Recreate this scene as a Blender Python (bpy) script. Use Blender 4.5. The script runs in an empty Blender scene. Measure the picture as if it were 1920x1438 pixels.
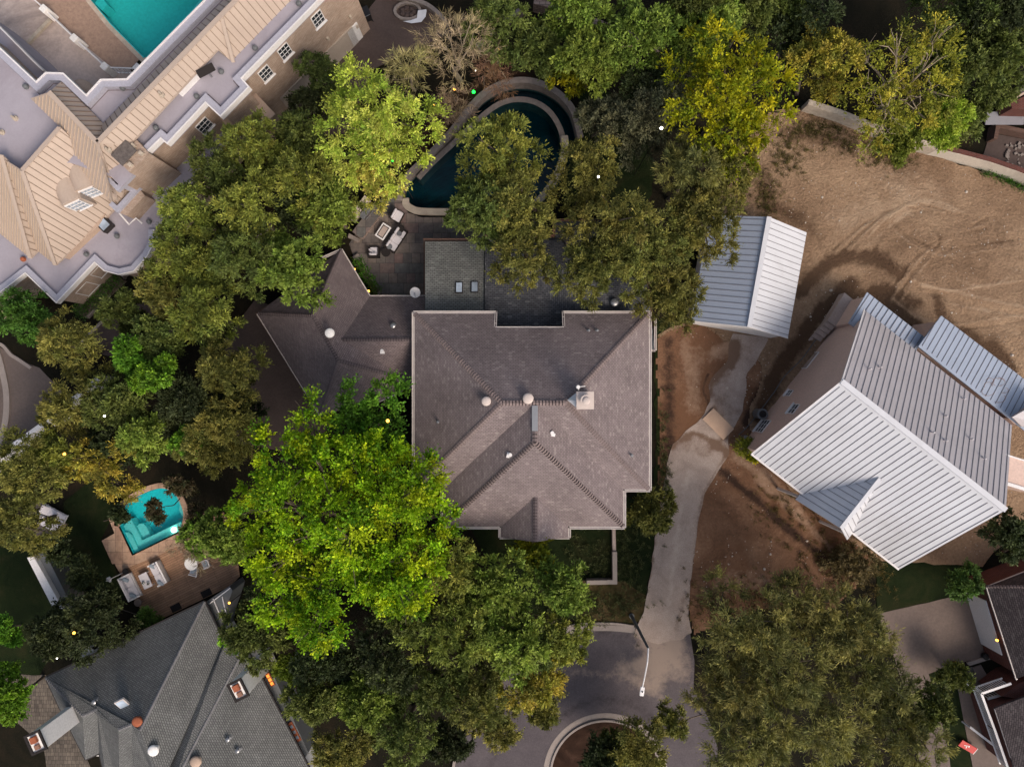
import bpy, bmesh, math, random
import numpy as np
from mathutils import Vector, Matrix
from mathutils import noise as mnoise
from mathutils.geometry import delaunay_2d_cdt, intersect_point_tri_2d
R = math.radians
random.seed(7)
scene = bpy.context.scene
C = scene.collection

# ------------------------------------------------------------------ camera
H = 53.0            # drone height over the ground, metres
F = 1325.0          # focal length in pixels of the 1920 px wide photograph
cam = bpy.data.cameras.new('camera'); cam.sensor_width = 36.0
cam.lens = 36.0 * F / 1920.0; cam.clip_start = 0.5; cam.clip_end = 2000
co = bpy.data.objects.new('camera', cam); C.objects.link(co)
co.location = (0, 0, H); co.rotation_euler = (0, 0, 0)
scene.camera = co
# ------------------------------------------------------------------ light
SUN_EL, SUN_AZ = 45.0, 142.0      # compass azimuth, image up = north
az = R(SUN_AZ); el = R(SUN_EL)
sdir = Vector((math.sin(az) * math.cos(el), math.cos(az) * math.cos(el), math.sin(el)))
world = bpy.data.worlds.new('World'); scene.world = world; world.use_nodes = True
wn = world.node_tree; wn.nodes.clear()
sky = wn.nodes.new('ShaderNodeTexSky'); sky.sky_type = 'NISHITA'; sky.sun_disc = False
sky.sun_elevation = el; sky.sun_rotation = az; sky.air_density = 1.0; sky.dust_density = 5.0; sky.ozone_density = 1.2
bg = wn.nodes.new('ShaderNodeBackground'); bg.inputs['Strength'].default_value = 0.125
wo = wn.nodes.new('ShaderNodeOutputWorld')
hs_ = wn.nodes.new('ShaderNodeHueSaturation'); hs_.inputs['Saturation'].default_value = .68; wn.links.new(sky.outputs[0], hs_.inputs['Color']); wn.links.new(hs_.outputs[0], bg.inputs[0]); wn.links.new(bg.outputs[0], wo.inputs[0])
sl = bpy.data.lights.new('sun', 'SUN'); sl.energy = 1.75; sl.angle = R(22); sl.color = (1.0, 0.80, 0.62)
so = bpy.data.objects.new('sun', sl); C.objects.link(so)
so.rotation_euler = sdir.to_track_quat('Z', 'Y').to_euler(); so.location = sdir * 200
scene.view_settings.view_transform = 'Standard'; scene.view_settings.look = 'None'
scene.view_settings.exposure = 0.27; scene.view_settings.gamma = 1.0
scene.cycles.max_bounces = 6; scene.cycles.transparent_max_bounces = 8

# ------------------------------------------------------------------ pixel -> world
def P(px, py, z=0.0):
    s = (H - z) / F
    return Vector(((px - 960) * s, (719 - py) * s, z))
def ray(px, py): return Vector(((px - 960) / F, (719 - py) / F, -1.0))
CAM = Vector((0, 0, H))
def hit(px, py, a, b, c):          # where a sight line meets the plane of three points
    n = (b - a).cross(c - a); d = ray(px, py)
    return CAM + d * ((a - CAM).dot(n) / d.dot(n))
def pf(anch, pts):                 # a planar face: 3 anchors (px,py,z) fix the plane
    a, b, c = [P(*q) for q in anch]
    return [hit(px, py, a, b, c) for px, py in pts]
def on_wall(A, B, px, py):         # pixel -> (metres along wall, height)
    u = (B - A); u.z = 0; u.normalize()
    p = hit(px, py, A, B, A + Vector((0, 0, 1)))
    return (p - A).dot(u), p.z

# ------------------------------------------------------------------ materials
MATS = {}
class NT:
    def __init__(s, name):
        s.m = bpy.data.materials.new(name); s.m.use_nodes = True
        s.t = s.m.node_tree; s.t.nodes.clear()
        s.o = s.n('ShaderNodeOutputMaterial')
    def n(s, k, **kw):
        x = s.t.nodes.new(k)
        for a, v in kw.items(): setattr(x, a, v)
        return x
    def l(s, a, b): s.t.links.new(a, b)
    def coord(s, kind='Object'): return s.n('ShaderNodeTexCoord').outputs[kind]
    def noise(s, vec, scale, detail=5, rough=.6, dist=0):
        x = s.n('ShaderNodeTexNoise'); x.inputs['Scale'].default_value = scale
        x.inputs['Detail'].default_value = detail; x.inputs['Roughness'].default_value = rough
        x.inputs['Distortion'].default_value = dist
        s.l(vec, x.inputs['Vector']); return x.outputs['Fac']
    def ramp(s, fac, stops):
        x = s.n('ShaderNodeValToRGB'); e = x.color_ramp.elements
        while len(e) < len(stops): e.new(0.5)
        for i, (p, c) in enumerate(stops):
            e[i].position = p; e[i].color = (*c, 1) if len(c) == 3 else c
        s.l(fac, x.inputs[0]); return x.outputs[0]
    def mix(s, fac, a, b, mode='MIX'):
        x = s.n('ShaderNodeMix', data_type='RGBA', blend_type=mode)
        for i, v in ((0, fac), (6, a), (7, b)):
            if hasattr(v, 'is_output'): s.l(v, x.inputs[i])
            elif i == 0: x.inputs[0].default_value = v
            else: x.inputs[i].default_value = (*v, 1)
        return x.outputs[2]
    def bump(s, h, strength=.5, dist=.05):
        x = s.n('ShaderNodeBump'); x.inputs['Strength'].default_value = strength
        x.inputs['Distance'].default_value = dist; s.l(h, x.inputs['Height']); return x.outputs[0]
    def bsdf(s, col, rough=.8, metal=0, normal=None, spec=.3):
        b = s.n('ShaderNodeBsdfPrincipled')
        if hasattr(col, 'is_output'): s.l(col, b.inputs['Base Color'])
        else: b.inputs['Base Color'].default_value = (*col, 1)
        b.inputs['Roughness'].default_value = rough; b.inputs['Metallic'].default_value = metal
        b.inputs['Specular IOR Level'].default_value = spec
        if normal: s.l(normal, b.inputs['Normal'])
        s.l(b.outputs[0], s.o.inputs[0]); return b
def scl(c, k): return tuple(min(1, x * k) for x in c)

def plain(name, col, rough=.7, var=.18, scale=1.3, bump=.25, metal=0, spec=.3, stain=None, fine=.35):
    t = NT(name); v = t.coord()
    a = t.noise(v, scale, 6, .65); b = t.noise(v, scale * 14, 3, .6)
    c = t.ramp(a, [(.3, scl(col, 1 - var)), (.7, scl(col, 1 + var))])
    c = t.mix(fine, c, t.ramp(b, [(.35, scl(col, .75)), (.65, scl(col, 1.2))]))
    if stain:
        n = t.noise(v, scale * .35, 7, .7, .6)
        f = t.ramp(n, [(.52, (0, 0, 0)), (.68, (1, 1, 1))])
        c = t.mix(f, c, stain)
    t.bsdf(c, rough, metal, t.bump(b, bump, .02), spec); MATS[name] = t.m; return t.m

def shingle(name, c1, c2, mort, w=.30, h=.135, var=.25, fleck=(.35, .33, .33), mort_w=.018, warm=None):
    t = NT(name); uv = t.coord('UV'); ob = t.coord()
    b = t.n('ShaderNodeTexBrick'); t.l(uv, b.inputs['Vector'])
    b.inputs['Color1'].default_value = (*c1, 1); b.inputs['Color2'].default_value = (*c2, 1)
    b.inputs['Mortar'].default_value = (*mort, 1); b.inputs['Scale'].default_value = 1
    b.inputs['Brick Width'].default_value = w; b.inputs['Row Height'].default_value = h
    b.inputs['Mortar Size'].default_value = mort_w; b.inputs['Mortar Smooth'].default_value = .4
    b.inputs['Bias'].default_value = -.1
    # single lighter tabs
    w2 = t.n('ShaderNodeTexWhiteNoise', noise_dimensions='2D')
    sn = t.n('ShaderNodeVectorMath', operation='SNAP'); sn.inputs[1].default_value = (w, h, 1)
    t.l(uv, sn.inputs[0]); t.l(sn.outputs[0], w2.inputs['Vector'])
    f = t.ramp(w2.outputs[0], [(.88, (0, 0, 0)), (.99, (.45, .45, .45))])
    c = t.mix(f, b.outputs['Color'], fleck)
    n = t.noise(ob, .45, 6, .65)
    c = t.mix(.75, c, t.ramp(n, [(.3, (1 - var,) * 3), (.7, (1 + var,) * 3)]), 'MULTIPLY')
    n3 = t.noise(ob, 30, 2, .5)
    c = t.mix(.4, c, t.ramp(n3, [(.3, (.6,) * 3), (.7, (1.35,) * 3)]), 'MULTIPLY')
    t.bsdf(c, .9, 0, t.bump(b.outputs['Fac'], .5, -.02), .15); MATS[name] = t.m; return t.m

def brick(name, c1, c2, mort, w=.24, h=.085, ms=.012, rough=.85, var=.2):
    t = NT(name); uv = t.coord('UV')
    b = t.n('ShaderNodeTexBrick'); t.l(uv, b.inputs['Vector'])
    b.inputs['Color1'].default_value = (*c1, 1); b.inputs['Color2'].default_value = (*c2, 1)
    b.inputs['Mortar'].default_value = (*mort, 1); b.inputs['Scale'].default_value = 1
    b.inputs['Brick Width'].default_value = w; b.inputs['Row Height'].default_value = h
    b.inputs['Mortar Size'].default_value = ms; b.inputs['Mortar Smooth'].default_value = .2
    n = t.noise(t.coord(), 1.1, 6, .7)
    c = t.mix(.9, b.outputs['Color'], t.ramp(n, [(.3, (1 - var,) * 3), (.7, (1 + var,) * 3)]), 'MULTIPLY')
    t.bsdf(c, rough, 0, t.bump(b.outputs['Fac'], .5, -.015), .2); MATS[name] = t.m; return t.m

def soil(name, stops, scale=.35, fine=9, bump=.7, bdist=.06, patch=None, pscale=.12, streak=0, stain=None):
    t = NT(name); v = t.coord()
    n = t.noise(v, scale, 9, .68, .5); c = t.ramp(n, stops)
    f = t.noise(v, fine, 6, .7)
    c = t.mix(.7, c, t.ramp(f, [(.3, (.62,) * 3), (.72, (1.35,) * 3)]), 'MULTIPLY')
    if patch:
        q = t.noise(v, pscale, 5, .6, .8)
        c = t.mix(t.ramp(q, [(.5, (0, 0, 0)), (.62, (1, 1, 1))]), c, patch)
    if streak:
        mp = t.n('ShaderNodeMapping'); mp.inputs['Scale'].default_value = (1, .12, 1)
        mp.inputs['Rotation'].default_value = (0, 0, R(streak)); t.l(v, mp.inputs[0])
        k = t.noise(mp.outputs[0], 1.6, 4, .6)
        c = t.mix(.55, c, t.ramp(k, [(.35, (.75,) * 3), (.65, (1.2,) * 3)]), 'MULTIPLY')
    if stain:
        a = t.n('ShaderNodeAttribute', attribute_name='stain').outputs['Fac']; nz = t.noise(v, 1.8, 9, .82)
        def fac(sg):
            k = t.n('ShaderNodeMath', operation='MULTIPLY'); t.l(a, k.inputs[0]); k.inputs[1].default_value = sg
            k2 = t.n('ShaderNodeMath', operation='MULTIPLY_ADD'); t.l(nz, k2.inputs[0]); k2.inputs[1].default_value = 1.7; k2.inputs[2].default_value = -.85
            k3 = t.n('ShaderNodeMath', operation='ADD'); t.l(k.outputs[0], k3.inputs[0]); t.l(k2.outputs[0], k3.inputs[1])
            return t.ramp(k3.outputs[0], [(.18, (0, 0, 0)), (.75, (.9, .9, .9))])
        c = t.mix(fac(-1), c, stain[0]); c = t.mix(fac(1), c, stain[1])
    t.bsdf(c, .95, 0, t.bump(f, bump, bdist), .1); MATS[name] = t.m; return t.m

def leafmat(name, trans=.3):
    t = NT(name)
    a = t.n('ShaderNodeAttribute', attribute_name='tint')
    oi = t.n('ShaderNodeObjectInfo')
    b = t.n('ShaderNodeBsdfPrincipled'); t.l(a.outputs['Color'], b.inputs['Base Color'])
    b.inputs['Roughness'].default_value = .6; b.inputs['Specular IOR Level'].default_value = .2
    tr = t.n('ShaderNodeBsdfTranslucent')
    c2 = t.mix(1, a.outputs['Color'], (1.25, 1.2, .6), 'MULTIPLY'); t.l(c2, tr.inputs['Color'])
    mx = t.n('ShaderNodeMixShader'); mx.inputs[0].default_value = trans
    t.l(b.outputs[0], mx.inputs[1]); t.l(tr.outputs[0], mx.inputs[2]); t.l(mx.outputs[0], t.o.inputs[0])
    MATS[name] = t.m
def water(name, tint, gloss=.6, ripple=.12):
    t = NT(name)
    tr = t.n('ShaderNodeBsdfTransparent'); tr.inputs[0].default_value = (*tint, 1)
    gl = t.n('ShaderNodeBsdfGlossy'); gl.inputs['Roughness'].default_value = .04
    gl.inputs['Color'].default_value = (gloss, gloss, gloss, 1)
    fr = t.n('ShaderNodeFresnel'); fr.inputs[0].default_value = 1.33
    nb = t.bump(t.noise(t.coord(), 2.2, 3, .5), ripple, .05); t.l(nb, gl.inputs['Normal']); t.l(nb, fr.inputs['Normal'])
    mx = t.n('ShaderNodeMixShader'); t.l(fr.outputs[0], mx.inputs[0]); t.l(tr.outputs[0], mx.inputs[1]); t.l(gl.outputs[0], mx.inputs[2])
    t.l(mx.outputs[0], t.o.inputs[0]); MATS[name] = t.m
def glow(name, col, k):
    t = NT(name); e = t.n('ShaderNodeEmission'); e.inputs[0].default_value = (*col, 1); e.inputs[1].default_value = k
    t.l(e.outputs[0], t.o.inputs[0]); MATS[name] = t.m
def glass(name, col=(.03, .04, .05), rough=.08):
    t = NT(name); n = t.noise(t.coord(), .8, 3)
    t.bsdf(t.ramp(n, [(.35, scl(col, .6)), (.7, scl(col, 1.6))]), rough, 0, None, .8); MATS[name] = t.m
def pavers(name, cols, w=.8, h=.6, mort=(.05, .045, .045)):
    t = NT(name); v = t.coord()
    br = t.n('ShaderNodeTexBrick'); t.l(v, br.inputs['Vector'])
    br.offset = .37; br.offset_frequency = 3; br.squash = .6; br.squash_frequency = 2
    br.inputs['Scale'].default_value = 1; br.inputs['Brick Width'].default_value = w; br.inputs['Row Height'].default_value = h
    br.inputs['Mortar Size'].default_value = .014; br.inputs['Mortar'].default_value = (*mort, 1)
    br.inputs['Color1'].default_value = (0, 0, 0, 1); br.inputs['Color2'].default_value = (1, 1, 1, 1)
    r = t.ramp(br.outputs['Color'], [(i / (len(cols) - 1), c) for i, c in enumerate(cols)])
    c = t.mix(br.outputs['Fac'], r, mort)
    n = t.noise(v, 3, 6, .7); n2 = t.noise(v, .5, 4, .6)
    c = t.mix(.8, c, t.ramp(n, [(.3, (.65,) * 3), (.7, (1.3,) * 3)]), 'MULTIPLY')
    c = t.mix(.6, c, t.ramp(n2, [(.35, (.7,) * 3), (.65, (1.2,) * 3)]), 'MULTIPLY')
    t.bsdf(c, .75, 0, t.bump(n, .3, .01), .3); MATS[name] = t.m
def decking(name, c1, c2, ang):
    t = NT(name); mp = t.n('ShaderNodeMapping'); mp.inputs['Rotation'].default_value = (0, 0, R(ang)); t.l(t.coord(), mp.inputs[0])
    br = t.n('ShaderNodeTexBrick'); t.l(mp.outputs[0], br.inputs['Vector'])
    br.inputs['Scale'].default_value = 1; br.inputs['Brick Width'].default_value = 2.1; br.inputs['Row Height'].default_value = .17
    br.inputs['Mortar Size'].default_value = .008; br.inputs['Mortar'].default_value = (.04, .025, .018, 1)
    br.inputs['Color1'].default_value = (*c1, 1); br.inputs['Color2'].default_value = (*c2, 1)
    n = t.noise(t.coord(), .6, 6, .7)
    c = t.mix(.9, br.outputs['Color'], t.ramp(n, [(.3, (.6,) * 3), (.7, (1.3,) * 3)]), 'MULTIPLY')
    t.bsdf(c, .6, 0, None, .3); MATS[name] = t.m

shingle('main_shingle', (.195, .162, .168), (.24, .203, .206), (.09, .075, .08), w=.21, h=.12, fleck=(.36, .32, .31), mort_w=.012)
shingle('wing_shingle', (.16, .13, .135), (.205, .168, .172), (.055, .045, .05), w=.21, h=.12, fleck=(.23, .2, .2), mort_w=.012)
shingle('grey_green_shingle', (.13, .137, .137), (.18, .187, .185), (.05, .055, .055), fleck=(.22, .24, .23))
shingle('blue_grey_shingle', (.062, .066, .078), (.10, .105, .12), (.03, .032, .038), fleck=(.2, .21, .22))
shingle('slate_shingle', (.145, .15, .15), (.19, .197, .195), (.06, .062, .065), w=.20, h=.13, fleck=(.11, .11, .12), mort_w=.02)
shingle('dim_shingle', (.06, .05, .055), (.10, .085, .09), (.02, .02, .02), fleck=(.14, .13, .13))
plain('cap_tile', (.20, .16, .158), .9, .2, 2); plain('cap_shade', (.055, .045, .048), .9, .2, 2)  # the darker one paints the shadow under each ridge tile end
plain('cap_tile_dark', (.13, .105, .11), .9, .2, 2)
plain('slate_cap', (.20, .20, .21), .9, .15, 2)
plain('gutter_white', (.62, .57, .55), .5, .15, 2)
plain('gutter_dark', (.03, .026, .026), .5, .15, 2)
plain('white_paint', (.74, .73, .74), .5, .06, 1)
plain('white_metal', (.58, .60, .65), .38, .07, .5, .05, spec=.5, stain=(.49, .50, .535), fine=.06)
plain('grey_and_shade_metal', (.47, .45, .48), .42, .07, .5, .05, spec=.5, stain=(.41, .39, .41), fine=.06)
plain('blue_and_shade_metal', (.36, .42, .53), .35, .05, .5, .05, spec=.5, stain=(.31, .36, .45), fine=.06)
plain('seam_dark', (.21, .21, .235), .6, .1, 2)
plain('seam_tan', (.20, .15, .12), .6, .1, 2)
plain('tan_metal', (.44, .36, .305), .5, .05, .5, .05, stain=(.39, .32, .275), fine=.1)
plain('lilac_roof', (.34, .32, .37), .8, .1, .5, .15, stain=(.27, .245, .285), fine=.1)
plain('lilac_edge', (.38, .385, .46), .7, .06, .6, .1)
plain('stucco_tan', (.45, .34, .27), .9, .08, .8, .3)
plain('stucco_pink', (.62, .47, .41), .9, .06, .6, .2)
plain('vent_cream', (.56, .49, .46), .7, .08, 2)
plain('stucco_white', (.84, .83, .82), .85, .06, .7, .2)
plain('concrete', (.42, .345, .31), .9, .17, .5, .4, stain=(.29, .235, .21))
plain('dusty_concrete', (.36, .27, .22), .9, .25, .7, .5, stain=(.20, .13, .095))
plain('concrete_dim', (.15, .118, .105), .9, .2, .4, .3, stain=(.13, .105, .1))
plain('court_concrete', (.52, .43, .39), .9, .25, .35, .3, stain=(.24, .20, .19))
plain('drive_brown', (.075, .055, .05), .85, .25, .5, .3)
plain('asphalt', (.105, .095, .105), .92, .22, .4, .5, stain=(.16, .14, .14))
plain('kerb', (.30, .26, .24), .9, .15, 1.5, .3)
plain('coping_stone', (.36, .32, .27), .85, .25, 2.2, .3)
plain('wall_stone', (.22, .19, .175), .9, .35, 2.5, .6)
plain('pale_stone', (.46, .40, .33), .9, .3, 3, .7)
plain('aggregate', (.34, .235, .18), .95, .3, 4, .6)
plain('fabric_white', (.62, .60, .64), .9, .05, 3, .1)
plain('fabric_grey', (.14, .15, .17), .9, .1, 3, .1)
plain('wicker', (.022, .018, .018), .8, .2, 6, .3)
plain('black_plastic', (.015, .015, .017), .4, .1, 3)
plain('green_plastic', (.01, .12, .10), .5, .1, 3)
plain('steel', (.32, .33, .35), .35, .1, 3, .1, metal=.7)
plain('pole_grey', (.13, .14, .15), .5, .1, 2)
plain('rust', (.32, .10, .05), .8, .3, 4)
plain('plywood', (.50, .36, .27), .85, .12, 1.5, .2)
plain('timber', (.26, .14, .10), .85, .2, 2)
plain('bark', (.12, .095, .075), .95, .3, 5, .8)
plain('pale_bark', (.34, .28, .21), .95, .2, 5, .5)
plain('red_paint', (.50, .02, .02), .5, .06, 2)
plain('blue_plastic', (.03, .12, .2), .5, .1, 2)
plain('door_beige', (.42, .36, .31), .6, .05, 1)
plain('cap_stone_dark', (.12, .105, .10), .95, .5, 5, .6)
plain('plaster_turquoise', (.03, .62, .68), .8, .06, .5, .1)
plain('plaster_pale', (.22, .72, .72), .8, .05, .5, .1)
plain('plaster_teal', (.05, .52, .52), .8, .08, .4, .1)
plain('plaster_navy', (.004, .055, .07), .8, .6, .35, .2, stain=(.008, .19, .22))
plain('cushion_blue', (.30, .36, .42), .9, .08, 3)
plain('pebble', (.55, .49, .43), .9, .2, 3)
plain('pot', (.04, .03, .03), .7, .2, 3)
brick('brick_cream', (.48, .38, .31), (.38, .28, .22), (.30, .24, .2))
brick('brick_red', (.13, .035, .025), (.09, .025, .02), (.12, .09, .08))
brick('brick_brown', (.14, .08, .06), (.1, .055, .045), (.1, .08, .07))
brick('block_stone', (.30, .23, .2), (.22, .165, .145), (.08, .06, .055), w=.45, h=.25, ms=.02)
pavers('bluestone', [(.08, .082, .085), (.15, .125, .115), (.19, .155, .135), (.11, .115, .115), (.18, .125, .115)], 1.1, .75)
pavers('yard_pavers', [(.10, .085, .07), (.15, .125, .10), (.08, .065, .055)], .3, .3, (.04, .035, .03))
pavers('coping_pavers', [(.40, .26, .185), (.48, .33, .235), (.35, .225, .16)], .9, .9, (.2, .13, .1))
decking('deck_wood', (.42, .25, .155), (.31, .18, .11), -26)
soil('earth', [(.3, (.006, .006, .004)), (.5, (.012, .011, .007)), (.7, (.022, .016, .010))])
soil('grass', [(.3, (.006, .011, .004)), (.48, (.011, .019, .006)), (.62, (.02, .024, .009)), (.78, (.04, .033, .018))], .5, 14, .9)
soil('dry_grass', [(.3, (.02, .026, .008)), (.5, (.06, .045, .02)), (.7, (.12, .085, .045))], .6, 16, .9)
soil('dirt', [(.28, (.19, .12, .075)), (.46, (.32, .215, .14)), (.66, (.44, .31, .205))], .14, 5.5, 1, .3, None, .1, 0, stain=((.10, .06, .038), (.50, .37, .26)))
soil('yard_dirt', [(.3, (.10, .053, .031)), (.5, (.18, .10, .062)), (.7, (.27, .16, .10))], .3, 7, .9, .08, (.16, .085, .05), .22, 0, stain=((.035, .022, .018), (.36, .25, .18)))
soil('drive_concrete', [(.3, (.27, .215, .19)), (.5, (.36, .295, .26)), (.7, (.43, .36, .32))], .5, 14, .5, .02, stain=((.15, .095, .066), (.50, .43, .38)))
soil('street_asphalt', [(.3, (.075, .066, .074)), (.5, (.10, .088, .097)), (.7, (.125, .11, .117))], .3, 12, .4, .02, stain=((.045, .039, .043), (.30, .24, .205)))
soil('mulch', [(.3, (.02, .011, .008)), (.55, (.04, .022, .015)), (.75, (.09, .05, .036))], .8, 18, 1, .05)
leafmat('leaf', .16); leafmat('leaf_thin', .26)
water('water_clear', (.75, .98, .99), .6, .25); water('water_dark', (.32, .62, .70), .8, .35); water('water_teal', (.6, .9, .9), .4)
glow('warm_glow', (1, .42, .06), 5); glow('white_glow', (1, .93, .78), 6); glow('green_glow', (.01, 1, .05), 6); glow('pool_glow', (.8, 1, .75), 7)
glow('window_glow', (1, .3, .05), 1.6)
glass('glass'); glass('glass_sky', (.28, .34, .42), .15)

# ------------------------------------------------------------------ mesh builder
class MB:
    def __init__(s, M=None): s.v = []; s.f = []; s.mi = []; s.M = M
    def add(s, pts, faces, mi=0):
        b = len(s.v)
        for p in pts:
            p = Vector(p); s.v.append(s.M @ p if s.M else p)
        for f in faces: s.f.append([b + i for i in f]); s.mi.append(mi)
        return s
    def box(s, x, y, z, sx, sy, sz, rz=0, mi=0, tilt=None):     # x,y centre; z bottom
        c, n = math.cos(rz), math.sin(rz); pts = []
        for dz in (0, 1):
            for dx, dy in ((-.5, -.5), (.5, -.5), (.5, .5), (-.5, .5)):
                a, b = dx * sx, dy * sy
                pts.append((x + a * c - b * n, y + a * n + b * c, z + dz * sz))
        return s.add(pts, [(0, 3, 2, 1), (4, 5, 6, 7), (0, 1, 5, 4), (1, 2, 6, 5), (2, 3, 7, 6), (3, 0, 4, 7)], mi)
    def prism(s, poly, z0, z1, mi=0, top=True, bot=True):
        a = sum(poly[i][0] * poly[(i + 1) % len(poly)][1] - poly[(i + 1) % len(poly)][0] * poly[i][1] for i in range(len(poly)))
        if a < 0: poly = poly[::-1]
        n = len(poly); pts = [(p[0], p[1], z0) for p in poly] + [(p[0], p[1], z1) for p in poly]
        fs = [(i, (i + 1) % n, n + (i + 1) % n, n + i) for i in range(n)]
        if top: fs.append(tuple(range(n, 2 * n)))
        if bot: fs.append(tuple(range(n - 1, -1, -1)))
        return s.add(pts, fs, mi)
    def cyl(s, x, y, z0, z1, r0, r1=None, n=16, mi=0, cap=True):
        r1 = r0 if r1 is None else r1
        pts = [(x + r0 * math.cos(2 * math.pi * i / n), y + r0 * math.sin(2 * math.pi * i / n), z0) for i in range(n)]
        pts += [(x + r1 * math.cos(2 * math.pi * i / n), y + r1 * math.sin(2 * math.pi * i / n), z1) for i in range(n)]
        fs = [(i, (i + 1) % n, n + (i + 1) % n, n + i) for i in range(n)]
        if cap: fs += [tuple(range(n, 2 * n)), tuple(range(n - 1, -1, -1))]
        return s.add(pts, fs, mi)
    def dome(s, x, y, z, r, h, n=16, k=5, mi=0):
        pts = []; fs = []
        for j in range(k):
            a = math.pi / 2 * j / k
            for i in range(n):
                t = 2 * math.pi * i / n
                pts.append((x + r * math.cos(a) * math.cos(t), y + r * math.cos(a) * math.sin(t), z + h * math.sin(a)))
        pts.append((x, y, z + h))
        for j in range(k - 1):
            for i in range(n): fs.append((j * n + i, j * n + (i + 1) % n, (j + 1) * n + (i + 1) % n, (j + 1) * n + i))
        for i in range(n): fs.append(((k - 1) * n + i, (k - 1) * n + (i + 1) % n, k * n))
        fs.append(tuple(range(n - 1, -1, -1)))
        return s.add(pts, fs, mi)
    def tube(s, path, rads, n=6, mi=0):
        path = [Vector(p) for p in path]; pts = []; fs = []
        if not hasattr(rads, '__len__'): rads = [rads] * len(path)
        for j, p in enumerate(path):
            d = (path[min(j + 1, len(path) - 1)] - path[max(j - 1, 0)])
            d = d.normalized() if d.length > 1e-6 else Vector((0, 0, 1))
            a = d.orthogonal().normalized() if abs(d.z) > .95 else d.cross(Vector((0, 0, 1))).normalized()
            b = d.cross(a)
            for i in range(n):
                t = 2 * math.pi * i / n
                pts.append(p + (a * math.cos(t) + b * math.sin(t)) * rads[j])
        m = len(path)
        for j in range(m - 1):
            for i in range(n): fs.append((j * n + i, (j + 1) * n + i, (j + 1) * n + (i + 1) % n, j * n + (i + 1) % n))
        fs.append(tuple(range(n))); fs.append(tuple((m - 1) * n + i for i in range(n - 1, -1, -1)))
        return s.add(pts, fs, mi)
    def ribbon(s, path, wl, wr, z0, z1, closed=False, mi=0):      # strip with box section along a 2D path
        p = [Vector((q[0], q[1])) for q in path]; n = len(p); L = []; Rr = []
        for i in range(n):
            a = p[(i - 1) % n] if (closed or i > 0) else None; b = p[(i + 1) % n] if (closed or i < n - 1) else None
            d1 = (p[i] - a).normalized() if a is not None else None; d2 = (b - p[i]).normalized() if b is not None else None
            if d1 is None: d1 = d2
            if d2 is None: d2 = d1
            n1 = Vector((-d1.y, d1.x)); n2 = Vector((-d2.y, d2.x)); m = n1 + n2
            if m.length < 1e-4: m = n1
            m.normalize(); k = 1 / max(.4, m.dot(n1))
            L.append(p[i] + m * wl * k); Rr.append(p[i] - m * wr * k)
        pts = []
        for i in range(n):
            pts += [(L[i].x, L[i].y, z0), (Rr[i].x, Rr[i].y, z0), (Rr[i].x, Rr[i].y, z1), (L[i].x, L[i].y, z1)]
        fs = []; m = n if closed else n - 1
        for i in range(m):
            a, b = 4 * i, 4 * ((i + 1) % n)
            for k in range(4): fs.append((a + k, a + (k + 1) % 4, b + (k + 1) % 4, b + k))
        if not closed: fs += [(3, 2, 1, 0), (4 * n - 4, 4 * n - 3, 4 * n - 2, 4 * n - 1)]
        return s.add(pts, fs, mi)
    def beam(s, a, b, w, h, mi=0):                               # bar between 3D points
        a, b = Vector(a), Vector(b); d = (b - a).normalized()
        x = d.cross(Vector((0, 0, 1)))
        x = x.normalized() if x.length > 1e-4 else Vector((1, 0, 0)); u = x.cross(d)
        pts = [q + x * w / 2 * i + u * h * j for q in (a, b) for i, j in ((-1, 0), (1, 0), (1, 1), (-1, 1))]
        return s.add(pts, [(0, 3, 2, 1), (4, 5, 6, 7), (0, 1, 5, 4), (1, 2, 6, 5), (2, 3, 7, 6), (3, 0, 4, 7)], mi)
    def roof(s, faces, t=.18, zbase=None, mi=0):                  # closed roof skin from planar faces
        key = lambda p: (round(p[0], 2), round(p[1], 2), round(p[2], 2)); cnt = {}
        for f in faces:
            for i in range(len(f)):
                e = frozenset((key(f[i]), key(f[(i + 1) % len(f)]))); cnt[e] = cnt.get(e, 0) + 1
        for f in faces:
            n = len(f)
            nz = sum(f[i][0] * f[(i + 1) % n][1] - f[(i + 1) % n][0] * f[i][1] for i in range(n))
            if nz < 0: f = f[::-1]
            dn = [(p[0], p[1], (p[2] - t) if zbase is None else min(zbase, p[2] - t)) for p in f]
            s.add(f, [tuple(range(n))], mi); s.add(dn, [tuple(range(n - 1, -1, -1))], mi)
            for i in range(n):
                j = (i + 1) % n
                if cnt[frozenset((key(f[i]), key(f[j])))] == 1:
                    s.add([f[i], f[j], dn[j], dn[i]], [(0, 3, 2, 1)], mi)
        return s
    def seams(s, face, gap, w=.045, h=.032, mi=0, off=.2, end0=.02, end1=.25, axis=None):
        n = Vector((0, 0, 0)); m = len(face)
        for i in range(m): n += Vector(face[i]).cross(Vector(face[(i + 1) % m]))
        n.normalize()
        if n.z < 0: n = -n
        u = Vector((0, 0, 1)).cross(n) if axis is None else Vector(axis)
        u = u - n * u.dot(n); u.normalize(); v = n.cross(u)
        if v.z < 0: v = -v
        o = Vector(face[0]); q = [((Vector(p) - o).dot(u), (Vector(p) - o).dot(v)) for p in face]
        u0, u1 = min(a for a, b in q), max(a for a, b in q); x = u0 + off
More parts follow.
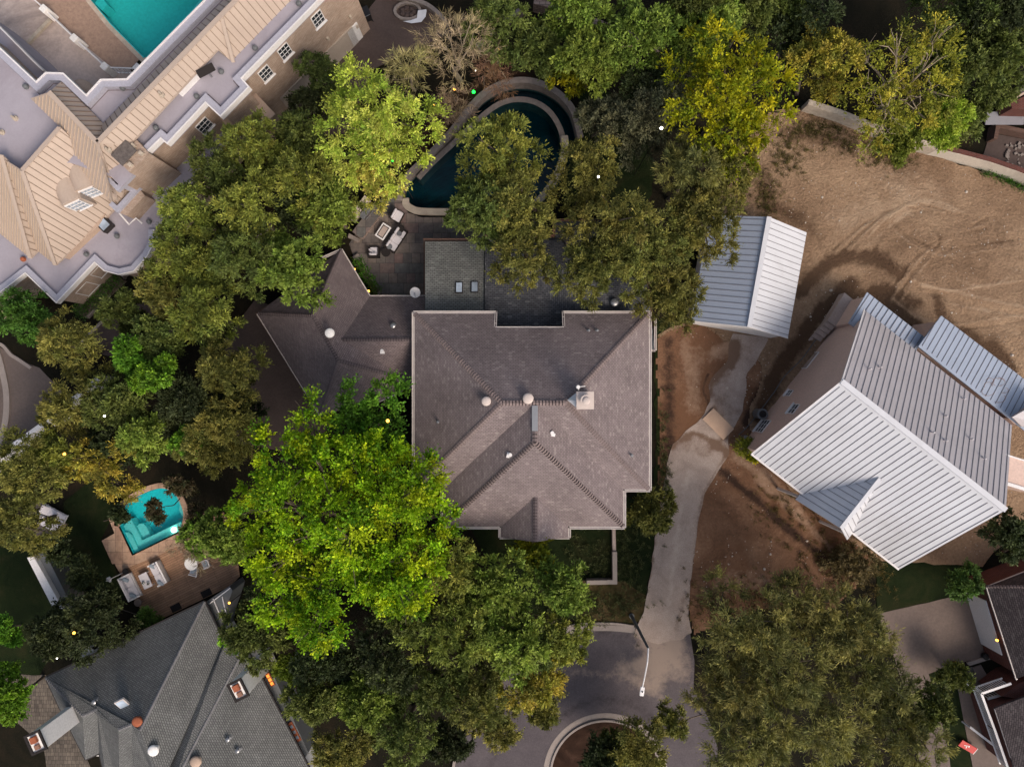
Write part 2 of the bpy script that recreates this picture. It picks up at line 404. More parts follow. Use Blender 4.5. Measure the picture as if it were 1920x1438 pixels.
        while x < u1 - .03:
            ys = []
            for i in range(m):
                (a, b), (c, d) = q[i], q[(i + 1) % m]
                if (a - x) * (c - x) < 0: ys.append(b + (d - b) * (x - a) / (c - a))
            ys.sort()
            for k in range(0, len(ys) - 1, 2):
                y0, y1 = ys[k] + end0, ys[k + 1] - end1
                if y1 - y0 > .15:
                    A, B = o + u * x + v * y0, o + u * x + v * y1
                    pts = [Q + u * w / 2 * i + n * h * j for Q in (A, B) for i, j in ((-1, -.2), (1, -.2), (1, 1), (-1, 1))]
                    s.add(pts, [(0, 3, 2, 1), (4, 5, 6, 7), (0, 1, 5, 4), (1, 2, 6, 5), (2, 3, 7, 6), (3, 0, 4, 7)], mi)
            x += gap
        return s
    def caps(s, a, b, w=.32, step=.19, h=.05, mi=0):              # lapped ridge tiles
        a, b = Vector(a), Vector(b); d = b - a; L = d.length; d.normalize()
        x = d.cross(Vector((0, 0, 1))).normalized(); u = x.cross(d); k = max(1, int(L / step))
        for i in range(k):
            p = a + d * (L * i / k); q = a + d * (L * (i + 1) / k + .02)
            j = random.uniform(-.012, .012)
            q = p.lerp(q, .66)
            pts = [p - x * w / 2 - u * .05, p + u * .02, p + x * w / 2 - u * .05, q - x * w / 2 + u * (h - .05 + j), q + u * (h + .03 + j), q + x * w / 2 + u * (h - .05 + j)]
            s.add(pts, [(0, 1, 4, 3), (1, 2, 5, 4), (3, 4, 5), (0, 3, 5, 2), (0, 2, 1)], mi)
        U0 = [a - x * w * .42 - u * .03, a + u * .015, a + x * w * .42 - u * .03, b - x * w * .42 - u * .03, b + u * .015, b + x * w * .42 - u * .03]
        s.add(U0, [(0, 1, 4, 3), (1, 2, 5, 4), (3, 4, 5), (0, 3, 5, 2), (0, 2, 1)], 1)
        return s

def tag(o, label=None, cat=None, group=None, kind=None):
    if label: o['label'] = label
    if cat: o['category'] = cat
    if group: o['group'] = group
    if kind: o['kind'] = kind
    return o
def thing(name, label, cat, loc, group=None):
    o = bpy.data.objects.new(name, None); C.objects.link(o); o.empty_display_size = .5
    o.location = loc; tag(o, label, cat, group); return o
def wloc(o):
    v = Vector(o.location)
    return v + wloc(o.parent) if o.parent else v
def obj(name, mb, mats, parent=None, origin=None, bevel=0, smooth=False, label=None):
    base = wloc(parent) if parent else Vector((0, 0, 0))
    if origin is None: origin = base if parent else Vector((0, 0, 0))
    origin = Vector(origin)
    me = bpy.data.meshes.new(name)
    me.from_pydata([tuple(p - origin) for p in mb.v], [], mb.f)
    mats = [mats] if isinstance(mats, str) else mats
    for m in mats: me.materials.append(MATS[m])
    me.polygons.foreach_set('material_index', mb.mi)
    if bevel:
        bm = bmesh.new(); bm.from_mesh(me)
        bmesh.ops.remove_doubles(bm, verts=bm.verts, dist=.0005)
        es = [e for e in bm.edges if len(e.link_faces) == 2 and e.calc_face_angle(0) > .5]
        bmesh.ops.bevel(bm, geom=es, offset=bevel, segments=2, affect='EDGES', clamp_overlap=True)
        bm.to_mesh(me); bm.free()
    uvl = me.uv_layers.new(name='uv')
    co_ = np.empty(len(me.vertices) * 3); me.vertices.foreach_get('co', co_); co_ = co_.reshape(-1, 3)
    li = np.empty(len(me.loops), dtype=np.int32); me.loops.foreach_get('vertex_index', li)
    nn = np.empty(len(me.polygons) * 3); me.polygons.foreach_get('normal', nn); nn = nn.reshape(-1, 3)
    lt = np.empty(len(me.polygons), dtype=np.int32); me.polygons.foreach_get('loop_total', lt)
    N = np.repeat(nn, lt, axis=0); p = co_[li] + np.array(origin)
    U = np.stack([-N[:, 1], N[:, 0], np.zeros(len(N))], 1); ln = np.linalg.norm(U, axis=1)
    flat = ln < .02; U[flat] = (1, 0, 0); ln[flat] = 1; U /= ln[:, None]
    V = np.cross(N, U); uv = np.stack([(p * U).sum(1), (p * V).sum(1)], 1)
    uvl.data.foreach_set('uv', uv.ravel())
    if smooth: me.polygons.foreach_set('use_smooth', [True] * len(me.polygons))
    me.update()
    o = bpy.data.objects.new(name, me); C.objects.link(o)
    if parent: o.parent = parent; o.location = origin - base
    else: o.location = origin
    if label: o['label'] = label
    return o
def px2(pts, z=0): return [tuple(P(x, y, z)[:2]) for x, y in pts]
def inpoly(x, y, poly):
    c = False; n = len(poly)
    for i in range(n):
        x1, y1 = poly[i][:2]; x2, y2 = poly[(i + 1) % n][:2]
        if (y1 > y) != (y2 > y) and x < (x2 - x1) * (y - y1) / (y2 - y1) + x1: c = not c
    return c
def arc(cx, cy, r, a0, a1, n=16, ry=None):
    ry = r if ry is None else ry
    return [(cx + r * math.cos(R(a0 + (a1 - a0) * i / n)), cy + ry * math.sin(R(a0 + (a1 - a0) * i / n))) for i in range(n + 1)]
def smoothpath(pts, k=6, closed=False):
    out = []; n = len(pts)
    for i in range(n if closed else n - 1):
        g = lambda j: Vector(pts[j % n]) if closed else Vector(pts[max(0, min(n - 1, j))])
        a, b, c, d = g(i - 1), g(i), g(i + 1), g(i + 2)
        for t in range(k):
            t /= k
            out.append(tuple(.5 * ((2 * b) + (c - a) * t + (2 * a - 5 * b + 4 * c - d) * t * t + (3 * b - a - 3 * c + d) * t ** 3)))
    if not closed: out.append(tuple(pts[-1]))
    return out

# ------------------------------------------------------------------ ground
POOL_A = px2([(150, -40), (170, 0), (208, 45), (272, 110), (300, 83), (330, 50), (360, 20), (400, -30)])
RING = px2(smoothpath([(752, 382), (757, 352), (772, 330), (800, 303), (845, 257), (880, 212), (912, 180), (955, 160), (1000, 160), (1042, 180), (1070, 212), (1084, 258)], 4) + [(1078, 300), (1050, 345), (1010, 398), (900, 402), (790, 404), (765, 396)])
POOL_C = px2(smoothpath([(250, 1038), (341, 993)], 1) + smoothpath([(345, 985), (347, 965), (341, 944), (331, 927), (318, 918), (304, 915), (284, 919), (262, 929), (245, 940), (234, 951), (229, 964), (225, 986)], 3))
def sheet(name, outer, z, m, holes=(), kind='structure', parent=None):
    vs = [Vector(p) for p in outer]; es = [(i, (i + 1) % len(outer)) for i in range(len(outer))]
    for h in holes:
        b = len(vs); vs += [Vector(p) for p in h]; es += [(b + i, b + (i + 1) % len(h)) for i in range(len(h))]
    V, E, Fc, _, _, _ = delaunay_2d_cdt(vs, es, [], 0, 1e-4)
    mb = MB(); keep = []
    for f in Fc:
        c = sum((V[i] for i in f), Vector((0, 0))) / len(f)
        if inpoly(c.x, c.y, outer) and not any(inpoly(c.x, c.y, h) for h in holes):
            a = (V[f[1]] - V[f[0]]).cross(V[f[2]] - V[f[0]]); keep.append(f if a > 0 else f[::-1])
    mb.add([(p.x, p.y, z) for p in V], keep)
    o = obj(name, mb, m, parent)
    if kind: o['kind'] = kind
    return o
sheet('ground', [(-300, -300), (300, -300), (300, 300), (-300, 300)], 0, 'earth', [POOL_A, RING, POOL_C])
def wobble(poly, amp=.22, step=.6):
    out = []
    for i in range(len(poly)):
        a, b = Vector(poly[i]), Vector(poly[(i + 1) % len(poly)]); k = max(1, int((b - a).length / step))
        for j in range(k):
            q = a.lerp(b, j / k); v = Vector((q.x, q.y, 0)); out.append((q.x + amp * mnoise.fractal(v * .9, 1, 2, 3), q.y + amp * mnoise.fractal(v * .9 + Vector((7, 1, 3)), 1, 2, 3)))
    return out
def slab(name, pts, z, m, z0=-.02, kind='structure'):
    w = px2(pts)
    if name in ('lawn', 'flower_bed', 'path') or m == 'yard_dirt': w = wobble(w)
    elif name == 'concrete_pad': w = wobble(w, .3, .3)
    elif name in ('driveway', 'street'): w = wobble(w, .07, .8)
    mb = MB().prism(w, z0, z); o = obj(name, mb, m)
    if kind: o['kind'] = kind
    return o
slab('lawn', [(1015, 985), (1240, 905), (1226, 1020), (1212, 1110), (1206, 1160), (1105, 1165), (1000, 1150), (930, 1080), (880, 985)], .02, 'grass')
slab('lawn', [(1085, 170), (1200, 180), (1230, 330), (1200, 420), (1060, 400), (1050, 340), (1090, 262)], .02, 'grass')
slab('lawn', [(120, 940), (200, 880), (225, 930), (200, 985), (190, 1012), (214, 1060), (240, 1115), (170, 1150), (112, 1010)], .02, 'grass')
slab('lawn', [(-40, 960), (60, 980), (130, 1160), (60, 1290), (-40, 1270)], .015, 'grass')
slab('lawn', [(1640, 1040), (1800, 1000), (1850, 1080), (1800, 1115), (1645, 1150)], .05, 'grass')
slab('lawn', [(1740, 1262), (1800, 1255), (1850, 1440), (1800, 1500), (1770, 1380)], .03, 'grass')
slab('flower_bed', [(1015, 1095), (1170, 1090), (1215, 1120), (1200, 1166), (1105, 1170)], .028, 'dry_grass')
slab('flower_bed', [(770, 240), (890, 150), (960, 118), (1000, 150), (1000, 160), (955, 158), (912, 176), (880, 208), (845, 252), (800, 300), (770, 290)], .02, 'mulch')
slab('flower_bed', [(1228, 600), (1262, 600), (1262, 800), (1240, 930), (1228, 930)], .045, 'grass')

# dirt lot: a sheet with real relief (graded soil, ruts, heaps)
LOT = wobble(px2([(1232, 628), (1330, 580), (1330, 330), (1440, 215), (1500, 200), (1640, 262), (1735, 290), (1860, 330), (1990, 400), (1990, 900), (1840, 1060), (1640, 1050), (1560, 1150), (1430, 1140), (1300, 1190), (1286, 1120), (1236, 940)]))
RUTS = [([(1925, 580), (1850, 565), (1790, 548), (1740, 535), (1690, 520)], .10, .035), ([(1925, 592), (1850, 578), (1790, 560), (1735, 545)], -.09, .03),
        ([(1655, 455), (1690, 425), (1730, 410), (1775, 420), (1800, 450)], .09, .05), ([(1640, 480), (1690, 440), (1735, 436), (1760, 470), (1740, 510)], -.08, .05),
        ([(1770, 440), (1830, 470), (1870, 510), (1925, 520)], .08, .06), ([(1500, 540), (1545, 490), (1600, 470), (1650, 480), (1680, 500)], .10, .09),
        ([(1440, 700), (1480, 640), (1510, 590), (1545, 540), (1600, 520)], -.09, .07), ([(1420, 690), (1465, 620), (1490, 580), (1530, 520), (1580, 490)], .09, .05),
        ([(1400, 790), (1440, 720), (1490, 660), (1530, 610)], -.10, .06), ([(1560, 560), (1620, 520), (1700, 560), (1780, 570)], .07, .08),
        ([(1620, 440), (1670, 400), (1720, 385)], .09, .04), ([(1330, 760), (1322, 735), (1335, 700), (1380, 660)], -.05, .03),
        *[([(1925, y0 - 20), (1850, y0 - 10), (1780, y0), (1720, y0 - 14), (1670, y0 - 50)], a_, .012) for y0, a_ in ((610, .07), (622, -.06), (545, .06), (480, .05), (468, -.05))], *[([(1560 + k_, 470), (1620 + k_, 420 - k_ * .3), (1690 + k_, 390 - k_ * .3), (1760 + k_, 400)], (.06 if k_ % 20 else -.06), .012) for k_ in (0, 10, 20, 30, 45)], *[([(1660 + k_, 560), (1700 + k_, 500), (1760 + k_ * .5, 450), (1850, 430 - k_)], (.06 if k_ % 20 else -.06), .014) for k_ in (0, 10, 20, 30)],
        ([(1350, 880), (1420, 930), (1500, 1000), (1560, 1060)], .07, .06), ([(1360, 870), (1440, 920), (1530, 990), (1590, 1040)], -.05, .05)]
RW = [([P(x, y).xy for x, y in smoothpath(p, 5)], a, w * 9) for p, a, w in RUTS]
RW = [(p, a * .65, w) for p, a, w in RW]
YARD = wobble(px2([(1225, 640), (1300, 600), (1360, 640), (1400, 640), (1430, 700), (1400, 790), (1420, 850), (1500, 940), (1620, 1035), (1700, 1080), (1640, 1150), (1200, 1250), (1180, 900)]))
def relief(x, y):
    v = Vector((x, y, 0)); e = 0
    w_ = v + Vector((mnoise.noise(v * .3), mnoise.noise(v * .3 + Vector((5, 5, 5))), 0)) * 1.5
    h = .12 + .14 * mnoise.fractal(v * .22, 1, 2, 4) + .05 * mnoise.fractal(v * 1.1 + Vector((9, 3, 1)), 1, 2, 4) + .028 * abs(mnoise.noise(v * 3.1)) + .022 * math.sin(w_.x * 5 + w_.y * 11) * max(0, mnoise.noise(v * .15 + Vector((2, 8, 1))) + .35)
    k = 1.0
    px, py = x * 25 + 960, 719 - y * 25
    if px < 1440 and py > 560: k = .30
    if px < 1405 and py > 610 or px < 1450 and 600 < py < 800: return .04 + min(.025, max(0, h * .1))
    if py > 800: k = .35
    return max(.035, h * k + .035)
STREET_ST = [([(1215, 1190), (1235, 1225), (1225, 1262)], 34, .8), ([(1270, 1200), (1275, 1270)], 22, .55), ([(1200, 1240), (1170, 1250)], 14, .5), ([(1010, 1300), (1080, 1262), (1170, 1270), (1250, 1310)], 10, .35), ([(920, 1438), (950, 1350), (1010, 1290)], 9, -.35), ([(880, 1438), (905, 1370), (960, 1300)], 7, -.3),
             ([(1045, 1345), (1110, 1312), (1180, 1318), (1225, 1350)], 8, -.5), ([(1120, 1190), (1180, 1200)], 9, -.3), ([(1070, 1190), (1130, 1184), (1180, 1190)], 4, -.5)]
LOT_ST = [([(1500, 545), (1545, 500), (1600, 478), (1650, 490), (1690, 515)], 17, -1), ([(1425, 780), (1455, 700), (1500, 640), (1545, 575), (1600, 530)], 17, -1), *[([(1925, y0 - 20), (1850, y0 - 10), (1780, y0), (1720, y0 - 14), (1670, y0 - 50)], 2.5, a_) for y0, a_ in ((610, .8), (622, -.7), (545, .8), (480, .7), (468, -.7))], *[([(1560 + k_, 470), (1620 + k_, 420 - k_ * .3), (1690 + k_, 390 - k_ * .3), (1760 + k_, 400)], 2.5, (.8 if k_ % 20 else -.7)) for k_ in (0, 10, 20, 30, 45)], *[([(1660 + k_, 560), (1700 + k_, 500), (1760 + k_ * .5, 450), (1850, 430 - k_)], 3, (.7 if k_ % 20 else -.7)) for k_ in (0, 10, 20, 30)], ([(1640, 560), (1700, 600), (1725, 640)], 20, -.85), ([(1755, 560), (1770, 600), (1830, 640), (1900, 700)], 14, -.8),
          ([(1430, 320), (1440, 380), (1490, 410), (1540, 440)], 22, -.6), ([(1470, 250), (1540, 262), (1600, 280)], 16, -.6), ([(1560, 590), (1640, 545), (1720, 570)], 14, -.7), ([(1885, 690), (1860, 640)], 16, -.6),
          ([(1925, 578), (1860, 565), (1790, 548), (1720, 535)], 4, .9), ([(1925, 597), (1850, 583), (1780, 570)], 3, .8), ([(1925, 640), (1880, 610), (1820, 560)], 4, .5), ([(1560, 420), (1620, 400), (1700, 380)], 30, .5), ([(1600, 480), (1650, 440), (1700, 400)], 4, .7), ([(1740, 500), (1760, 455), (1740, 425), (1700, 430)], 4, -.7), ([(1700, 410), (1650, 450), (1630, 500)], 5, -.6), ([(1780, 520), (1850, 540), (1910, 500)], 4, .6), ([(1800, 350), (1860, 420), (1900, 480)], 26, -.3), ([(1650, 330), (1750, 360), (1840, 380)], 30, .35)]
YARD_ST = [([(1350, 880), (1420, 940), (1500, 1010), (1580, 1070)], 10, -.9), ([(1380, 860), (1460, 905), (1500, 960)], 12, .6), ([(1420, 900), (1520, 990), (1580, 1050)], 10, .5), ([(1300, 760), (1300, 700), (1280, 650)], 22, .5), ([(1255, 640), (1255, 760), (1255, 860)], 14, -.7), ([(1420, 830), (1480, 910), (1540, 960)], 8, -.6), ([(1330, 1110), (1400, 1090), (1480, 1120)], 26, .4), ([(1330, 760), (1318, 730), (1328, 700)], 4, -.8), ([(1400, 790), (1428, 730), (1480, 650)], 12, -.9), ([(1340, 660), (1400, 640)], 14, .7)]
def resample(pts, d=.07):
    out = [];
    for a, b in zip(pts[:-1], pts[1:]):
        k = max(1, int(math.hypot(b[0] - a[0], b[1] - a[1]) / d)); out += [(a[0] + (b[0] - a[0]) * j / k, a[1] + (b[1] - a[1]) * j / k) for j in range(k)]
    return out
def gridsheet(name, poly, step, m, hf, cond=None, strokes=None):
    x0, x1 = min(p[0] for p in poly), max(p[0] for p in poly); y0, y1 = min(p[1] for p in poly), max(p[1] for p in poly)
    nx, ny = int((x1 - x0) / step) + 1, int((y1 - y0) / step) + 1; mb = MB(); idx = {}; pts = []; fs = []
    def vid(i, j):
        if (i, j) not in idx:
            x, y = x0 + i * step, y0 + j * step; idx[i, j] = len(pts); pts.append((x, y, hf(x, y)))
        return idx[i, j]
    for i in range(nx):
        for j in range(ny):
            if inpoly(x0 + (i + .5) * step, y0 + (j + .5) * step, poly) and (cond is None or cond(x0 + (i + .5) * step, y0 + (j + .5) * step)):
                fs.append((vid(i, j), vid(i + 1, j), vid(i + 1, j + 1), vid(i, j + 1)))
    use = {}
    for f in fs:
        for k in range(4): e = frozenset((f[k], f[(k + 1) % 4])); use[e] = use.get(e, 0) + 1
    bv = {v for e, c in use.items() if c == 1 for v in e}
    for v in bv:
        x, y, z = pts[v]; best = None
        for i in range(len(poly)):
            a, b = Vector(poly[i][:2]), Vector(poly[(i + 1) % len(poly)][:2]); ab = b - a; tt = max(0, min(1, (Vector((x, y)) - a).dot(ab) / max(1e-9, ab.length_squared))); q = a + ab * tt; dd = (q - Vector((x, y))).length
            if best is None or dd < best[0]: best = (dd, q)
        if best[0] < step * 1.3: pts[v] = (best[1].x, best[1].y, z)
    if hf is relief:
        X = np.array(pts); PX, PY = X[:, 0] * 25 + 960, 719 - X[:, 1] * 25; ok = ~(((PX < 1405) & (PY > 610)) | ((PX < 1450) & (PY > 600) & (PY < 800))) & (PY < 800)
        for sp, a, w in RW:
            pp = np.array(resample([tuple(q) for q in sp], max(.07, w * .5))); dd = np.full(len(X), 99.)
            for q in pp: dd = np.minimum(dd, np.hypot(X[:, 0] - q[0], X[:, 1] - q[1]))
            X[:, 2] += a * np.exp(-(dd / w) ** 2) * ok
        X[:, 2] = np.maximum(X[:, 2], .03); pts = [tuple(p) for p in X]
    mb.add(pts, fs); o = obj(name, mb, m, smooth=True); o['kind'] = 'structure'
    if strokes:
        v = np.zeros(len(pts)); X = np.array([p[:2] for p in pts])
        for sp, w, val in strokes:
            if w < 5.5 and strokes is LOT_ST: val = val * .6
            w = w / 25; pp = np.array(resample([tuple(P(*q).xy) for q in smoothpath(sp, 8)], max(.07, w * .45)))
            wob = np.array([.55 * mnoise.fractal(Vector((x * .7, y * .7, len(sp))), 1, 2, 3) for x, y in X])
            dd = np.full(len(X), 99.)
            for q in pp: dd = np.minimum(dd, np.hypot(X[:, 0] - q[0], X[:, 1] - q[1]))
            v += val * np.exp(-(dd / (w * (1 + wob))) ** 2)
        at = o.data.attributes.new('stain', 'FLOAT', 'POINT'); at.data.foreach_set('value', np.clip(v, -1, 1).astype(np.float32))
    return o
gridsheet('dirt_lot', LOT, .1, 'dirt', relief, lambda x, y: not inpoly(x, y, YARD), LOT_ST)
gridsheet('dirt_yard', YARD, .15, 'yard_dirt', relief, lambda x, y: inpoly(x, y, LOT), YARD_ST)
# pebbles and clods over the lot
rng = np.random.default_rng(5); mb = MB()
for i in range(2600):
    px, py = rng.uniform(1290, 1919), rng.uniform(240, 1130); q = P(px, py)
    if not inpoly(q.x, q.y, LOT): continue
    den = .25 + .75 * (mnoise.noise(Vector((q.x * .25, q.y * .25, 4))) > .1)
    if rng.random() > den: continue
    r = rng.uniform(.02, .06) * (1 + 1.8 * (rng.random() > .93)); z = relief(q.x, q.y) - r * .3; a = rng.uniform(0, 6)
    pts = [(q.x + r * math.cos(a + k * 1.26) * rng.uniform(.7, 1.2), q.y + r * math.sin(a + k * 1.26) * rng.uniform(.7, 1.2), z) for k in range(5)]
    pts += [(q.x + (p[0] - q.x) * .5, q.y + (p[1] - q.y) * .5, z + r) for p in pts[:5]]
    mb.add(pts, [(k, (k + 1) % 5, 5 + (k + 1) % 5, 5 + k) for k in range(5)] + [(5, 6, 7, 8, 9)])
tag(obj('pebbles', mb, 'pebble'), 'pale pebbles and clods strewn over the bare dirt lot', 'pebbles', kind='stuff')

STREET = px2([(840, 1520), (846, 1450), (868, 1392), (900, 1330), (950, 1240), (1040, 1178), (1105, 1172), (1192, 1176), (1292, 1176), (1302, 1240), (1300, 1290), (1330, 1350), (1345, 1400), (1345, 1520)])
gridsheet('street', STREET, .3, 'street_asphalt', lambda x, y: .06, None, STREET_ST)
DRV = wobble(px2([(1188, 1190), (1206, 1148), (1214, 1110), (1226, 1020), (1240, 935), (1250, 870), (1262, 832), (1285, 808), (1306, 792), (1320, 775), (1332, 752), (1328, 722), (1338, 702), (1362, 680), (1372, 625), (1440, 632), (1432, 652), (1402, 700), (1392, 770), (1378, 798), (1364, 815), (1366, 850), (1345, 885), (1320, 925), (1308, 990), (1296, 1080), (1290, 1150), (1296, 1185), (1270, 1200), (1235, 1205), (1205, 1200)]), .12, .4)
DRV_ST = [([(1262, 835), (1300, 812), (1345, 835)], 7, -.8), ([(1345, 835), (1366, 850)], 10, -.9), ([(1250, 870), (1240, 930), (1228, 1010), (1216, 1100)], 4, -.55), ([(1362, 850), (1320, 925), (1308, 990), (1298, 1080)], 4, -.5), ([(1290, 880), (1275, 960), (1262, 1060), (1250, 1150)], 7, .35), ([(1330, 740), (1340, 700), (1380, 640)], 9, -.7), ([(1400, 640), (1390, 690), (1375, 760)], 10, .4), ([(1335, 770), (1350, 800), (1360, 820)], 8, -1), ([(1375, 650), (1372, 690)], 9, -.8), ([(1345, 700), (1400, 640)], 22, -.55), ([(1350, 750), (1385, 770)], 16, -.4), ([(1290, 830), (1330, 850)], 14, -.4), ([(1285, 1110), (1265, 1180)], 5, -.4)]
gridsheet('driveway', DRV, .12, 'drive_concrete', lambda x, y: .085, None, DRV_ST)
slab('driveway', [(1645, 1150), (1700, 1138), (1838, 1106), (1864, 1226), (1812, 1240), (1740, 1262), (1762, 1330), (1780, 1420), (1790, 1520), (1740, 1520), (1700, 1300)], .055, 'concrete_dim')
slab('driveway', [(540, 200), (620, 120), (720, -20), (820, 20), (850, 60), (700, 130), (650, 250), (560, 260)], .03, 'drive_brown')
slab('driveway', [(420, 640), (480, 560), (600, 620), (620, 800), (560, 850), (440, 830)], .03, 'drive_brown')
slab('driveway', [(160, 628), (240, 575), (300, 560), (330, 620), (260, 680), (180, 662)], .03, 'drive_brown')
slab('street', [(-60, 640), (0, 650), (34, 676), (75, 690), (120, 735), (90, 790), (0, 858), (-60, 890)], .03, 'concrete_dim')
slab('driveway', [(-60, 1262), (85, 1265), (110, 1325), (165, 1428), (200, 1520), (100, 1520), (82, 1400), (30, 1350), (-60, 1345)], .03, 'yard_pavers')
slab('path', [(128, 1083), (178, 1076), (182, 1110), (165, 1130), (160, 1115)], .05, 'coping_pavers')
def kerb(name, pts, w, z1, m='kerb', z0=-.05, cl=False, label=None, cat=None):
    mb = MB().ribbon(px2(pts), w / 2, w / 2, z0, z1, cl); o = obj(name, mb, m, bevel=.012)
    if label: tag(o, label, cat)
    else: o['kind'] = 'structure'
    return o
kerb('kerb', smoothpath([(1040, 1182), (1075, 1171), (1110, 1168), (1150, 1168), (1188, 1173)]), .18, .16)
kerb('gutter_strip', smoothpath([(1040, 1192), (1075, 1180), (1110, 1177), (1150, 1177), (1190, 1181)]), .45, .07)
kerb('kerb', smoothpath([(846, 1520), (850, 1438), (862, 1398), (890, 1340), (920, 1290)]), .2, .18)
kerb('kerb', arc(1135, 1452, 103, 150, 400, 50), .16, .20)
kerb('gutter_strip', arc(1135, 1452, 111, 150, 400, 50), .45, .075)
kerb('kerb', smoothpath([(-40, 655), (0, 645), (22, 665), (36, 674), (60, 690)]), .25, .15)
kerb('kerb', smoothpath([(-10, 640), (5, 690), (14, 740), (12, 790), (0, 830)]), .45, .15)
slab('traffic_island', arc(1135, 1452, 101, 0, 360, 40)[:-1], .11, 'mulch')
kerb('kerb', [(148, 648), (190, 606), (232, 570), (290, 520)], .2, .15)

# ------------------------------------------------------------------ swimming pools
def basin(t, poly, depth, m, wm='coping_stone', top=.02):
    a = sum(poly[i][0] * poly[(i + 1) % len(poly)][1] - poly[(i + 1) % len(poly)][0] * poly[i][1] for i in range(len(poly)))
    if a < 0: poly = poly[::-1]
    mb = MB().ribbon(poly, 0, .15, -depth - .1, top, True); mb.prism(poly, -depth - .1, -depth, bot=False)
    return obj('basin', mb, m, t)
t = thing('courtyard_pool', 'teal swimming pool in the courtyard behind the tan metal roofed mansion', 'swimming pool', P(290, 20))
basin(t, POOL_A, 1.5, 'plaster_teal')
obj('water', MB().add([(x, y, -.12) for x, y in POOL_A], [tuple(range(len(POOL_A)))[::-1]]), 'water_teal', t)
obj('coping', MB().ribbon(px2([(148, -40), (166, 2), (204, 49), (269, 115), (276, 112)]), .16, .16, -.1, .06), 'pale_stone', t)
obj('step', MB().prism(px2([(172, 2), (184, -12), (196, 4), (186, 16)]), -1.5, -.35), 'plaster_teal', t)

t = thing('garden_pool', 'dark blue round ended pool with a curved stone catch wall, half under the oaks', 'swimming pool', P(930, 290))
INN = smoothpath([(784, 334), (810, 306), (845, 273), (880, 240), (912, 211), (940, 193), (972, 186), (1005, 192), (1033, 212), (1052, 245), (1056, 275)], 4)
basin(t, RING, 1.6, 'plaster_navy', top=0)
inner = px2(INN + [(1046, 300), (1022, 350), (985, 384), (900, 391), (795, 391), (775, 386), (767, 372), (772, 350)])
obj('water', MB().add([(x, y, -.10) for x, y in inner], [tuple(range(len(inner)))[::-1]]), 'water_dark', t)
obj('overflow_wall', MB().ribbon(px2(INN), .2, .2, -1.6, -.04), 'wall_stone', t)
tr = px2([(757, 352), (772, 330), (800, 303), (845, 257), (880, 212), (912, 180), (955, 160), (1000, 160), (1042, 180), (1070, 212), (1084, 258)] + INN[::-1])
obj('catch_basin_water', MB().add([(x, y, -.7) for x, y in tr], [tuple(range(len(tr)))]), 'water_dark', t)
obj('catch_wall', MB().ribbon(px2(smoothpath([(750, 378), (755, 350), (770, 328), (798, 301), (843, 255), (878, 210), (911, 177), (955, 157), (1001, 157), (1044, 177), (1073, 210), (1087, 260)], 5)), .25, .2, -1, .35), 'wall_stone', t)
obj('coping', MB().ribbon(px2(smoothpath([(760, 372), (762, 384), (772, 392), (790, 397), (850, 398), (930, 398), (990, 392), (1035, 345), (1058, 290), (1058, 255)], 5)), .27, .27, -.1, .12), 'coping_stone', t, bevel=.03)

t = thing('lit_pool', 'small turquoise lit pool with a curved end and steps beside the lounge deck', 'swimming pool', P(285, 975))
basin(t, POOL_C, 1.3, 'plaster_turquoise', top=.0)
st = MB(); st.prism(px2([(250, 1038), (341, 993), (334, 980), (261, 1015), (240, 975), (226, 988)]), -1.3, -.42)
obj('ledge', st, 'plaster_pale', t)
obj('step', MB().prism(px2([(261, 1015), (274, 1009), (266, 992), (260, 985), (252, 985), (247, 990)]), -1.3, -.7), 'plaster_pale', t)
obj('step', MB().prism(px2([(231, 999), (238, 999), (244, 1004), (258, 1034), (251, 1038)]), -1.3, -.22), 'plaster_pale', t)
obj('tanning_ledge', MB().prism(px2([(341, 993), (345, 985), (347, 965), (341, 944), (331, 927), (326, 935), (333, 950), (331, 957), (341, 976), (338, 987)]), -1.3, -.38), 'plaster_pale', t)
obj('water', MB().add([(x, y, -.08) for x, y in POOL_C], [tuple(range(len(POOL_C)))]), 'water_clear', t)
obj('pool_light', MB().cyl(*P(322, 995).xy, -.41, -.30, .2, n=12), 'pool_glow', t)
obj('coping', MB().ribbon(px2(smoothpath([(345, 990), (350, 965), (344, 942), (334, 924), (320, 914), (304, 910), (283, 914), (260, 924), (241, 936), (230, 948), (223, 964), (220, 986)], 3)), .2, .2, -.2, .10), 'coping_pavers', t)
holes = [POOL_C]
sheet('pool_terrace', px2([(192, 1013), (216, 999), (205, 972), (212, 958), (222, 962), (223, 985), (249, 1041), (343, 995), (352, 1012), (300, 1040), (224, 1070), (216, 1056), (212, 1057)]), .10, 'coping_pavers', holes)
slab('wood_deck', [(224, 1070), (300, 1040), (352, 1012), (343, 995), (352, 960), (420, 960), (440, 1000), (450, 1080), (432, 1098), (290, 1166), (272, 1156), (262, 1136), (240, 1100)], .085, 'deck_wood')

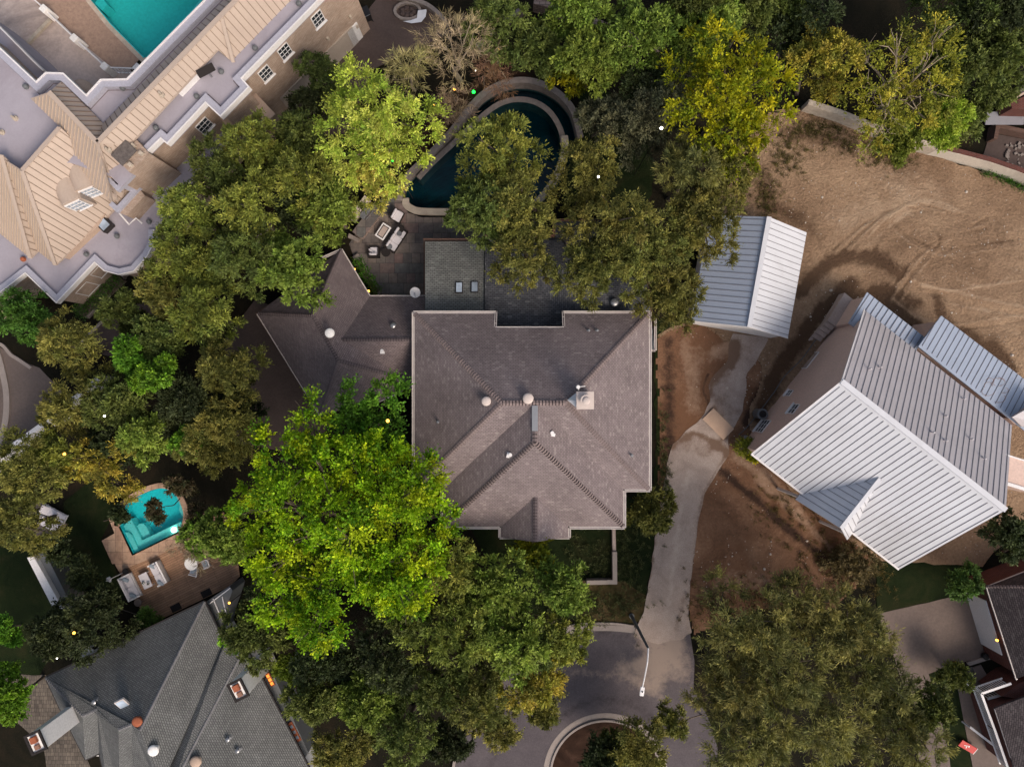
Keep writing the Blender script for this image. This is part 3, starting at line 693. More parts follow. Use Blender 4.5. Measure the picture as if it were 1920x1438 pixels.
# ------------------------------------------------------------------ central house
EZ, RZ = 5.8, 9.8
t = house = thing('shingle_house', 'large brown shingled hip roofed house in the middle with white gutters and low wings', 'house', (1.3, -2.5, 0))
k = (RZ - EZ) / 5.87
N = lambda x, y: (x, y, EZ + (4.67 - y) * k)
A, B = (-.6, -1.2, RZ), (3.26, -1.2, RZ)
nw, ne, se, sw = (-6.52, 4.67, EZ), (9.15, 4.67, EZ), (9.15, -7.07, EZ), (-6.52, -7.07, EZ)
w1, w2, m0, m1 = (-4.62, -9.55, EZ), (7.45, -9.55, EZ), (1.4, -1.2, RZ), (1.4, -3.6, RZ)
c1, c2 = (-4.62, -7.07, EZ), (7.45, -7.07, EZ)
n1, n2, n3, n4 = N(-1.07, 4.67), N(-1.07, 3.62), N(3.36, 3.62), N(3.36, 4.67)
faces = [[nw, A, B, ne, n4, n3, n2, n1], [nw, sw, A], [sw, c1, m0, A], [m0, c2, se, B], [se, ne, B], [c1, w1, m1, m0], [m0, m1, w2, c2], [w1, w2, m1]]
hs = 'main_shingle'
obj('roof', MB().roof(faces, .2), hs, t)
for a, b in ((nw, A), (A, B), (ne, B), (se, B), (sw, A), (m1, w1), (m1, w2)): obj('ridge_cap', MB().caps(b, a, .34, .2), ['cap_tile', 'cap_shade'], t)
obj('ridge_cap', MB().caps((1.4, -2.9, RZ), m1, .34, .2), ['cap_tile', 'cap_shade'], t)
obj('ridge_flashing', MB().beam((1.4, -1.35, RZ - .02), (1.4, -2.9, RZ - .02), .36, .06), 'steel', t)
# porch gable
zr = 7.3; pe = -10.25
r0, r1 = (1.5, -7.35, zr), (1.5, pe, zr); q1, q2 = (-.75, -9.5, EZ), (-.75, pe, EZ); q3, q4 = (3.75, -9.5, EZ), (3.75, pe, EZ)
g = obj('porch_roof', MB().roof([[r0, q1, q2, r1], [r0, r1, q4, q3]], .15).add([(1.5, pe + .1, zr - .15), (-.6, pe + .1, EZ - .1), (3.6, pe + .1, EZ - .1)], [(0, 1, 2)]), hs, t)
obj('ridge_cap', MB().caps(r0, r1, .34, .2), ['cap_tile_dark', 'cap_shade'], t)
obj('porch_floor', MB().prism(px2([(982, 975), (1014, 975), (1014, 1040), (982, 1040)]), -.05, .12), 'concrete', t)
body_main = body = [(-6.1, 4.2), (-1.4, 4.2), (-1.4, 3.2), (3.7, 3.2), (3.7, 4.2), (8.7, 4.2), (8.7, -6.6), (7.0, -6.6), (7.0, -9.1), (3.2, -9.1), (3.2, -9.8), (-.2, -9.8), (-.2, -9.1), (-4.2, -9.1), (-4.2, -6.6), (-6.1, -6.6)]
obj('wall', MB().prism(body, -.05, EZ - .15), 'brick_brown', t)
def gutter(path, z=None, w=.13, m='gutter_white', par=None, gap=.9):
    mb = MB(); path = [Vector(p) for p in path]
    for a, b in zip(path[:-1], path[1:]):
        d = (b - a); L = d.length; d.normalize(); s = d.cross(Vector((0, 0, 1))).normalized()
        mb.beam(a - s * 0 - Vector((0, 0, .12)), b - Vector((0, 0, .12)), w, .015)
        for e in (-1, 1): mb.beam(a + s * e * w / 2 - Vector((0, 0, .12)), b + s * e * w / 2 - Vector((0, 0, .12)), .04, .13)
        for i in range(1, int(L / gap) + 1): q = a + d * i * gap; mb.beam(q - s * w / 2, q + s * w / 2, .035, .02)
    return obj('gutter', mb, m, par)
o_ = .08
gutter([(-6.6, -7.1, EZ), (-6.6, 4.76, EZ), (-1.07, 4.76, EZ)], par=t)
gutter([(-1.07, 4.76, EZ), (-1.1, 3.66, EZ + .65), (3.42, 3.66, EZ + .65), (3.42, 4.76, EZ + .0), (9.24, 4.76, EZ), (9.24, -7.15, EZ), (7.53, -7.15, EZ), (7.53, -9.64, EZ), (3.84, -9.64, EZ), (3.84, -10.3, EZ), (2.6, -10.3, EZ)], par=t)
gutter([(-4.7, -7.1, EZ), (-4.7, -9.64, EZ), (-.83, -9.64, EZ), (-.83, -10.3, EZ), (.4, -10.3, EZ)], par=t)
def on_roof(px, py, f): return hit(px, py, Vector(f[0]), Vector(f[1]), Vector(f[2]))
def mushroom(px, py, f, r, par, m='stucco_white', name='roof_vent'):
    p = on_roof(px, py, f); mb = MB().cyl(p.x, p.y, p.z - .25, p.z + .22, r * .55); mb.cyl(p.x, p.y, p.z + .2, p.z + .27, r * 1.0); mb.dome(p.x, p.y, p.z + .27, r, r * .45)
    return obj(name, mb, m, par, smooth=False)
def pipe(px, py, f, par, m='steel', r=.06, h=.35, cowl=True):
    p = on_roof(px, py, f); mb = MB().cyl(p.x, p.y, p.z - .1, p.z + .04, r * 2.6, r * 1.6); mb.cyl(p.x, p.y, p.z, p.z + h, r)
    if cowl: mb.cyl(p.x, p.y, p.z + h, p.z + h + .05, r * 1.7, r * .8)
    return obj('vent_pipe', mb, m, par)
def hood(px, py, f, par, rz, m='white_paint', s=.34):
    p = on_roof(px, py, f); c, n = math.cos(rz), math.sin(rz)
    mb = MB(); mb.box(p.x, p.y, p.z - .08, s, s * .55, .14, rz); mb.cyl(p.x - n * -.12, p.y + c * .12, p.z, p.z + .2, s * .36, n=14)
    return obj('vent_hood', mb, m, par)
mushroom(912, 752, faces[1], .30, t, 'vent_cream'); mushroom(990, 747, faces[0], .34, t, 'vent_cream')
hood(953, 853, faces[5], t, R(80)); hood(1036, 815, faces[6], t, R(-10))
for a, b, f in ((1103, 620, 0), (1119, 620, 0), (1183, 853, 4), (822, 791, 1)): pipe(a, b, faces[f], t)
p = on_roof(1093, 750, faces[3]); ch = MB().box(p.x + .05, p.y, p.z - 1.6, .92, .95, 2.35)
c_ = obj('chimney', ch, 'stucco_tan', t)
cz = p.z + .75
cc = MB().box(p.x + .05, p.y, cz, 1.06, 1.06, .1); cc.cyl(p.x + .08, p.y, cz + .1, cz + .42, .28, .22); cc.cyl(p.x + .08, p.y, cz + .42, cz + .5, .36, .36); cc.dome(p.x + .08, p.y, cz + .5, .24, .12)
obj('chimney_cap', cc, 'vent_cream', c_, bevel=.015)
cr = MB().add([(p.x - .42, p.y - .45, p.z + .1), (p.x - .42, p.y + .45, p.z + .1), (p.x - .95, p.y, p.z - .1), (p.x - .42, p.y, p.z + .42)], [(0, 3, 2), (3, 1, 2), (0, 2, 1), (0, 1, 3)]); obj('cricket', cr, 'white_metal', c_)
d = MB().tube([(p.x - .3, p.y + .45, p.z + .3), (p.x - .35, p.y + .75, p.z + .9)], .04); d.cyl(p.x - .4, p.y + .8, p.z + .75, p.z + 1.25, .11, .11); d.tube([(p.x - .4, p.y + .8, p.z + .95), (p.x + .05, p.y + .85, p.z + .95)], .025)
tag(obj('antenna', d, 'white_paint'), 'small white antenna cylinder strapped to the pale square chimney', 'antenna')

# garage wing, west
t = wing = thing('garage_wing', 'low dark brown shingled angled wing west of the main roof', 'building', P(640, 640))
ws = 'wing_shingle'; e = 3.0
A_, B_, C_ = P(640, 468, e), P(693, 556, e), P(800, 556, e)
E_, F_, G_, H_ = P(483, 588, e), P(600, 778, e), P(708, 753, e), P(790, 716, e)
R1, R2, S1, S2 = P(586, 592, 6.0), P(634, 676, 6.0), P(640, 637, 5.45), P(800, 637, 5.45)
T1_ = P(772, 714, 3.4)
wf = [[E_, F_, R2, R1], [E_, R1, A_], [A_, R1, S1, B_], [B_, S1, S2, C_], [R1, R2, S1], [S1, R2, T1_], [S1, T1_, P(800, 712, 3.4), S2], [R2, F_, G_, H_, T1_]]
tri = []
for f in wf:
    if len(f) > 3:
        for i in range(1, len(f) - 1): tri.append([f[0], f[i], f[i + 1]])
    else: tri.append(f)
obj('roof', MB().roof([[tuple(p) for p in f] for f in wf[:0]] + [[tuple(p) for p in f] for f in tri], .18), ws, t)
for a, b in ((E_, R1), (R1, R2), (R2, T1_), (S1, S2), (R1, A_), (R2, F_)): obj('ridge_cap', MB().caps(a, b, .3, .18), ['cap_tile_dark', 'cap_shade'], t)
obj('wall', MB().prism([tuple(P(x, y).xy) for x, y in ((645, 500), (690, 570), (790, 570), (790, 712), (708, 740), (605, 755), (505, 595))], -.05, e - .1), 'brick_brown', t)
gutter([E_, F_], par=t); gutter([A_, B_, C_], par=t, gap=.8); gutter([H_, G_], par=t); gutter([A_, P(604, 484, e)], par=t)
mushroom(620, 625, (R1, R2, E_), .32, t); hood(717, 661, (S1, T1_, S2), t, R(0), s=.3); pipe(737, 611, (S1, S2, B_), t, r=.1, h=.15)

# sun room, low shed roof with skylights
t = thing('sun_room', 'grey green shingled low roof with two skylights beside the stone patio', 'building', P(850, 520))
sf = [P(797, 453, 3.1), P(908, 453, 3.1), P(908, 588, 4.4), P(797, 588, 4.4)]
obj('roof', MB().roof([[tuple(q) for q in sf]], .2), 'grey_green_shingle', t)
obj('wall', MB().prism(px2([(803, 462), (905, 462), (905, 590), (803, 590)], 0), -.05, 2.9), 'brick_brown', t)
for (a, b, m) in ((861, 540, 'glass_sky'), (890, 539, 'glass_sky')):
    p = on_roof(a, b, sf); M_ = Matrix.Translation(p) @ Matrix.Rotation(-math.atan2(1.3, 4.8), 4, 'X')
    s_ = obj('skylight', MB(M_).box(0, 0, -.05, .52, .82, .16), 'gutter_dark', t, bevel=.015); obj('pane', MB(M_).box(0, 0, .1, .40, .70, .018), m, s_)
# rear low wing, north
t = thing('rear_wing', 'dark blue grey low shingled wing under the oaks north of the main roof', 'building', P(1060, 520))
a0, a1, a2, a3, a4, a5, a6 = P(909, 446, 3.1), P(1041, 446, 3.1), P(1041, 416, 3.1), P(1200, 416, 3.1), P(1228, 445, 3.1), P(1228, 656, 3.1), P(1205, 656, 3.1)
rf = [[P(909, 446, 3.1), P(1041, 446, 3.1), P(1075, 452, 3.5), P(1100, 520, 5.0), P(1100, 625, 5.0), P(909, 625, 5.0)], [P(1041, 446, 3.1), P(1041, 416, 3.1), P(1075, 452, 3.5)], [P(1041, 416, 3.1), P(1200, 416, 3.1), P(1160, 520, 5.0), P(1100, 520, 5.0), P(1075, 452, 3.5)], [P(1200, 416, 3.1), P(1228, 656, 3.1), P(1160, 640, 5.0), P(1160, 520, 5.0)], [P(1100, 520, 5), P(1160, 520, 5), P(1160, 640, 5), P(1100, 640, 5)]]
tri = [[tuple(f[0]), tuple(f[i]), tuple(f[i + 1])] for f in rf for i in range(1, len(f) - 1)]
obj('roof', MB().roof(tri, .18), 'blue_grey_shingle', t)
obj('ridge_cap', MB().caps(P(1041, 416, 3.1), P(1100, 520, 5.0), .3, .18), ['cap_tile_dark', 'cap_shade'], t)
obj('wall', MB().prism(px2([(915, 458), (1045, 458), (1045, 428), (1195, 428), (1215, 650), (915, 640)]), -.05, 2.9), 'brick_brown', t)
gutter([P(909, 443, 3.1), P(1039, 443, 3.1), P(1039, 413, 3.1), P(1098, 413, 3.1)], m='timber', par=t)
gutter([P(1229, 590, 3.1), P(1229, 657, 3.1), P(1216, 657, 3.1)], par=t)
mushroom(1151, 568, [P(1100, 520, 5), P(1160, 520, 5), P(1160, 640, 5)], .27, t, 'steel')

# ------------------------------------------------------------------ patio
slab('patio', [(655, 458), (700, 385), (718, 372), (745, 372), (757, 384), (765, 399), (790, 408), (1010, 408), (1035, 440), (905, 455), (800, 460), (800, 560), (712, 560), (664, 484)], .06, 'bluestone')
t = thing('raised_planter', 'long narrow stone edged planter of clipped hedge beside the angled wing', 'planter', P(692, 522))
obj('stone_edge', MB().ribbon(px2([(665, 487), (672, 482), (714, 553)]), .16, .16, -.05, .42), 'wall_stone', t, bevel=.02)
t = thing('outdoor_kitchen', 'stone outdoor kitchen counter with a grill on the patio edge', 'outdoor kitchen', P(690, 412))
def L2(cx, cy, ax, ay, bx, by): return P(cx, cy)
cd = (P(718, 395) - P(678, 448)).normalized(); ca = math.atan2(cd.y, cd.x); cm = P(698, 420)
obj('counter_base', MB().box(cm.x - .15, cm.y + .1, -.05, 2.7, .75, .85, ca), 'block_stone', t)
obj('countertop', MB().box(cm.x - .12, cm.y + .08, .80, 2.8, .9, .06, ca), 'bluestone', t, bevel=.012)
q = P(690, 405); gr = MB().box(q.x - .0, q.y, .86, 1.0, .45, .22, ca); gr.tube([(q.x + cd.x * -.4 + .3, q.y + cd.y * -.4 - .2, .98), (q.x + cd.x * .4 + .3, q.y + cd.y * .4 - .2, .98)], .025)
obj('grill', gr, 'steel', t, bevel=.04)
q = P(683, 398); obj('back_wall', MB().box(q.x - .15, q.y, -.05, 2.0, .4, 1.35, ca), 'pale_stone', t)
q = P(663, 438); obj('side_bench', MB().prism(px2([(657, 440), (677, 451), (670, 455), (655, 448)]), -.05, .5), 'wall_stone', t)

def frame(px, py, ang, z=0): return Matrix.Translation(P(px, py, 0) + Vector((0, 0, z))) @ Matrix.Rotation(R(ang), 4, 'Z')
def sofa(name, label, cat, px, py, ang, w, d, z, base, cush, seats, pil=None, group=None, arms=True, sh=.40):
    M_ = frame(px, py, ang, z); t = thing(name, label, cat, M_.translation, group)
    b = MB(M_).box(0, 0, .08, w, d, sh - .2); b.box(0, -d / 2 + .06, .08, w, .12, .58)
    if arms:
        for sx in (-1, 1): b.box(sx * (w / 2 - .06), 0, .08, .12, d, .46)
    for sx in (-1, 1):
        for sy in (-1, 1): b.box(sx * (w / 2 - .07), sy * (d / 2 - .07), 0, .06, .06, .09)
    obj('frame', b, base, t, bevel=.015)
    iw = w - (.26 if arms else .06); cw = iw / seats
    for i in range(seats):
        x = -iw / 2 + cw * (i + .5)
        obj('seat_cushion', MB(M_).box(x, .07, sh - .11, cw - .015, d - .22, .15), cush, t, bevel=.04)
        obj('back_cushion', MB(M_).box(x, -d / 2 + .20, sh + .03, cw - .02, .16, .36), cush, t, bevel=.05)
    for (x, y, a, m) in (pil or []):
        MM = M_ @ Matrix.Translation((x, y, sh + .16)) @ Matrix.Rotation(R(a), 4, 'Z') @ Matrix.Rotation(R(60), 4, 'X')
        tag(obj('throw_pillow', MB(MM).box(0, 0, -.06, .42, .36, .12), m, bevel=.055), 'pillow leaning on the ' + label, 'pillow')
    return t
PZ = .06
sofa('outdoor_sofa', 'white cushioned black wicker sofa on the bluestone patio', 'sofa', 744, 451, 237, 1.95, .85, PZ, 'wicker', 'fabric_white', 3)
sofa('lounge_chair', 'white cushioned black wicker armchair nearest the dark pool', 'armchair', 746, 407, 242, .85, .8, PZ, 'wicker', 'fabric_white', 1, arms=False)
sofa('lounge_chair', 'white cushioned black wicker armchair near the angled wing, pillow on its seat', 'armchair', 703, 475, 0, .85, .8, PZ, 'wicker', 'fabric_white', 1)
for (px, py, a, lab) in ((751, 441, 120, 'round dark grey pillow at the pool end of the white patio sofa'), (733, 466, 30, 'round dark grey pillow at the near end of the white patio sofa')):
    M_ = Matrix.Translation(P(px, py) + Vector((0, 0, PZ + .55))) @ Matrix.Rotation(R(a), 4, 'Z') @ Matrix.Rotation(R(35), 4, 'X')
    tag(obj('throw_pillow', MB(M_).cyl(0, 0, -.07, .07, .22, .19), 'fabric_grey', bevel=.03), lab, 'pillow')
M_ = Matrix.Translation(P(698, 474) + Vector((0, 0, PZ + .5))) @ Matrix.Rotation(R(-40), 4, 'Z') @ Matrix.Rotation(R(55), 4, 'X')
tag(obj('throw_pillow', MB(M_).box(0, 0, -.06, .42, .32, .12), 'fabric_white', bevel=.05), 'white pillow tipped on the seat of the armchair near the angled wing', 'pillow')
M_ = frame(720.5, 437, 57, PZ); t = thing('coffee_table', 'rectangular white fire table with a black inlay on the bluestone patio', 'table', M_.translation)
obj('base', MB(M_).box(0, 0, 0, 1.0, .6, .4), 'wicker', t); obj('tabletop', MB(M_).box(0, 0, .40, 1.15, .74, .05), 'white_paint', t, bevel=.01)
obj('inlay', MB(M_).box(0, 0, .45, .92, .52, .012), 'black_plastic', t); obj('burner_pan', MB(M_).box(0, 0, .462, .80, .40, .015), 'concrete', t)
def round_table(px, py, r, h, label, m, z=PZ, legs=3, name='side_table'):
    q = P(px, py); t = thing(name, label, 'side table', (q.x, q.y, z)); obj('tabletop', MB().cyl(q.x, q.y, z + h - .04, z + h, r, n=24), m, t, bevel=.008)
    mb = MB()
    for i in range(legs): a = 2 * math.pi * i / legs; mb.tube([(q.x + r * .4 * math.cos(a), q.y + r * .4 * math.sin(a), z + h - .04), (q.x + r * .8 * math.cos(a), q.y + r * .8 * math.sin(a), z)], .018)
    obj('legs', mb, m, t); return t
round_table(726, 476, .33, .5, 'round black side table at the near end of the patio sofa', 'wicker'); round_table(753, 432, .3, .5, 'round black side table behind the patio sofa pool end', 'wicker')
q = P(779, 549, 3.1); t = thing('satellite_dish', 'round white dish at the gutter where the patio meets the wing', 'satellite dish', q)
dm = Matrix.Translation(q + Vector((0, 0, .12))) @ Matrix.Rotation(R(12), 4, 'X')
obj('dish', MB(dm).cyl(0, 0, 0, .05, .30, .38, 28), 'white_paint', t, bevel=.01); obj('feed_arm', MB(dm).tube([(0, -.3, .05), (0, -.05, .4)], .02).box(0, -.05, .36, .12, .16, .08), 'steel', t); obj('mast', MB().cyl(q.x, q.y, q.z - .7, q.z + .14, .035), 'steel', t)

# ------------------------------------------------------------------ white metal roofed house (right)
def roof_seams(name, faces, t, m, ms, gap, tk=.15, zb=None, axis=None, end1=.22, parent=None, w=.045):
    mb = MB().roof([[tuple(p) for p in f] for f in faces], tk, zb)
    for f in faces: mb.seams(f, gap, w=w, mi=1, end1=end1, axis=axis)
    return obj(name, mb, [m, ms], t)
def wall_face(name, pts, m, par, th=.2):      # thin upright wall panel given by world points
    n = (Vector(pts[1]) - Vector(pts[0])).cross(Vector(pts[2]) - Vector(pts[0])).normalized()
    bk = [Vector(p) - n * th for p in pts]; k = len(pts)
    return obj(name, MB().add(list(pts) + bk, [tuple(range(k)), tuple(range(2 * k - 1, k - 1, -1))] + [(i, k + i, k + (i + 1) % k, (i + 1) % k) for i in range(k)]), m, par)
def window(A, B, px, py, w, h, par, cols=3, rows=2, fm='white_paint', gm='glass', name='window', out=1, sill=True):
    u = (B - A); u.z = 0; u.normalize(); n = Vector((u.y, -u.x, 0)) * out
    tt, z = on_wall(A, B, px, py); c = A + u * tt; c.z = z
    M_ = Matrix((( u.x, n.x, 0, c.x), (u.y, n.y, 0, c.y), (0, 0, 1, c.z), (0, 0, 0, 1)))
    mb = MB(M_); f = .055
    for sx in (-1, 1): mb.box(sx * (w / 2), .02, -h / 2 - f, f, .08, h + 2 * f)
    mb.box(0, .02, h / 2, w, .08, f); mb.box(0, .02, -h / 2 - f, w, .08, f)
    if sill: mb.box(0, .06, -h / 2 - f - .06, w + .2, .16, .06)
    for i in range(1, cols): mb.box(-w / 2 + w * i / cols, .025, -h / 2, .022, .03, h)
    for i in range(1, rows): mb.box(0, .03, -h / 2 + h * i / rows - .011, w, .03, .022)
    o = obj(name, mb, fm, par); obj('pane', MB(M_).box(0, .008, -h / 2, w, .012, h), gm, o); return o

ER, RR = 4.6, 9.5
t = wh = thing('metal_roofed_house', 'big white standing seam metal roofed house under construction in the dirt lot', 'house', (24, -3, 0))
rL, rR = P(1578, 715, RR), P(1886, 956, RR)
sL = P(1420, 850, ER); sR = P(1700, 1076, ER); nL, nR = P(1632, 582, ER), P(1912, 800, ER)
d = (rR - rL).normalized(); perp = Vector((-d.y, d.x, 0))
hw = (abs((sL - rL).xy.dot(perp.xy)) + abs((nL - rL).xy.dot(perp.xy))) / 2
L_ = (rR - rL).length
S0 = rL - perp * hw; S0.z = ER; S1_ = S0 + d * L_; N0 = rL + perp * hw; N0.z = ER; N1 = N0 + d * L_
obj('roof', MB().roof([[rL, S0, S1_, rR]], .16).seams([S0, S1_, rR, rL], .43, mi=1, end1=.35, w=.035), ['white_metal', 'seam_dark'], t)
obj('rear_roof', MB().roof([[rL, rR, N1, N0]], .16).seams([rL, rR, N1, N0], .43, mi=1, end1=.3, w=.035), ['grey_and_shade_metal', 'seam_dark'], t)  # same white roof; shade of the slope away from the sun painted in as grey
mb = MB(); mb.beam(rL - Vector((0, 0, .02)), rR - Vector((0, 0, .02)), .34, .07); obj('ridge_cap', mb, 'white_metal', t)
obj('gutter', MB().beam(S0 - Vector((0, 0, .14)) - perp * .06, S1_ - Vector((0, 0, .14)) - perp * .06, .12, .12), 'white_paint', t)
mb = MB(); mb.beam(rL - d * .02, S0 - d * .02, .06, .05); mb.beam(rL - d * .02, N0 - d * .02, .06, .05); obj('rake_trim', mb, 'white_paint', t)
ins = .5; wS0, wN0 = S0 + perp * ins + d * ins, N0 - perp * ins + d * ins; wS1, wN1 = S1_ + perp * ins - d * ins, N1 - perp * ins - d * ins
top = ER + ins * (RR - ER) / hw - .12
body = MB(); b4 = [wS0.xy, wS1.xy, wN1.xy, wN0.xy]; body.prism([tuple(q) for q in b4], -.05, top, top=False)
for q0, q1 in ((wS0, wN0), (wS1, wN1)):
    m_ = (q0 + q1) / 2; a_ = [(q0.x, q0.y, top), (q1.x, q1.y, top), (m_.x, m_.y, RR - .13)]; body.add(a_, [(0, 1, 2), (2, 1, 0)] if 0 else [(0, 2, 1)])
obj('wall', body, 'stucco_pink', t)
A1, B1 = Vector((wN0.x, wN0.y, 0)), Vector((wS0.x, wS0.y, 0))
for (x, y, w_, h_, c_, r_) in ((1430, 799, 1.1, 1.5, 3, 3), (1488, 767, .8, .95, 2, 2), (1480, 737, .5, .8, 2, 2)): window(A1, B1, x, y, w_, h_, t, c_, r_)
window(A1, B1, 1517, 676, 1.5, 1.3, t, 1, 1, 'white_paint', 'concrete', 'opening', sill=False)
for (x, y) in ((1505, 649), (1478, 694)):
    tt, z = on_wall(A1, B1, x, y); u = (B1 - A1).normalized(); c = A1 + u * tt - d * .08
    obj('wall_lamp', MB().box(c.x, c.y, z, .16, .12, .22, math.atan2(u.y, u.x)), 'white_paint', t)
# cross gable
zg = 7.05; ap = hit(1650, 897, S0, S1_, rL); gn = -perp
G0 = ap; G1 = P(1580, 993, ap.z)
g_len = (G1 - G0).xy.dot(gn.xy); G1 = G0 + gn * g_len
gw = 2.25
def on_slope(q): # height of the south slope over a plan point
    return ER + (q - S0).xy.dot(perp.xy) * (RR - ER) / hw
gl, gr = G1 - d * gw, G1 + d * gw; gl.z = gr.z = ER - .15
vl, vr = G0 - d * gw, G0 + d * gw
def valley(side):
    e_ = G1 + d * gw * side; e_.z = ER - .15; q = e_.copy()
    k_ = 0
    while on_slope(q) < ER - .15 + .02 and k_ < 400: q += perp * .02; k_ += 1
    q.z = ER - .15; return q
vl, vr = valley(-1), valley(1)
gf = [[G0, vl, gl, G1], [G0, G1, gr, vr]]
mb = MB().roof([[tuple(p) for p in f] for f in gf], .14)
for f in gf: mb.seams(f, .43, mi=1, end1=.2, w=.035)
go = obj('gable_roof', mb, ['white_metal', 'seam_dark'], t)
obj('ridge_cap', MB().beam(G0 + Vector((0, 0, 0)), G1, .26, .05), 'white_metal', go)
gb = [gl - gn * .25 + d * .25, gr - gn * .25 - d * .25, G1 - gn * .25 - Vector((0, 0, .25))]
obj('gable_wall', MB().add([(q.x, q.y, q.z if q is gb[2] else ER - .25) for q in gb], [(0, 1, 2)]), 'stucco_pink', t)
for q in (gb[0], gb[1]): obj('porch_post', MB().box(q.x - gn.x * .1, q.y - gn.y * .1, -.05, .18, .18, ER - .2, math.atan2(d.y, d.x)), 'white_paint', t)
fS = [S0, S1_, rL]; fN = [N0, N1, rL]
for (x, y) in ((1628, 691), (1648, 688), (1804, 747), (1770, 779), (1770, 825), (1746, 810), (1818, 822), (1842, 858)): pipe(x, y, fN, t, 'grey_and_shade_metal', .05, .32)
# rear shed roofs
t = thing('rear_lean_to', 'pale blue metal lean-to roof at the near left corner behind the white house', 'porch', P(1680, 600))
zz = 3.0
qs = [P(1626, 548, zz), P(1736, 634, zz), P(1700, 680, 3.6), P(1591, 606, 3.6)]
roof_seams('roof', [qs], t, 'blue_and_shade_metal', 'seam_dark', .43, .12, axis=(qs[1] - qs[0]).normalized(), w=.035)
obj('wall', MB().prism([tuple(P(x, y, 3.2).xy) for x, y in ((1624, 556), (1730, 640), (1700, 676), (1594, 606))], -.05, 2.8), 'stucco_pink', t)
a_, b_ = P(1593, 603), P(1622, 562)
window(a_, b_, 1588, 588, .7, .9, t, 2, 2, gm='glass', out=-1); window(a_, b_, 1597, 575, .6, .9, t, 2, 2, gm='glass', out=-1)
t = thing('rear_lean_to', 'long pale blue metal lean-to roof with debris on it behind the white house', 'porch', P(1830, 690))
qs = [P(1765, 592, 3.2), P(1960, 741, 3.2), P(1960, 830, 4.0), P(1905, 788, 4.0), P(1722, 650, 4.0)]
a_, b_, c_ = qs[0], qs[1], qs[4]
qs = [qs[0], qs[1], hit(1960, 838, a_, b_, c_), qs[4]]
roof_seams('roof', [qs], t, 'blue_and_shade_metal', 'seam_dark', .43, .12, axis=(b_ - a_).normalized(), w=.035)
obj('wall', MB().prism([tuple(P(x, y, 3.6).xy) for x, y in ((1764, 602), (1950, 748), (1930, 800), (1726, 652))], -.05, 3.0), 'stucco_pink', t)
mb = MB(); rr_ = random.Random(3)
for i in range(7):
    c0 = hit(1845 + rr_.uniform(-8, 45), 722 + rr_.uniform(-8, 30), a_, b_, c_); pts = []
    a0 = rr_.uniform(0, 6); r0 = rr_.uniform(.2, .5)
    for k in range(9): pts.append(c0 + Vector((r0 * math.cos(a0 + k * .5), r0 * math.sin(a0 + k * .5) * .7, .05 + .02 * k)))
    mb.tube(pts, .013, 4)
tag(obj('loose_wire', mb, 'timber'), 'tangle of loose wire lying on the long blue lean-to roof', 'wire')
t = thing('side_gable', 'stucco dormer with a metal roof at the right end of the white house', 'building', P(1905, 875, 0))
qd = [P(1882, 852, 6.0), P(1990, 850, 6.0), P(1990, 915, 6.0), P(1908, 925, 6.0), P(1878, 905, 6.0)]
obj('wall', MB().prism([tuple(P(x, y, 6.5).xy) for x, y in ((1884, 852), (1990, 885), (1990, 938), (1876, 903))], -.05, 6.5), 'stucco_pink', t)
obj('trim', MB().beam(P(1876, 903, 6.5), P(1990, 938, 6.5), .22, .08).beam(P(1884, 852, 6.5), P(1990, 885, 6.5), .1, .06), 'white_paint', t)
t = thing('side_porch', 'small grey metal porch roof at the far right rear of the white house', 'porch', P(1910, 790, 0))
qs = [P(1898, 782, 5.0), P(1965, 745, 5.0), P(1990, 800, 4.2), P(1916, 800, 4.2)]
obj('roof', MB().roof([[tuple(p) for p in f] for f in ([qs[0], qs[1], qs[2]], [qs[0], qs[2], qs[3]])], .12), 'grey_and_shade_metal', t)
obj('wall', MB().prism([tuple(P(x, y, 4.6).xy) for x, y in ((1902, 785), (1962, 752), (1980, 795), (1914, 796))], -.05, 4.0), 'stucco_pink', t)
# back steps
t = thing('entry_steps', 'concrete stoop with steps beside the stucco gable wall of the white house', 'steps', P(1550, 600))
obj('landing', MB().prism(px2([(1572, 552), (1589, 566), (1556, 614), (1540, 604)]), -.05, 1.0), 'concrete', t, bevel=.01)
for i in range(5):
    u = i / 5; a = [(1540, 604), (1556, 614)]; s = (-5.2, 6.8)
    p1, p2 = (1540 + s[0] * i, 604 + s[1] * i), (1556 + s[0] * i, 614 + s[1] * i); p3, p4 = (p2[0] + s[0], p2[1] + s[1]), (p1[0] + s[0], p1[1] + s[1])
    obj('step', MB().prism(px2([p1, p2, p3, p4]), -.05, .82 - .17 * i), 'concrete', t)
for (x, y, a, lab) in ((1565, 600, 57, 'reddish timber form board leaning between the concrete steps and the stucco wall'), (1549, 634, 57, 'short brown timber board on the ground below the concrete steps')):
    M_ = frame(x, y, a, .05); tag(obj('board', MB(M_).box(0, 0, 0, 1.9 if y < 620 else .9, .28, .06), 'plywood', bevel=.005), lab, 'board')
t = thing('detached_garage', 'small detached garage with a pale metal gable roof half under the oaks', 'garage', P(1405, 510))
q0, q1 = P(1442, 407, 4.8), P(1405, 613, 4.8); e0, e1 = P(1513, 443, 2.7), P(1475, 637, 2.7)
dd = (q1 - q0).normalized(); pp = Vector((-dd.y, dd.x, 0)); 
if pp.x < 0: pp = -pp
w_ = ((e0 - q0).dot(pp) + (e1 - q1).dot(pp)) / 2; e0 = q0 + pp * w_; e1 = q1 + pp * w_; e0.z = e1.z = 2.7
f0, f1 = q0 - pp * w_, q1 - pp * w_; f0.z = f1.z = 2.7
obj('roof', MB().roof([[q0, e0, e1, q1]], .14).seams([q0, e0, e1, q1], .42, mi=1, w=.035), ['white_metal', 'seam_dark'], t)
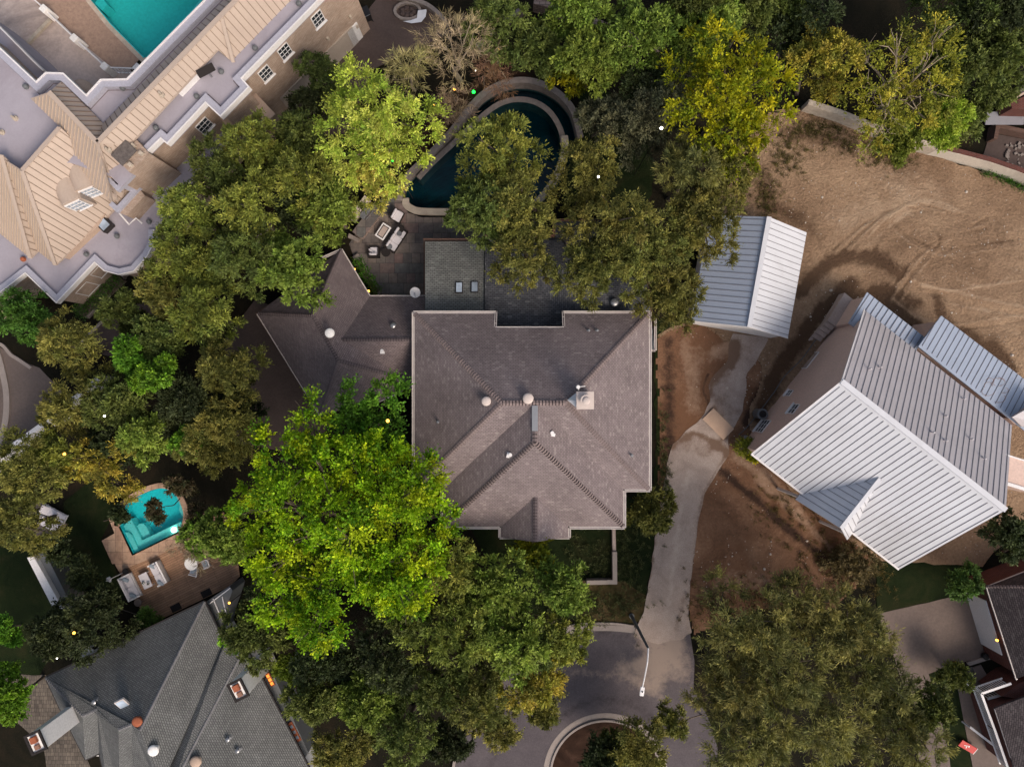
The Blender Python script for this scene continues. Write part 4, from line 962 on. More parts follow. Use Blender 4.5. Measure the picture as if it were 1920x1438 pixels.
obj('left_roof', MB().roof([[q0, q1, f1, f0]], .14).seams([q0, q1, f1, f0], .42, mi=1, w=.035), ['blue_and_shade_metal', 'seam_dark'], t)  # shaded slope of the same pale roof, its shade put into a bluer colour
obj('ridge_cap', MB().beam(q0, q1, .32, .06), 'white_metal', t)
bw = [f0 + pp * .3 + dd * .3, e0 - pp * .3 + dd * .3, e1 - pp * .3 - dd * .12, f1 + pp * .3 - dd * .12]
body = MB().prism([tuple(q.xy) for q in bw], -.05, 2.75); 
for k in ((0, 1, q0 + dd * .3), (3, 2, q1 - dd * .12)): body.add([(bw[k[0]].x, bw[k[0]].y, 2.75), (bw[k[1]].x, bw[k[1]].y, 2.75), (k[2].x, k[2].y, 4.65)], [(0, 1, 2)])
obj('wall', body, 'stucco_white', t)
obj('rake_trim', MB().beam(q1 + dd * .02, e1 + dd * .02, .05, .04).beam(q1 + dd * .02, f1 + dd * .02, .05, .04), 'white_paint', t)
tag(obj('plywood_sheet', MB(frame(1345.5, 794.5, -45, .16)).box(0, 0, 0, 2.2, 1.15, .03), 'plywood', bevel=.006), 'tan plywood sheet laid over the junction of driveway and pad', 'plywood sheet')
q = P(1419, 775); tag(obj('water_barrel', MB().cyl(q.x, q.y, .05, 1.25, .36, .40, 20).cyl(q.x, q.y, 1.25, 1.27, .40, .40, 20), ['pole_grey'], bevel=.01), 'dark grey open plastic barrel standing by the stucco gable wall', 'barrel')
tag(obj('barrel_opening', MB().cyl(q.x, q.y, 1.27, 1.285, .27, .27, 20), 'black_plastic', bpy.data.objects['water_barrel'], ), None)
mb = MB(); mb.tube([(p.x, p.y, relief(p.x, p.y) + .05) for p in [P(x, y) for x, y in smoothpath([(1384, 815), (1402, 798), (1432, 760), (1450, 735), (1470, 705), (1500, 675), (1525, 640), (1545, 622)], 4)]], .035, 6)
tag(obj('hose', mb, 'pole_grey'), 'grey conduit hose snaking along the base of the stucco wall', 'hose')
obj_ = MB(); pts = [(1387, 808), (1398, 800), (1408, 790)]
t = thing('utility_meter', 'small grey utility box and pipes at the front corner of the white house', 'meter', P(1389, 818))
q = P(1390, 818); obj('box', MB().box(q.x, q.y, .3, .3, .25, .8), 'steel', t, bevel=.02); obj('pipe', MB().tube([(q.x + .2, q.y, 0), (q.x + .2, q.y, 1.4)], .04), 'steel', t)

# ------------------------------------------------------------------ cream brick mansion (upper left)
ZP = 7.8
t = man = thing('tan_roofed_mansion', 'large cream brick mansion with tan metal roofs and lilac flat roofs', 'mansion', P(250, 200))
U = [(660, -64), (453, 147), (467, 163), (413, 219), (385, 193), (313, 270), (301, 260), (262, 298), (243, 322), (219, 347), (200, 327), (120, 300), (42, 330), (-60, 300), (-60, 33), (0, 90), (67, 153), (85, 136), (118, 137), (161, 178), (188, 149), (237, 148), (446, -64)]
Uw = [tuple(P(x, y, ZP).xy) for x, y in U]
obj('flat_roof', MB().prism(Uw, 7.2, 7.3), 'lilac_roof', t)
def inset(poly, d_):
    a = sum(poly[i][0] * poly[(i + 1) % len(poly)][1] - poly[(i + 1) % len(poly)][0] * poly[i][1] for i in range(len(poly)))
    sg = 1 if a > 0 else -1; out = []
    n = len(poly)
    for i in range(n):
        p0, p1, p2 = Vector(poly[i - 1]), Vector(poly[i]), Vector(poly[(i + 1) % n]); a1, a2 = (p1 - p0).normalized(), (p2 - p1).normalized()
        n1, n2 = Vector((-a1.y, a1.x)), Vector((-a2.y, a2.x)); m = (n1 + n2); m = m.normalized() if m.length > 1e-3 else n1
        out.append(tuple(p1 + m * sg * d_ / max(.5, m.dot(n1))))
    return out
obj('wall', MB().prism(inset(Uw, .22), -.05, 7.22, top=False), 'brick_cream', t)
pa = MB(); e_ = [tuple(P(x, y, ZP).xy) for x, y in ((660, -64), (453, 147), (467, 163), (413, 219), (385, 193), (313, 270), (301, 260), (262, 298))]
pa.ribbon(e_, -.06, .46, 7.25, 7.72); e2 = [tuple(P(x, y, ZP).xy) for x, y in ((-60, 33), (0, 90), (67, 153), (85, 136), (118, 137), (161, 178), (188, 149), (237, 148), (446, -64))]
pa.ribbon(e2, -.06, .46, 7.25, 7.72); 
obj('parapet', pa, 'lilac_edge', t)
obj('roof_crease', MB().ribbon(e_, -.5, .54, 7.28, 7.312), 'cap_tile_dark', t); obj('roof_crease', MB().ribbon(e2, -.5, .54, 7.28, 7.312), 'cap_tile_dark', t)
obj('parapet_edge', MB().ribbon(e_, .02, .07, 7.3, 7.8), 'white_paint', t); obj('parapet_edge', MB().ribbon(e2, .02, .07, 7.3, 7.8), 'white_paint', t)
Lw = [(-60, 430), (-60, 600), (0, 548), (20, 533), (47, 512), (105, 568), (177, 492), (195, 508), (222, 515), (250, 509), (276, 480), (289, 455), (288, 430), (330, 385), (425, 262), (450, 180), (200, 300), (60, 330)]
Lp = [tuple(P(x, y, 4.0).xy) for x, y in Lw]
obj('lower_flat_roof', MB().prism(Lp, 3.45, 3.6), 'lilac_roof', t); obj('lower_wall', MB().prism(inset(Lp, .18), -.05, 3.5, top=False), 'brick_cream', t)
e3 = [tuple(P(x, y, 4.0).xy) for x, y in ((-60, 600), (0, 548), (20, 533), (47, 512), (105, 568), (177, 492), (195, 508), (222, 515), (250, 509), (276, 480), (289, 455), (288, 430))]
obj('parapet', MB().ribbon(e3, .42, -.05, 3.5, 3.93), 'lilac_edge', t); obj('parapet_edge', MB().ribbon(e3, .05, .02, 3.5, 4.0), 'white_paint', t)
mb = MB(); TF = []
def tface(anch, pts, gap=.42, ax=None): TF.append((pf(anch, pts), gap, ax))
rd = (P(183, 268, 9.2) - P(415, 30, 9.2)).normalized()
tface([(415, 30, 9.2), (183, 268, 9.2), (243, 271, 8.05)], [(520, -78), (183, 268), (243, 271), (407, 93), (437, 118), (610, -66)])
tface([(415, 30, 9.2), (183, 268, 9.2), (193, 232, 7.6)], [(520, -78), (499, -80), (193, 232), (183, 268)])
tface([(92, 173, 9.2), (183, 268, 9.2), (193, 232, 7.6)], [(92, 173), (115, 153), (193, 232), (183, 268)])
tface([(92, 173, 9.2), (57, 185, 8.0), (112, 238, 8.0)], [(92, 173), (57, 185), (112, 238), (130, 300), (172, 345), (210, 378), (183, 268)], .28)
tface([(183, 268, 9.2), (243, 271, 8.05), (222, 384, 4.9)], [(183, 268), (243, 271), (237, 300), (226, 392), (213, 378)])
tface([(42, 320, 8.6), (112, 240, 8.6), (175, 430, 4.1)], [(42, 320), (112, 238), (165, 290), (205, 345), (215, 392), (175, 430), (104, 497)])
tface([(42, 320, 8.6), (104, 497, 4.1), (70, 470, 3.9)], [(42, 320), (104, 497), (70, 470), (10, 300)], .22)
tface([(3, 290, 8.6), (57, 484, 4.1), (70, 470, 3.9)], [(3, 290), (14, 300), (70, 470), (57, 484)], .42)
tface([(3, 290, 8.6), (57, 484, 4.1), (-60, 390, 4.1)], [(3, 290), (57, 484), (-60, 390), (-60, 320)], .22)
mb = MB()
for f, g_, ax in TF:
    mb.roof([[tuple(q) for q in f]], .2); mb.seams(f, g_, w=.03 if g_ < .4 else .035, mi=1 if g_ > .4 else 2, h=.045, end1=.12)
plain('seam_pale', (.50, .40, .31), .6, .05, 1)
obj('metal_roof', mb, ['tan_metal', 'seam_tan', 'seam_pale'], t)
for a, b in (((520, -78, 9.2), (183, 268, 9.2)), ((183, 268, 9.2), (92, 173, 9.2))): obj('ridge_cap', MB().beam(P(*a), P(*b), .3, .06), 'tan_metal', t)
for a, b, f in (((42, 320), (104, 497), 5), ((3, 290), (57, 484), 7), ((183, 268), (224, 388), 4), ((42, 320), (112, 240), 5)):
    ff = TF[f][0]; p0, p1 = hit(*a, ff[0], ff[1], ff[2]), hit(*b, ff[0], ff[1], ff[2]); obj('hip_cap', MB().beam(p0, p1, .26, .06), 'tan_metal', t)
# skirt under tan roofs so nothing hangs
obj('attic_wall', MB().prism([tuple(P(x, y, 5).xy) for x, y in ((60, 330), (130, 310), (200, 370), (170, 420), (106, 480), (70, 450))], 3.5, 4.2), 'stucco_tan', t)
# cross gable hip on the long wing
obj('hip_cap', MB().beam(P(415, 30, 9.2), P(438, 117, 7.5), .22, .09), 'tan_metal', t)
# arched dormers
for (bx, by, fx, fy) in ((104, 345, 142, 383), (130, 318, 166, 358)):
    A0, B0 = P(fx, fy, 6.2), P(bx, by, 7.6); dv = (B0 - A0); dv.z = 0; Ln = dv.length + .6; dv.normalize(); sv = Vector((-dv.y, dv.x, 0)); n_ = 10
    pts = []
    for q in (A0, A0 + dv * Ln):
        for i in range(n_ + 1):
            a = math.pi * i / n_; pts.append(q + sv * .72 * math.cos(a) + Vector((0, 0, .55 * math.sin(a) + .25)))
        pts.append(q - sv * .72 - Vector((0, 0, 1.3))); pts.append(q + sv * .72 - Vector((0, 0, 1.3)))
    m_ = n_ + 3; fs = [(i, i + 1, m_ + i + 1, m_ + i) for i in range(m_ - 1)] + [(m_ - 1, 0, m_, 2 * m_ - 1), tuple(range(m_ - 1, -1, -1)), tuple(range(m_, 2 * m_))]
    dm_ = obj('dormer', MB().add(pts, fs), 'tan_metal', t)
    u_ = -sv; nrm = -dv
    M_ = Matrix(((u_.x, nrm.x, 0, A0.x), (u_.y, nrm.y, 0, A0.y), (0, 0, 1, A0.z - .35), (0, 0, 0, 1)))
    wb = MB(M_)
    for sx in (-.5, .5): wb.box(sx, .03, -.6, .08, .1, 1.35)
    wb.box(0, .03, .72, 1.08, .1, .08); wb.box(0, .03, -.65, 1.2, .16, .07)
    for sx in (-.25, 0, .25): wb.box(sx, .035, -.58, .035, .05, 1.3)
    for sz in (-.15, .3): wb.box(0, .04, sz, 1.0, .05, .035)
    w_o = obj('window', wb, 'white_paint', dm_); obj('pane', MB(M_).box(0, .015, -.58, 1.0, .02, 1.3), 'glass_sky', w_o)
# chimney
ccx = P(246, 291, 8.2); ang = R(43)
c_ = obj('chimney', MB().box(ccx.x, ccx.y, 3.5, 1.15, 1.75, 4.5, -ang - R(4)), 'brick_cream', t); obj('chimney_cap', MB().box(ccx.x - .4, ccx.y + .1, 8.25, 1.0, 1.35, .12, -ang), 'cap_stone_dark', c_, bevel=.02)
mb = MB()
for i, j in ((-.35, -.5), (.35, -.5), (.35, .5), (-.35, .5)): mb.box(ccx.x + i * math.cos(ang) + j * math.sin(ang), ccx.y - i * math.sin(ang) + j * math.cos(ang), 8.0, .25, .25, .26, -ang)
obj('chimney_post', mb, 'pale_stone', c_)
# side flue box, small roofs
pd = [tuple(P(x, y, 7.0).xy) for x, y in ((200, 327), (219, 347), (243, 322), (224, 302))]
obj('box_roof', MB().prism(pd, 3.5, 6.6).ribbon(pd, .0, .28, 6.6, 6.95, True), 'lilac_edge', t)
pd = [tuple(P(x, y, 5.4).xy) for x, y in ((203, 384), (219, 399), (262, 352), (246, 338))]
bx = obj('bay', MB().prism([tuple(P(x, y, 5.2).xy) for x, y in ((206, 385), (221, 398), (236, 404), (270, 366), (257, 350), (246, 342))], 3.5, 5.1), 'brick_cream', t)
obj('bay_parapet', MB().ribbon([tuple(P(x, y, 5.4).xy) for x, y in ((203, 384), (219, 399), (262, 352))], .0, -.34, 5.0, 5.35), 'lilac_edge', bx)
obj('pipe', MB().tube([P(222, 398, 4.6), P(242, 421, 4.2), P(255, 409, 4.2), P(266, 419, 4.2)], .06, 8), 'white_paint', t)
q = P(186, 411, 3.9); M_ = Matrix.Translation(q) @ Matrix.Rotation(R(-45), 4, 'Z')
s_ = obj('skylight', MB(M_).box(0, 0, -.3, 2.0, .8, .5), 'gutter_dark', t, bevel=.02); obj('pane', MB(M_).box(-.0, 0, .2, 1.8, .6, .02), 'glass_sky', s_)
q = P(362, 153, 7.4); M_ = Matrix.Translation(q) @ Matrix.Rotation(R(46), 4, 'Z')
t2 = thing('rooftop_unit', 'white and dark rooftop box on the lilac roof of the mansion', 'rooftop unit', q)
obj('housing', MB(M_).box(-.35, .1, -.1, 1.7, .55, .75), 'white_paint', t2, bevel=.03)
M_ = Matrix.Translation(P(386, 133, 8.2)) @ Matrix.Rotation(R(28), 4, 'Z') @ Matrix.Rotation(R(14), 4, 'X'); obj('panel', MB(M_).box(0, 0, 0, 1.15, .5, .06), 'wicker', t2, bevel=.01)
obj('post', MB().cyl(*P(386, 133, 8.2).xy, 7.3, 8.2, .06), 'steel', t2)
for (x, y, z) in ((52, 165, 7.3), (233, 168, 7.3), (334, 72, 7.3), (295, 242, 7.3), (371, 183, 7.3), (417, 137, 7.3), (480, 93, 7.3), (562, 10, 7.3), (220, 321, 6.9), (222, 444, 3.6), (165, 478, 3.6), (47, 487, 3.6), (282, 417, 3.6)):
    q = P(x, y, z); mb = MB().cyl(q.x, q.y, z - .1, z + .3, .10); mb.cyl(q.x, q.y, z + .16, z + .30, .19, .15, 14); mb.dome(q.x, q.y, z + .3, .15, .07); obj('roof_vent', mb, 'rust' if y > 400 and x < 100 else 'pole_grey', t)
for (x, y, z) in ((303, 178, 8.7), (28, 222, 7.4), (3, 248, 7.4), (203, 281, 8.6)):
    q = P(x, y, z); obj('vent_pipe', MB().cyl(q.x, q.y, z - .5, z + .35, .07).cyl(q.x, q.y, z - .1, z + .02, .17), 'pale_stone', t)
# walls: SE facade with windows, pilasters, garage doors
I = inset(Uw, .22)
A1, B1 = Vector((*I[0], 0)), Vector((*I[1], 0))     # long facade
for (x, y) in ((596, 36), (534, 97), (498, 138)): window(A1, B1, x, y, .85, 1.3, t, 3, 3, out=-1)
for (x, y, w_, h_) in ((628, 82, 3.4, 2.3), (560, 160, 3.4, 2.3)):
    u = (B1 - A1).normalized(); n = Vector((-u.y, u.x, 0)); 
    if n.y > 0: n = -n
    tt, z = on_wall(A1, B1, x, y); c = A1 + u * tt + n * .04
    obj('garage_door', MB().box(c.x, c.y, 0, w_, .1, h_, math.atan2(u.y, u.x)), 'door_beige', t)
tt, z = on_wall(A1, B1, 657, 47); c = A1 + u * tt + n * .04; obj('door', MB().box(c.x, c.y, .1, 1.0, .1, 2.1, math.atan2(u.y, u.x)), 'white_paint', t)
for (x, y) in ((614, 73), (656, 32), (668, 50)):
    tt, z = on_wall(A1, B1, x, y); c = A1 + u * tt + n * .12; obj('wall_lamp', MB().box(c.x, c.y, z, .16, .16, .3, math.atan2(u.y, u.x)), 'pale_stone', t)
A2, B2 = Vector((*I[4], 0)), Vector((*I[5], 0)); window(A2, B2, 383, 236, .95, 1.3, t, 3, 3, out=-1)
# stair well between pilasters: balcony with dark opening
M_ = Matrix.Translation(P(436, 212, 4.5)); 
pc = [tuple(P(x, y, 5.0).xy) for x, y in ((452, 178), (470, 165), (516, 214), (498, 232))]; obj('pilaster', MB().prism(pc, -.05, 5.0), 'stucco_tan', t)
pc = [tuple(P(x, y, 5.0).xy) for x, y in ((410, 222), (424, 210), (470, 250), (455, 262))]; obj('pilaster', MB().prism(pc, -.05, 5.0), 'stucco_tan', t)
pc = px2([(425, 205), (455, 180), (500, 232), (470, 262)], 4.2); bl = obj('balcony', MB().prism(pc, 3.9, 4.2), 'timber', t)
mb = MB()
for i in range(8):
    a, b = Vector(pc[0]).lerp(Vector(pc[3]), i / 7), Vector(pc[1]).lerp(Vector(pc[2]), i / 7); mb.beam((a.x, a.y, 4.2), (b.x, b.y, 4.2), .04, .03)
obj('railing', mb.beam((*pc[3], 5.0), (*pc[2], 5.0), .06, .06), 'white_paint', bl)
A3, B3 = Vector((*Lp[5], 0)), Vector((*Lp[6], 0)); q = inset(Lp, .18); A3, B3 = Vector((*q[5], 0)), Vector((*q[6], 0))
window(A3, B3, 164, 542, 1.1, 1.5, t, 4, 3, out=-1)
# window surround and second window near the bay
window(A3, B3, 190, 508, 1.1, 1.3, t, 4, 3, out=-1)
# courtyard
slab('courtyard', [(-60, -40), (60, -40), (70, 10), (210, 128), (245, 128), (250, 200), (60, 200), (-60, 100)], .06, 'court_concrete')
slab('courtyard', [(60, -40), (70, 10), (210, 128), (245, 128), (262, 112), (204, 52), (166, 2), (148, -40)], .03, 'aggregate')
tag(obj('low_wall', MB().ribbon(px2([(50, 90), (98, 40)]), .12, .12, 0, .3), 'pale_stone'), 'low stone divider crossing the stained courtyard concrete', 'wall')
t = thing('balustrade', 'white railing with stone posts between the courtyard and the teal pool', 'railing', P(140, 70))
bp = [P(62, -2, 1.2), P(83, 18, 1.2), P(140, 73, 1.2), P(197, 126, 1.2), P(258, 128, 1.2)]
for i, p_ in enumerate(bp[1:]): obj('post', MB().box(p_.x, p_.y, 0, .5, .5, 1.35, R(-43)), 'stucco_white', t, bevel=.03)
for a, b in zip(bp[:-1], bp[1:]): 
    mb = MB(); mb.beam((a.x, a.y, 1.05), (b.x, b.y, 1.05), .09, .08); mb.beam((a.x, a.y, .25), (b.x, b.y, .25), .09, .06); L = (b - a).length
    for i in range(int(L / .28)): c = a.lerp(b, (i + .5) * .28 / L); mb.box(c.x, c.y, .28, .06, .06, .8)
    obj('railing', mb, 'white_paint', t)
t = thing('pool_bath_house', 'narrow lilac flat roof strip left of the mansion courtyard', 'building', P(20, 90))
obj('flat_roof', MB().prism([tuple(P(x, y, 5).xy) for x, y in ((-60, 0), (0, 52), (62, 115), (80, 132), (60, 150), (-60, 40))], 0, 4.6), 'lilac_roof', t)
obj('roof_edge', MB().ribbon([tuple(P(x, y, 5).xy) for x, y in ((-60, 0), (0, 52), (62, 115), (80, 132))], .05, .05, 4.5, 5.0), 'white_paint', t)
for (x, y, lab) in ((50, 125, 'tan rounded awning near the lilac strip roof'), (158, 168, 'tan rounded awning tucked under the zigzag parapet')):
    q = P(x, y, 4); M_ = Matrix.Translation(q) @ Matrix.Rotation(R(-42), 4, 'Z') @ Matrix.Diagonal((1.5 if x < 100 else 1.0, .6, 1, 1))
    tag(obj('awning', MB(M_).dome(0, 0, -.3, 1, .7, 20, 6), 'rust' if 0 else 'stucco_tan', smooth=False), lab, 'awning')
# courtyard items
def bin_(name, label, px, py, ang, m, w=.6, dp=.7, h=1.05):
    M_ = frame(px, py, ang, .03); t = thing(name, label, 'bin', M_.translation)
    obj('body', MB(M_).box(0, 0, .05, w * .9, dp * .9, h * .85), m, t, bevel=.03); obj('lid', MB(M_).box(0, 0, h * .9, w, dp, .07), m, t, bevel=.025)
    mb = MB(M_)
    for sx in (-1, 1): mb.box(sx * w * .38, -dp * .42, 0, .08, .2, .2)
    obj('wheels', mb, 'black_plastic', t); obj('handle', MB(M_).tube([(-w * .4, -dp * .52, h * .93), (w * .4, -dp * .52, h * .93)], .02), 'steel', t); return t
bin_('wheeled_bin', 'black wheeled rubbish bin beside the mansion facade', 690, 35, 25, 'black_plastic')
q = P(657, 79); tag(obj('patio_umbrella_base', MB().cyl(q.x, q.y, .0, .55, .2, .3, 20).cyl(q.x, q.y, .55, .6, .34, .3, 20), 'green_plastic', bevel=.02), 'round dark green lidded tub by the mansion garage door', 'tub')
bpy.data.objects['patio_umbrella_base'].name = 'round_tub'
q = P(674, 62); tag(obj('doormat', MB(frame(673, 63, 43, .03)).box(0, 0, 0, .8, .5, .04), 'black_plastic', bevel=.01), 'black rectangular mat on the brown drive beside the mansion', 'mat')
t = thing('fire_pit', 'round sunken boulder pit with a crumpled white tarp on the brown drive', 'fire pit', P(765, 24))
q = P(765, 24); obj('rim', MB().ribbon([(q.x + .95 * math.cos(a / 20 * 6.283), q.y + .62 * math.sin(a / 20 * 6.283)) for a in range(20)], .1, .1, 0, .28, True), 'wall_stone', t)
mb = MB(); 
for i in range(7): a = i * .9; mb.dome(q.x + .45 * math.cos(a), q.y + .3 * math.sin(a), .03, .22, .2, 9, 3)
obj('boulders', mb, 'drive_brown', t)
mb = MB(); pts = [(784, 22), (800, 20), (798, 32), (790, 42), (772, 46), (756, 42), (770, 40), (782, 35)]; rr_ = random.Random(2)
w_ = px2(pts, .3); mb.add([(x, y, .3 + rr_.uniform(0, .15)) for x, y in w_] + [(x, y, .27) for x, y in w_], [(0, 1, 2), (0, 2, 7), (7, 2, 3), (7, 3, 4), (7, 4, 6), (6, 4, 5)] + [(8, 15, 10, 9)])
tag(obj('tarp', mb, 'white_metal'), 'crumpled pale tarp draped over the rim of the boulder pit', 'tarp')
for nm, lab, pts, w_, h_, m in (('garden_wall', 'curved low stone wall edging the brown drive by the mansion', smoothpath([(720, -6), (760, 2), (800, 14), (830, 38), (838, 52)]), .3, .5, 'wall_stone'),
    ('garden_wall', 'stone wall showing between trees above the curved pool', [(1000, 18), (1030, 25), (1130, 62), (1180, 80), (1230, 110)], .45, 1.2, 'block_stone'),
    ('garden_wall', 'diagonal stone wall running up from the sparse tan tree', [(895, 98), (925, 72), (955, 42), (985, 25)], .35, .9, 'wall_stone'),
    ('garden_wall', 'thin brick edged strip beside the mansion hedge', [(165, 596), (200, 560), (236, 520)], .25, .35, 'wall_stone'),
    ('garden_wall', 'rough stone edging in the shade below the mansion bay', [(232, 520), (250, 510), (272, 516)], .2, .4, 'wall_stone'),
    ('garden_wall', 'low stone edge among the oaks left of the angled wing', [(480, 455), (500, 440), (515, 428)], .35, .5, 'wall_stone')):
    tag(obj(nm, MB().ribbon(px2(pts), w_ / 2, w_ / 2, -.05, h_), m, bevel=.02), lab, 'wall')
q = P(1010, 66); tag(obj('storage_box', MB(frame(1012, 68, -15)).box(0, 0, 0, .75, .75, .9), 'pole_grey', bevel=.03), 'grey square box half hidden under the trees north of the curved pool', 'box')

# front garden wall
t = thing('garden_wall', 'pale L shaped low garden wall around the front lawn of the middle house', 'wall', P(1150, 1050))
obj('wall', MB().ribbon(px2([(1151, 985), (1152, 1034)], .5), .13, .13, -.05, .45), 'concrete', t, bevel=.02)
obj('wall', MB().ribbon(px2([(1152.5, 1034), (1153, 1091), (1100, 1092)], .6), .17, .17, -.05, .62), 'kerb', t, bevel=.02)
# street lamp
t = thing('street_lamp', 'tall street lamp with a long white arm leaning over the street', 'street lamp', P(1184, 1154))
b = P(1184, 1154); tp = P(1213, 1223, 6.6)
obj('pole', MB().tube([(b.x, b.y, 0), (b.x, b.y, 6.6)], [.13, .08], 12).cyl(b.x, b.y, 0, .15, .2), 'pole_grey', t, smooth=False)
e1_ = P(1204, 1290, 7.0); s1 = Vector((b.x, b.y, 6.55))
obj('arm', MB().tube([s1, s1.lerp(e1_, .3) + Vector((.02, 0, .25)), s1.lerp(e1_, .7) + Vector((0, 0, .2)), e1_], [.06, .055, .045, .04], 10), 'white_paint', t)
M_ = Matrix.Translation(e1_ + Vector((0, -.2, 0))) @ Matrix.Rotation(R(-8), 4, 'Z'); hd = obj('lamp_head', MB(M_).box(0, 0, -.08, .28, .6, .12), 'white_paint', t, bevel=.03)
obj('photocell', MB(M_).cyl(0, .0, .04, .1, .05), 'black_plastic', hd)

# ------------------------------------------------------------------ grey shingled house (lower left)
t = gh = thing('slate_roofed_house', 'grey shingled house with two tall white stucco chimneys beside the wood deck', 'house', P(330, 1300))
ge = 3.2
def pz(*a): return tuple(P(*a))
GF = [[pz(85, 1270, ge), pz(383, 1128, ge), pz(262, 1369, 7.1), pz(247, 1358, 6.9), pz(222, 1368, 6.6), pz(182, 1330, 5.6), pz(155, 1342, 5.2)],
      [pz(383, 1128, ge), pz(421, 1207, ge), pz(303, 1470, 7.0), pz(262, 1369, 7.1)],
      [pz(421, 1207, ge + .3), pz(459, 1212, ge), pz(320, 1480, 7.1), pz(303, 1470, 6.6)],
      [pz(459, 1212, ge), pz(600, 1480, ge), pz(320, 1480, 7.1)],
      [pz(85, 1270, ge), pz(155, 1342, 5.2), pz(160, 1424, ge), pz(112, 1328, ge)],
      [pz(155, 1342, 5.2), pz(182, 1330, 5.6), pz(186, 1412, 3.3), pz(160, 1424, ge)],
      [pz(182, 1330, 5.6), pz(222, 1368, 6.6), pz(224, 1480, 3.4), pz(200, 1470, ge), pz(186, 1412, 3.3)],
      [pz(222, 1368, 6.6), pz(247, 1358, 6.9), pz(252, 1480, 4.2), pz(224, 1480, 4.2)],
      [pz(247, 1358, 6.9), pz(262, 1369, 7.1), pz(303, 1470, 7.0), pz(300, 1485, 5.5), pz(252, 1480, 4.6)]]
tri = [[f[0], f[i], f[i + 1]] for f in GF for i in range(1, len(f) - 1)]
obj('roof', MB().roof(tri, .15), 'slate_shingle', t)
for a, b in ((GF[0][1], GF[0][2]), (GF[2][1], GF[2][2]), (GF[0][0], GF[0][6]), (GF[5][0], GF[5][1]), (GF[7][0], GF[7][1])): obj('ridge_cap', MB().caps(a, b, .24, .2), ['slate_cap', 'slate_cap'], t)
for pth in ([pz(85, 1270, ge), pz(383, 1128, ge), pz(421, 1207, ge)], [pz(459, 1212, ge), pz(600, 1480, ge)], [pz(85, 1270, ge), pz(112, 1328, ge), pz(160, 1424, ge), pz(186, 1412, ge), pz(200, 1470, ge)]):
    mb = MB()
    for a, b in zip(pth[:-1], pth[1:]): mb.beam(Vector(a) - Vector((0, 0, .16)), Vector(b) - Vector((0, 0, .16)), .16, .14)
    obj('gutter', mb, 'gutter_dark', t)
obj('wall', MB().prism([tuple(P(x, y, 3.2).xy) for x, y in ((95, 1275), (378, 1140), (416, 1212), (452, 1222), (585, 1478), (210, 1475), (190, 1420), (165, 1418))], -.05, 3.05), 'stucco_white', t)
# east wing with grey wall & lit window
obj('side_wall', MB().prism([tuple(P(x, y, 1.5).xy) for x, y in ((386, 1128), (440, 1092), (445, 1100), (425, 1160), (420, 1205))], -.05, 2.4), 'pole_grey', t)
for a, b in (((392, 1132), (432, 1102)), ((400, 1122), (418, 1165)), ((417, 1118), (424, 1150))): obj('trim', MB().beam(P(*a, 2.45), P(*b, 2.45), .07, .05), 'white_paint', t)
G = [Vector((*P(x, y, 0).xy, 0)) for x, y in ((520, 1262), (588, 1400))]
obj('side_room', MB().prism([tuple(P(x, y, 1.5).xy) for x, y in ((505, 1262), (522, 1262), (584, 1400), (574, 1415), (490, 1270))], -.05, 2.3), 'pole_grey', t)
for (x, y, m_, l_) in ((506, 1274, 'window_glow', 'lit orange window'), (552, 1372, 'glass_sky', None)):
    a_ = math.atan2(-(138), 68); q = P(x, y, 2.4); M_ = Matrix.Translation(q) @ Matrix.Rotation(R(-62), 4, 'Z')
    w_ = obj('window', MB(M_).box(0, 0, -.12, 1.5 if m_ != 'window_glow' else 1.0, .32, .12), 'rust', t); 
    if l_: w_['label'] = l_
    for i in range(3): obj('pane', MB(M_).box((-.33 + .33 * i) * (1.3 if m_ != 'window_glow' else .9), 0, 0, .22, .2, .015), m_, w_)
def big_chimney(bx, by, bz, tx, ty, tz, w, d_, ang, lab=None):
    q = P(tx, ty, tz); M_ = Matrix.Translation((q.x, q.y, 0)) @ Matrix.Rotation(R(ang), 4, 'Z')
    c_ = obj('chimney', MB(M_).box(0, 0, bz - 1.5, w, d_, tz - bz + 1.5), 'stucco_white', t, bevel=.02)
    obj('chimney_cap', MB(M_).ribbon([(-w / 2, -d_ / 2), (w / 2, -d_ / 2), (w / 2, d_ / 2), (-w / 2, d_ / 2)], .06, .08, tz - .02, tz + .1, True), 'wicker', c_)
    obj('flue', MB(M_).box(-w * .18, 0, tz, .42, .42, .22), 'rust', c_, bevel=.02); obj('flue', MB(M_).box(w * .24, 0, tz, .3, .34, .15), 'timber', c_, bevel=.02)
big_chimney(0, 0, 3.2, 68, 1391, 8.0, 1.2, .92, -66); big_chimney(0, 0, 4.0, 447, 1293, 8.0, 1.12, .85, -63)
f0 = GF[0]; 
q = on_roof(234, 1320, [Vector(p) for p in (f0[0], f0[1], f0[2])]); M_ = Matrix.Translation(q + Vector((0, 0, .06))) @ Matrix.Rotation(R(26), 4, 'Z') @ Matrix.Rotation(R(30), 4, 'X')
s_ = obj('skylight', MB(M_).box(0, 0, -.08, .68, 1.15, .18), 'gutter_white', t, bevel=.02); obj('pane', MB(M_).box(0, 0, .10, .54, 1.0, .02), 'glass_sky', s_)
def tri_at(px, py, faces):
    best = None
    for f in faces:
        pp_ = [((p[0]) / (H - p[2]) * F + 960, 719 - p[1] / (H - p[2]) * F) for p in f]
        if inpoly(px, py, pp_): best = f
    return [Vector(p) for p in (best or faces[0])]
mushroom(261, 1349, tri_at(261, 1349, tri), .34, t, 'rust'); mushroom(291, 1403, tri_at(291, 1403, tri), .36, t); mushroom(370, 1424, tri_at(370, 1424, tri), .38, t, 'stucco_tan')
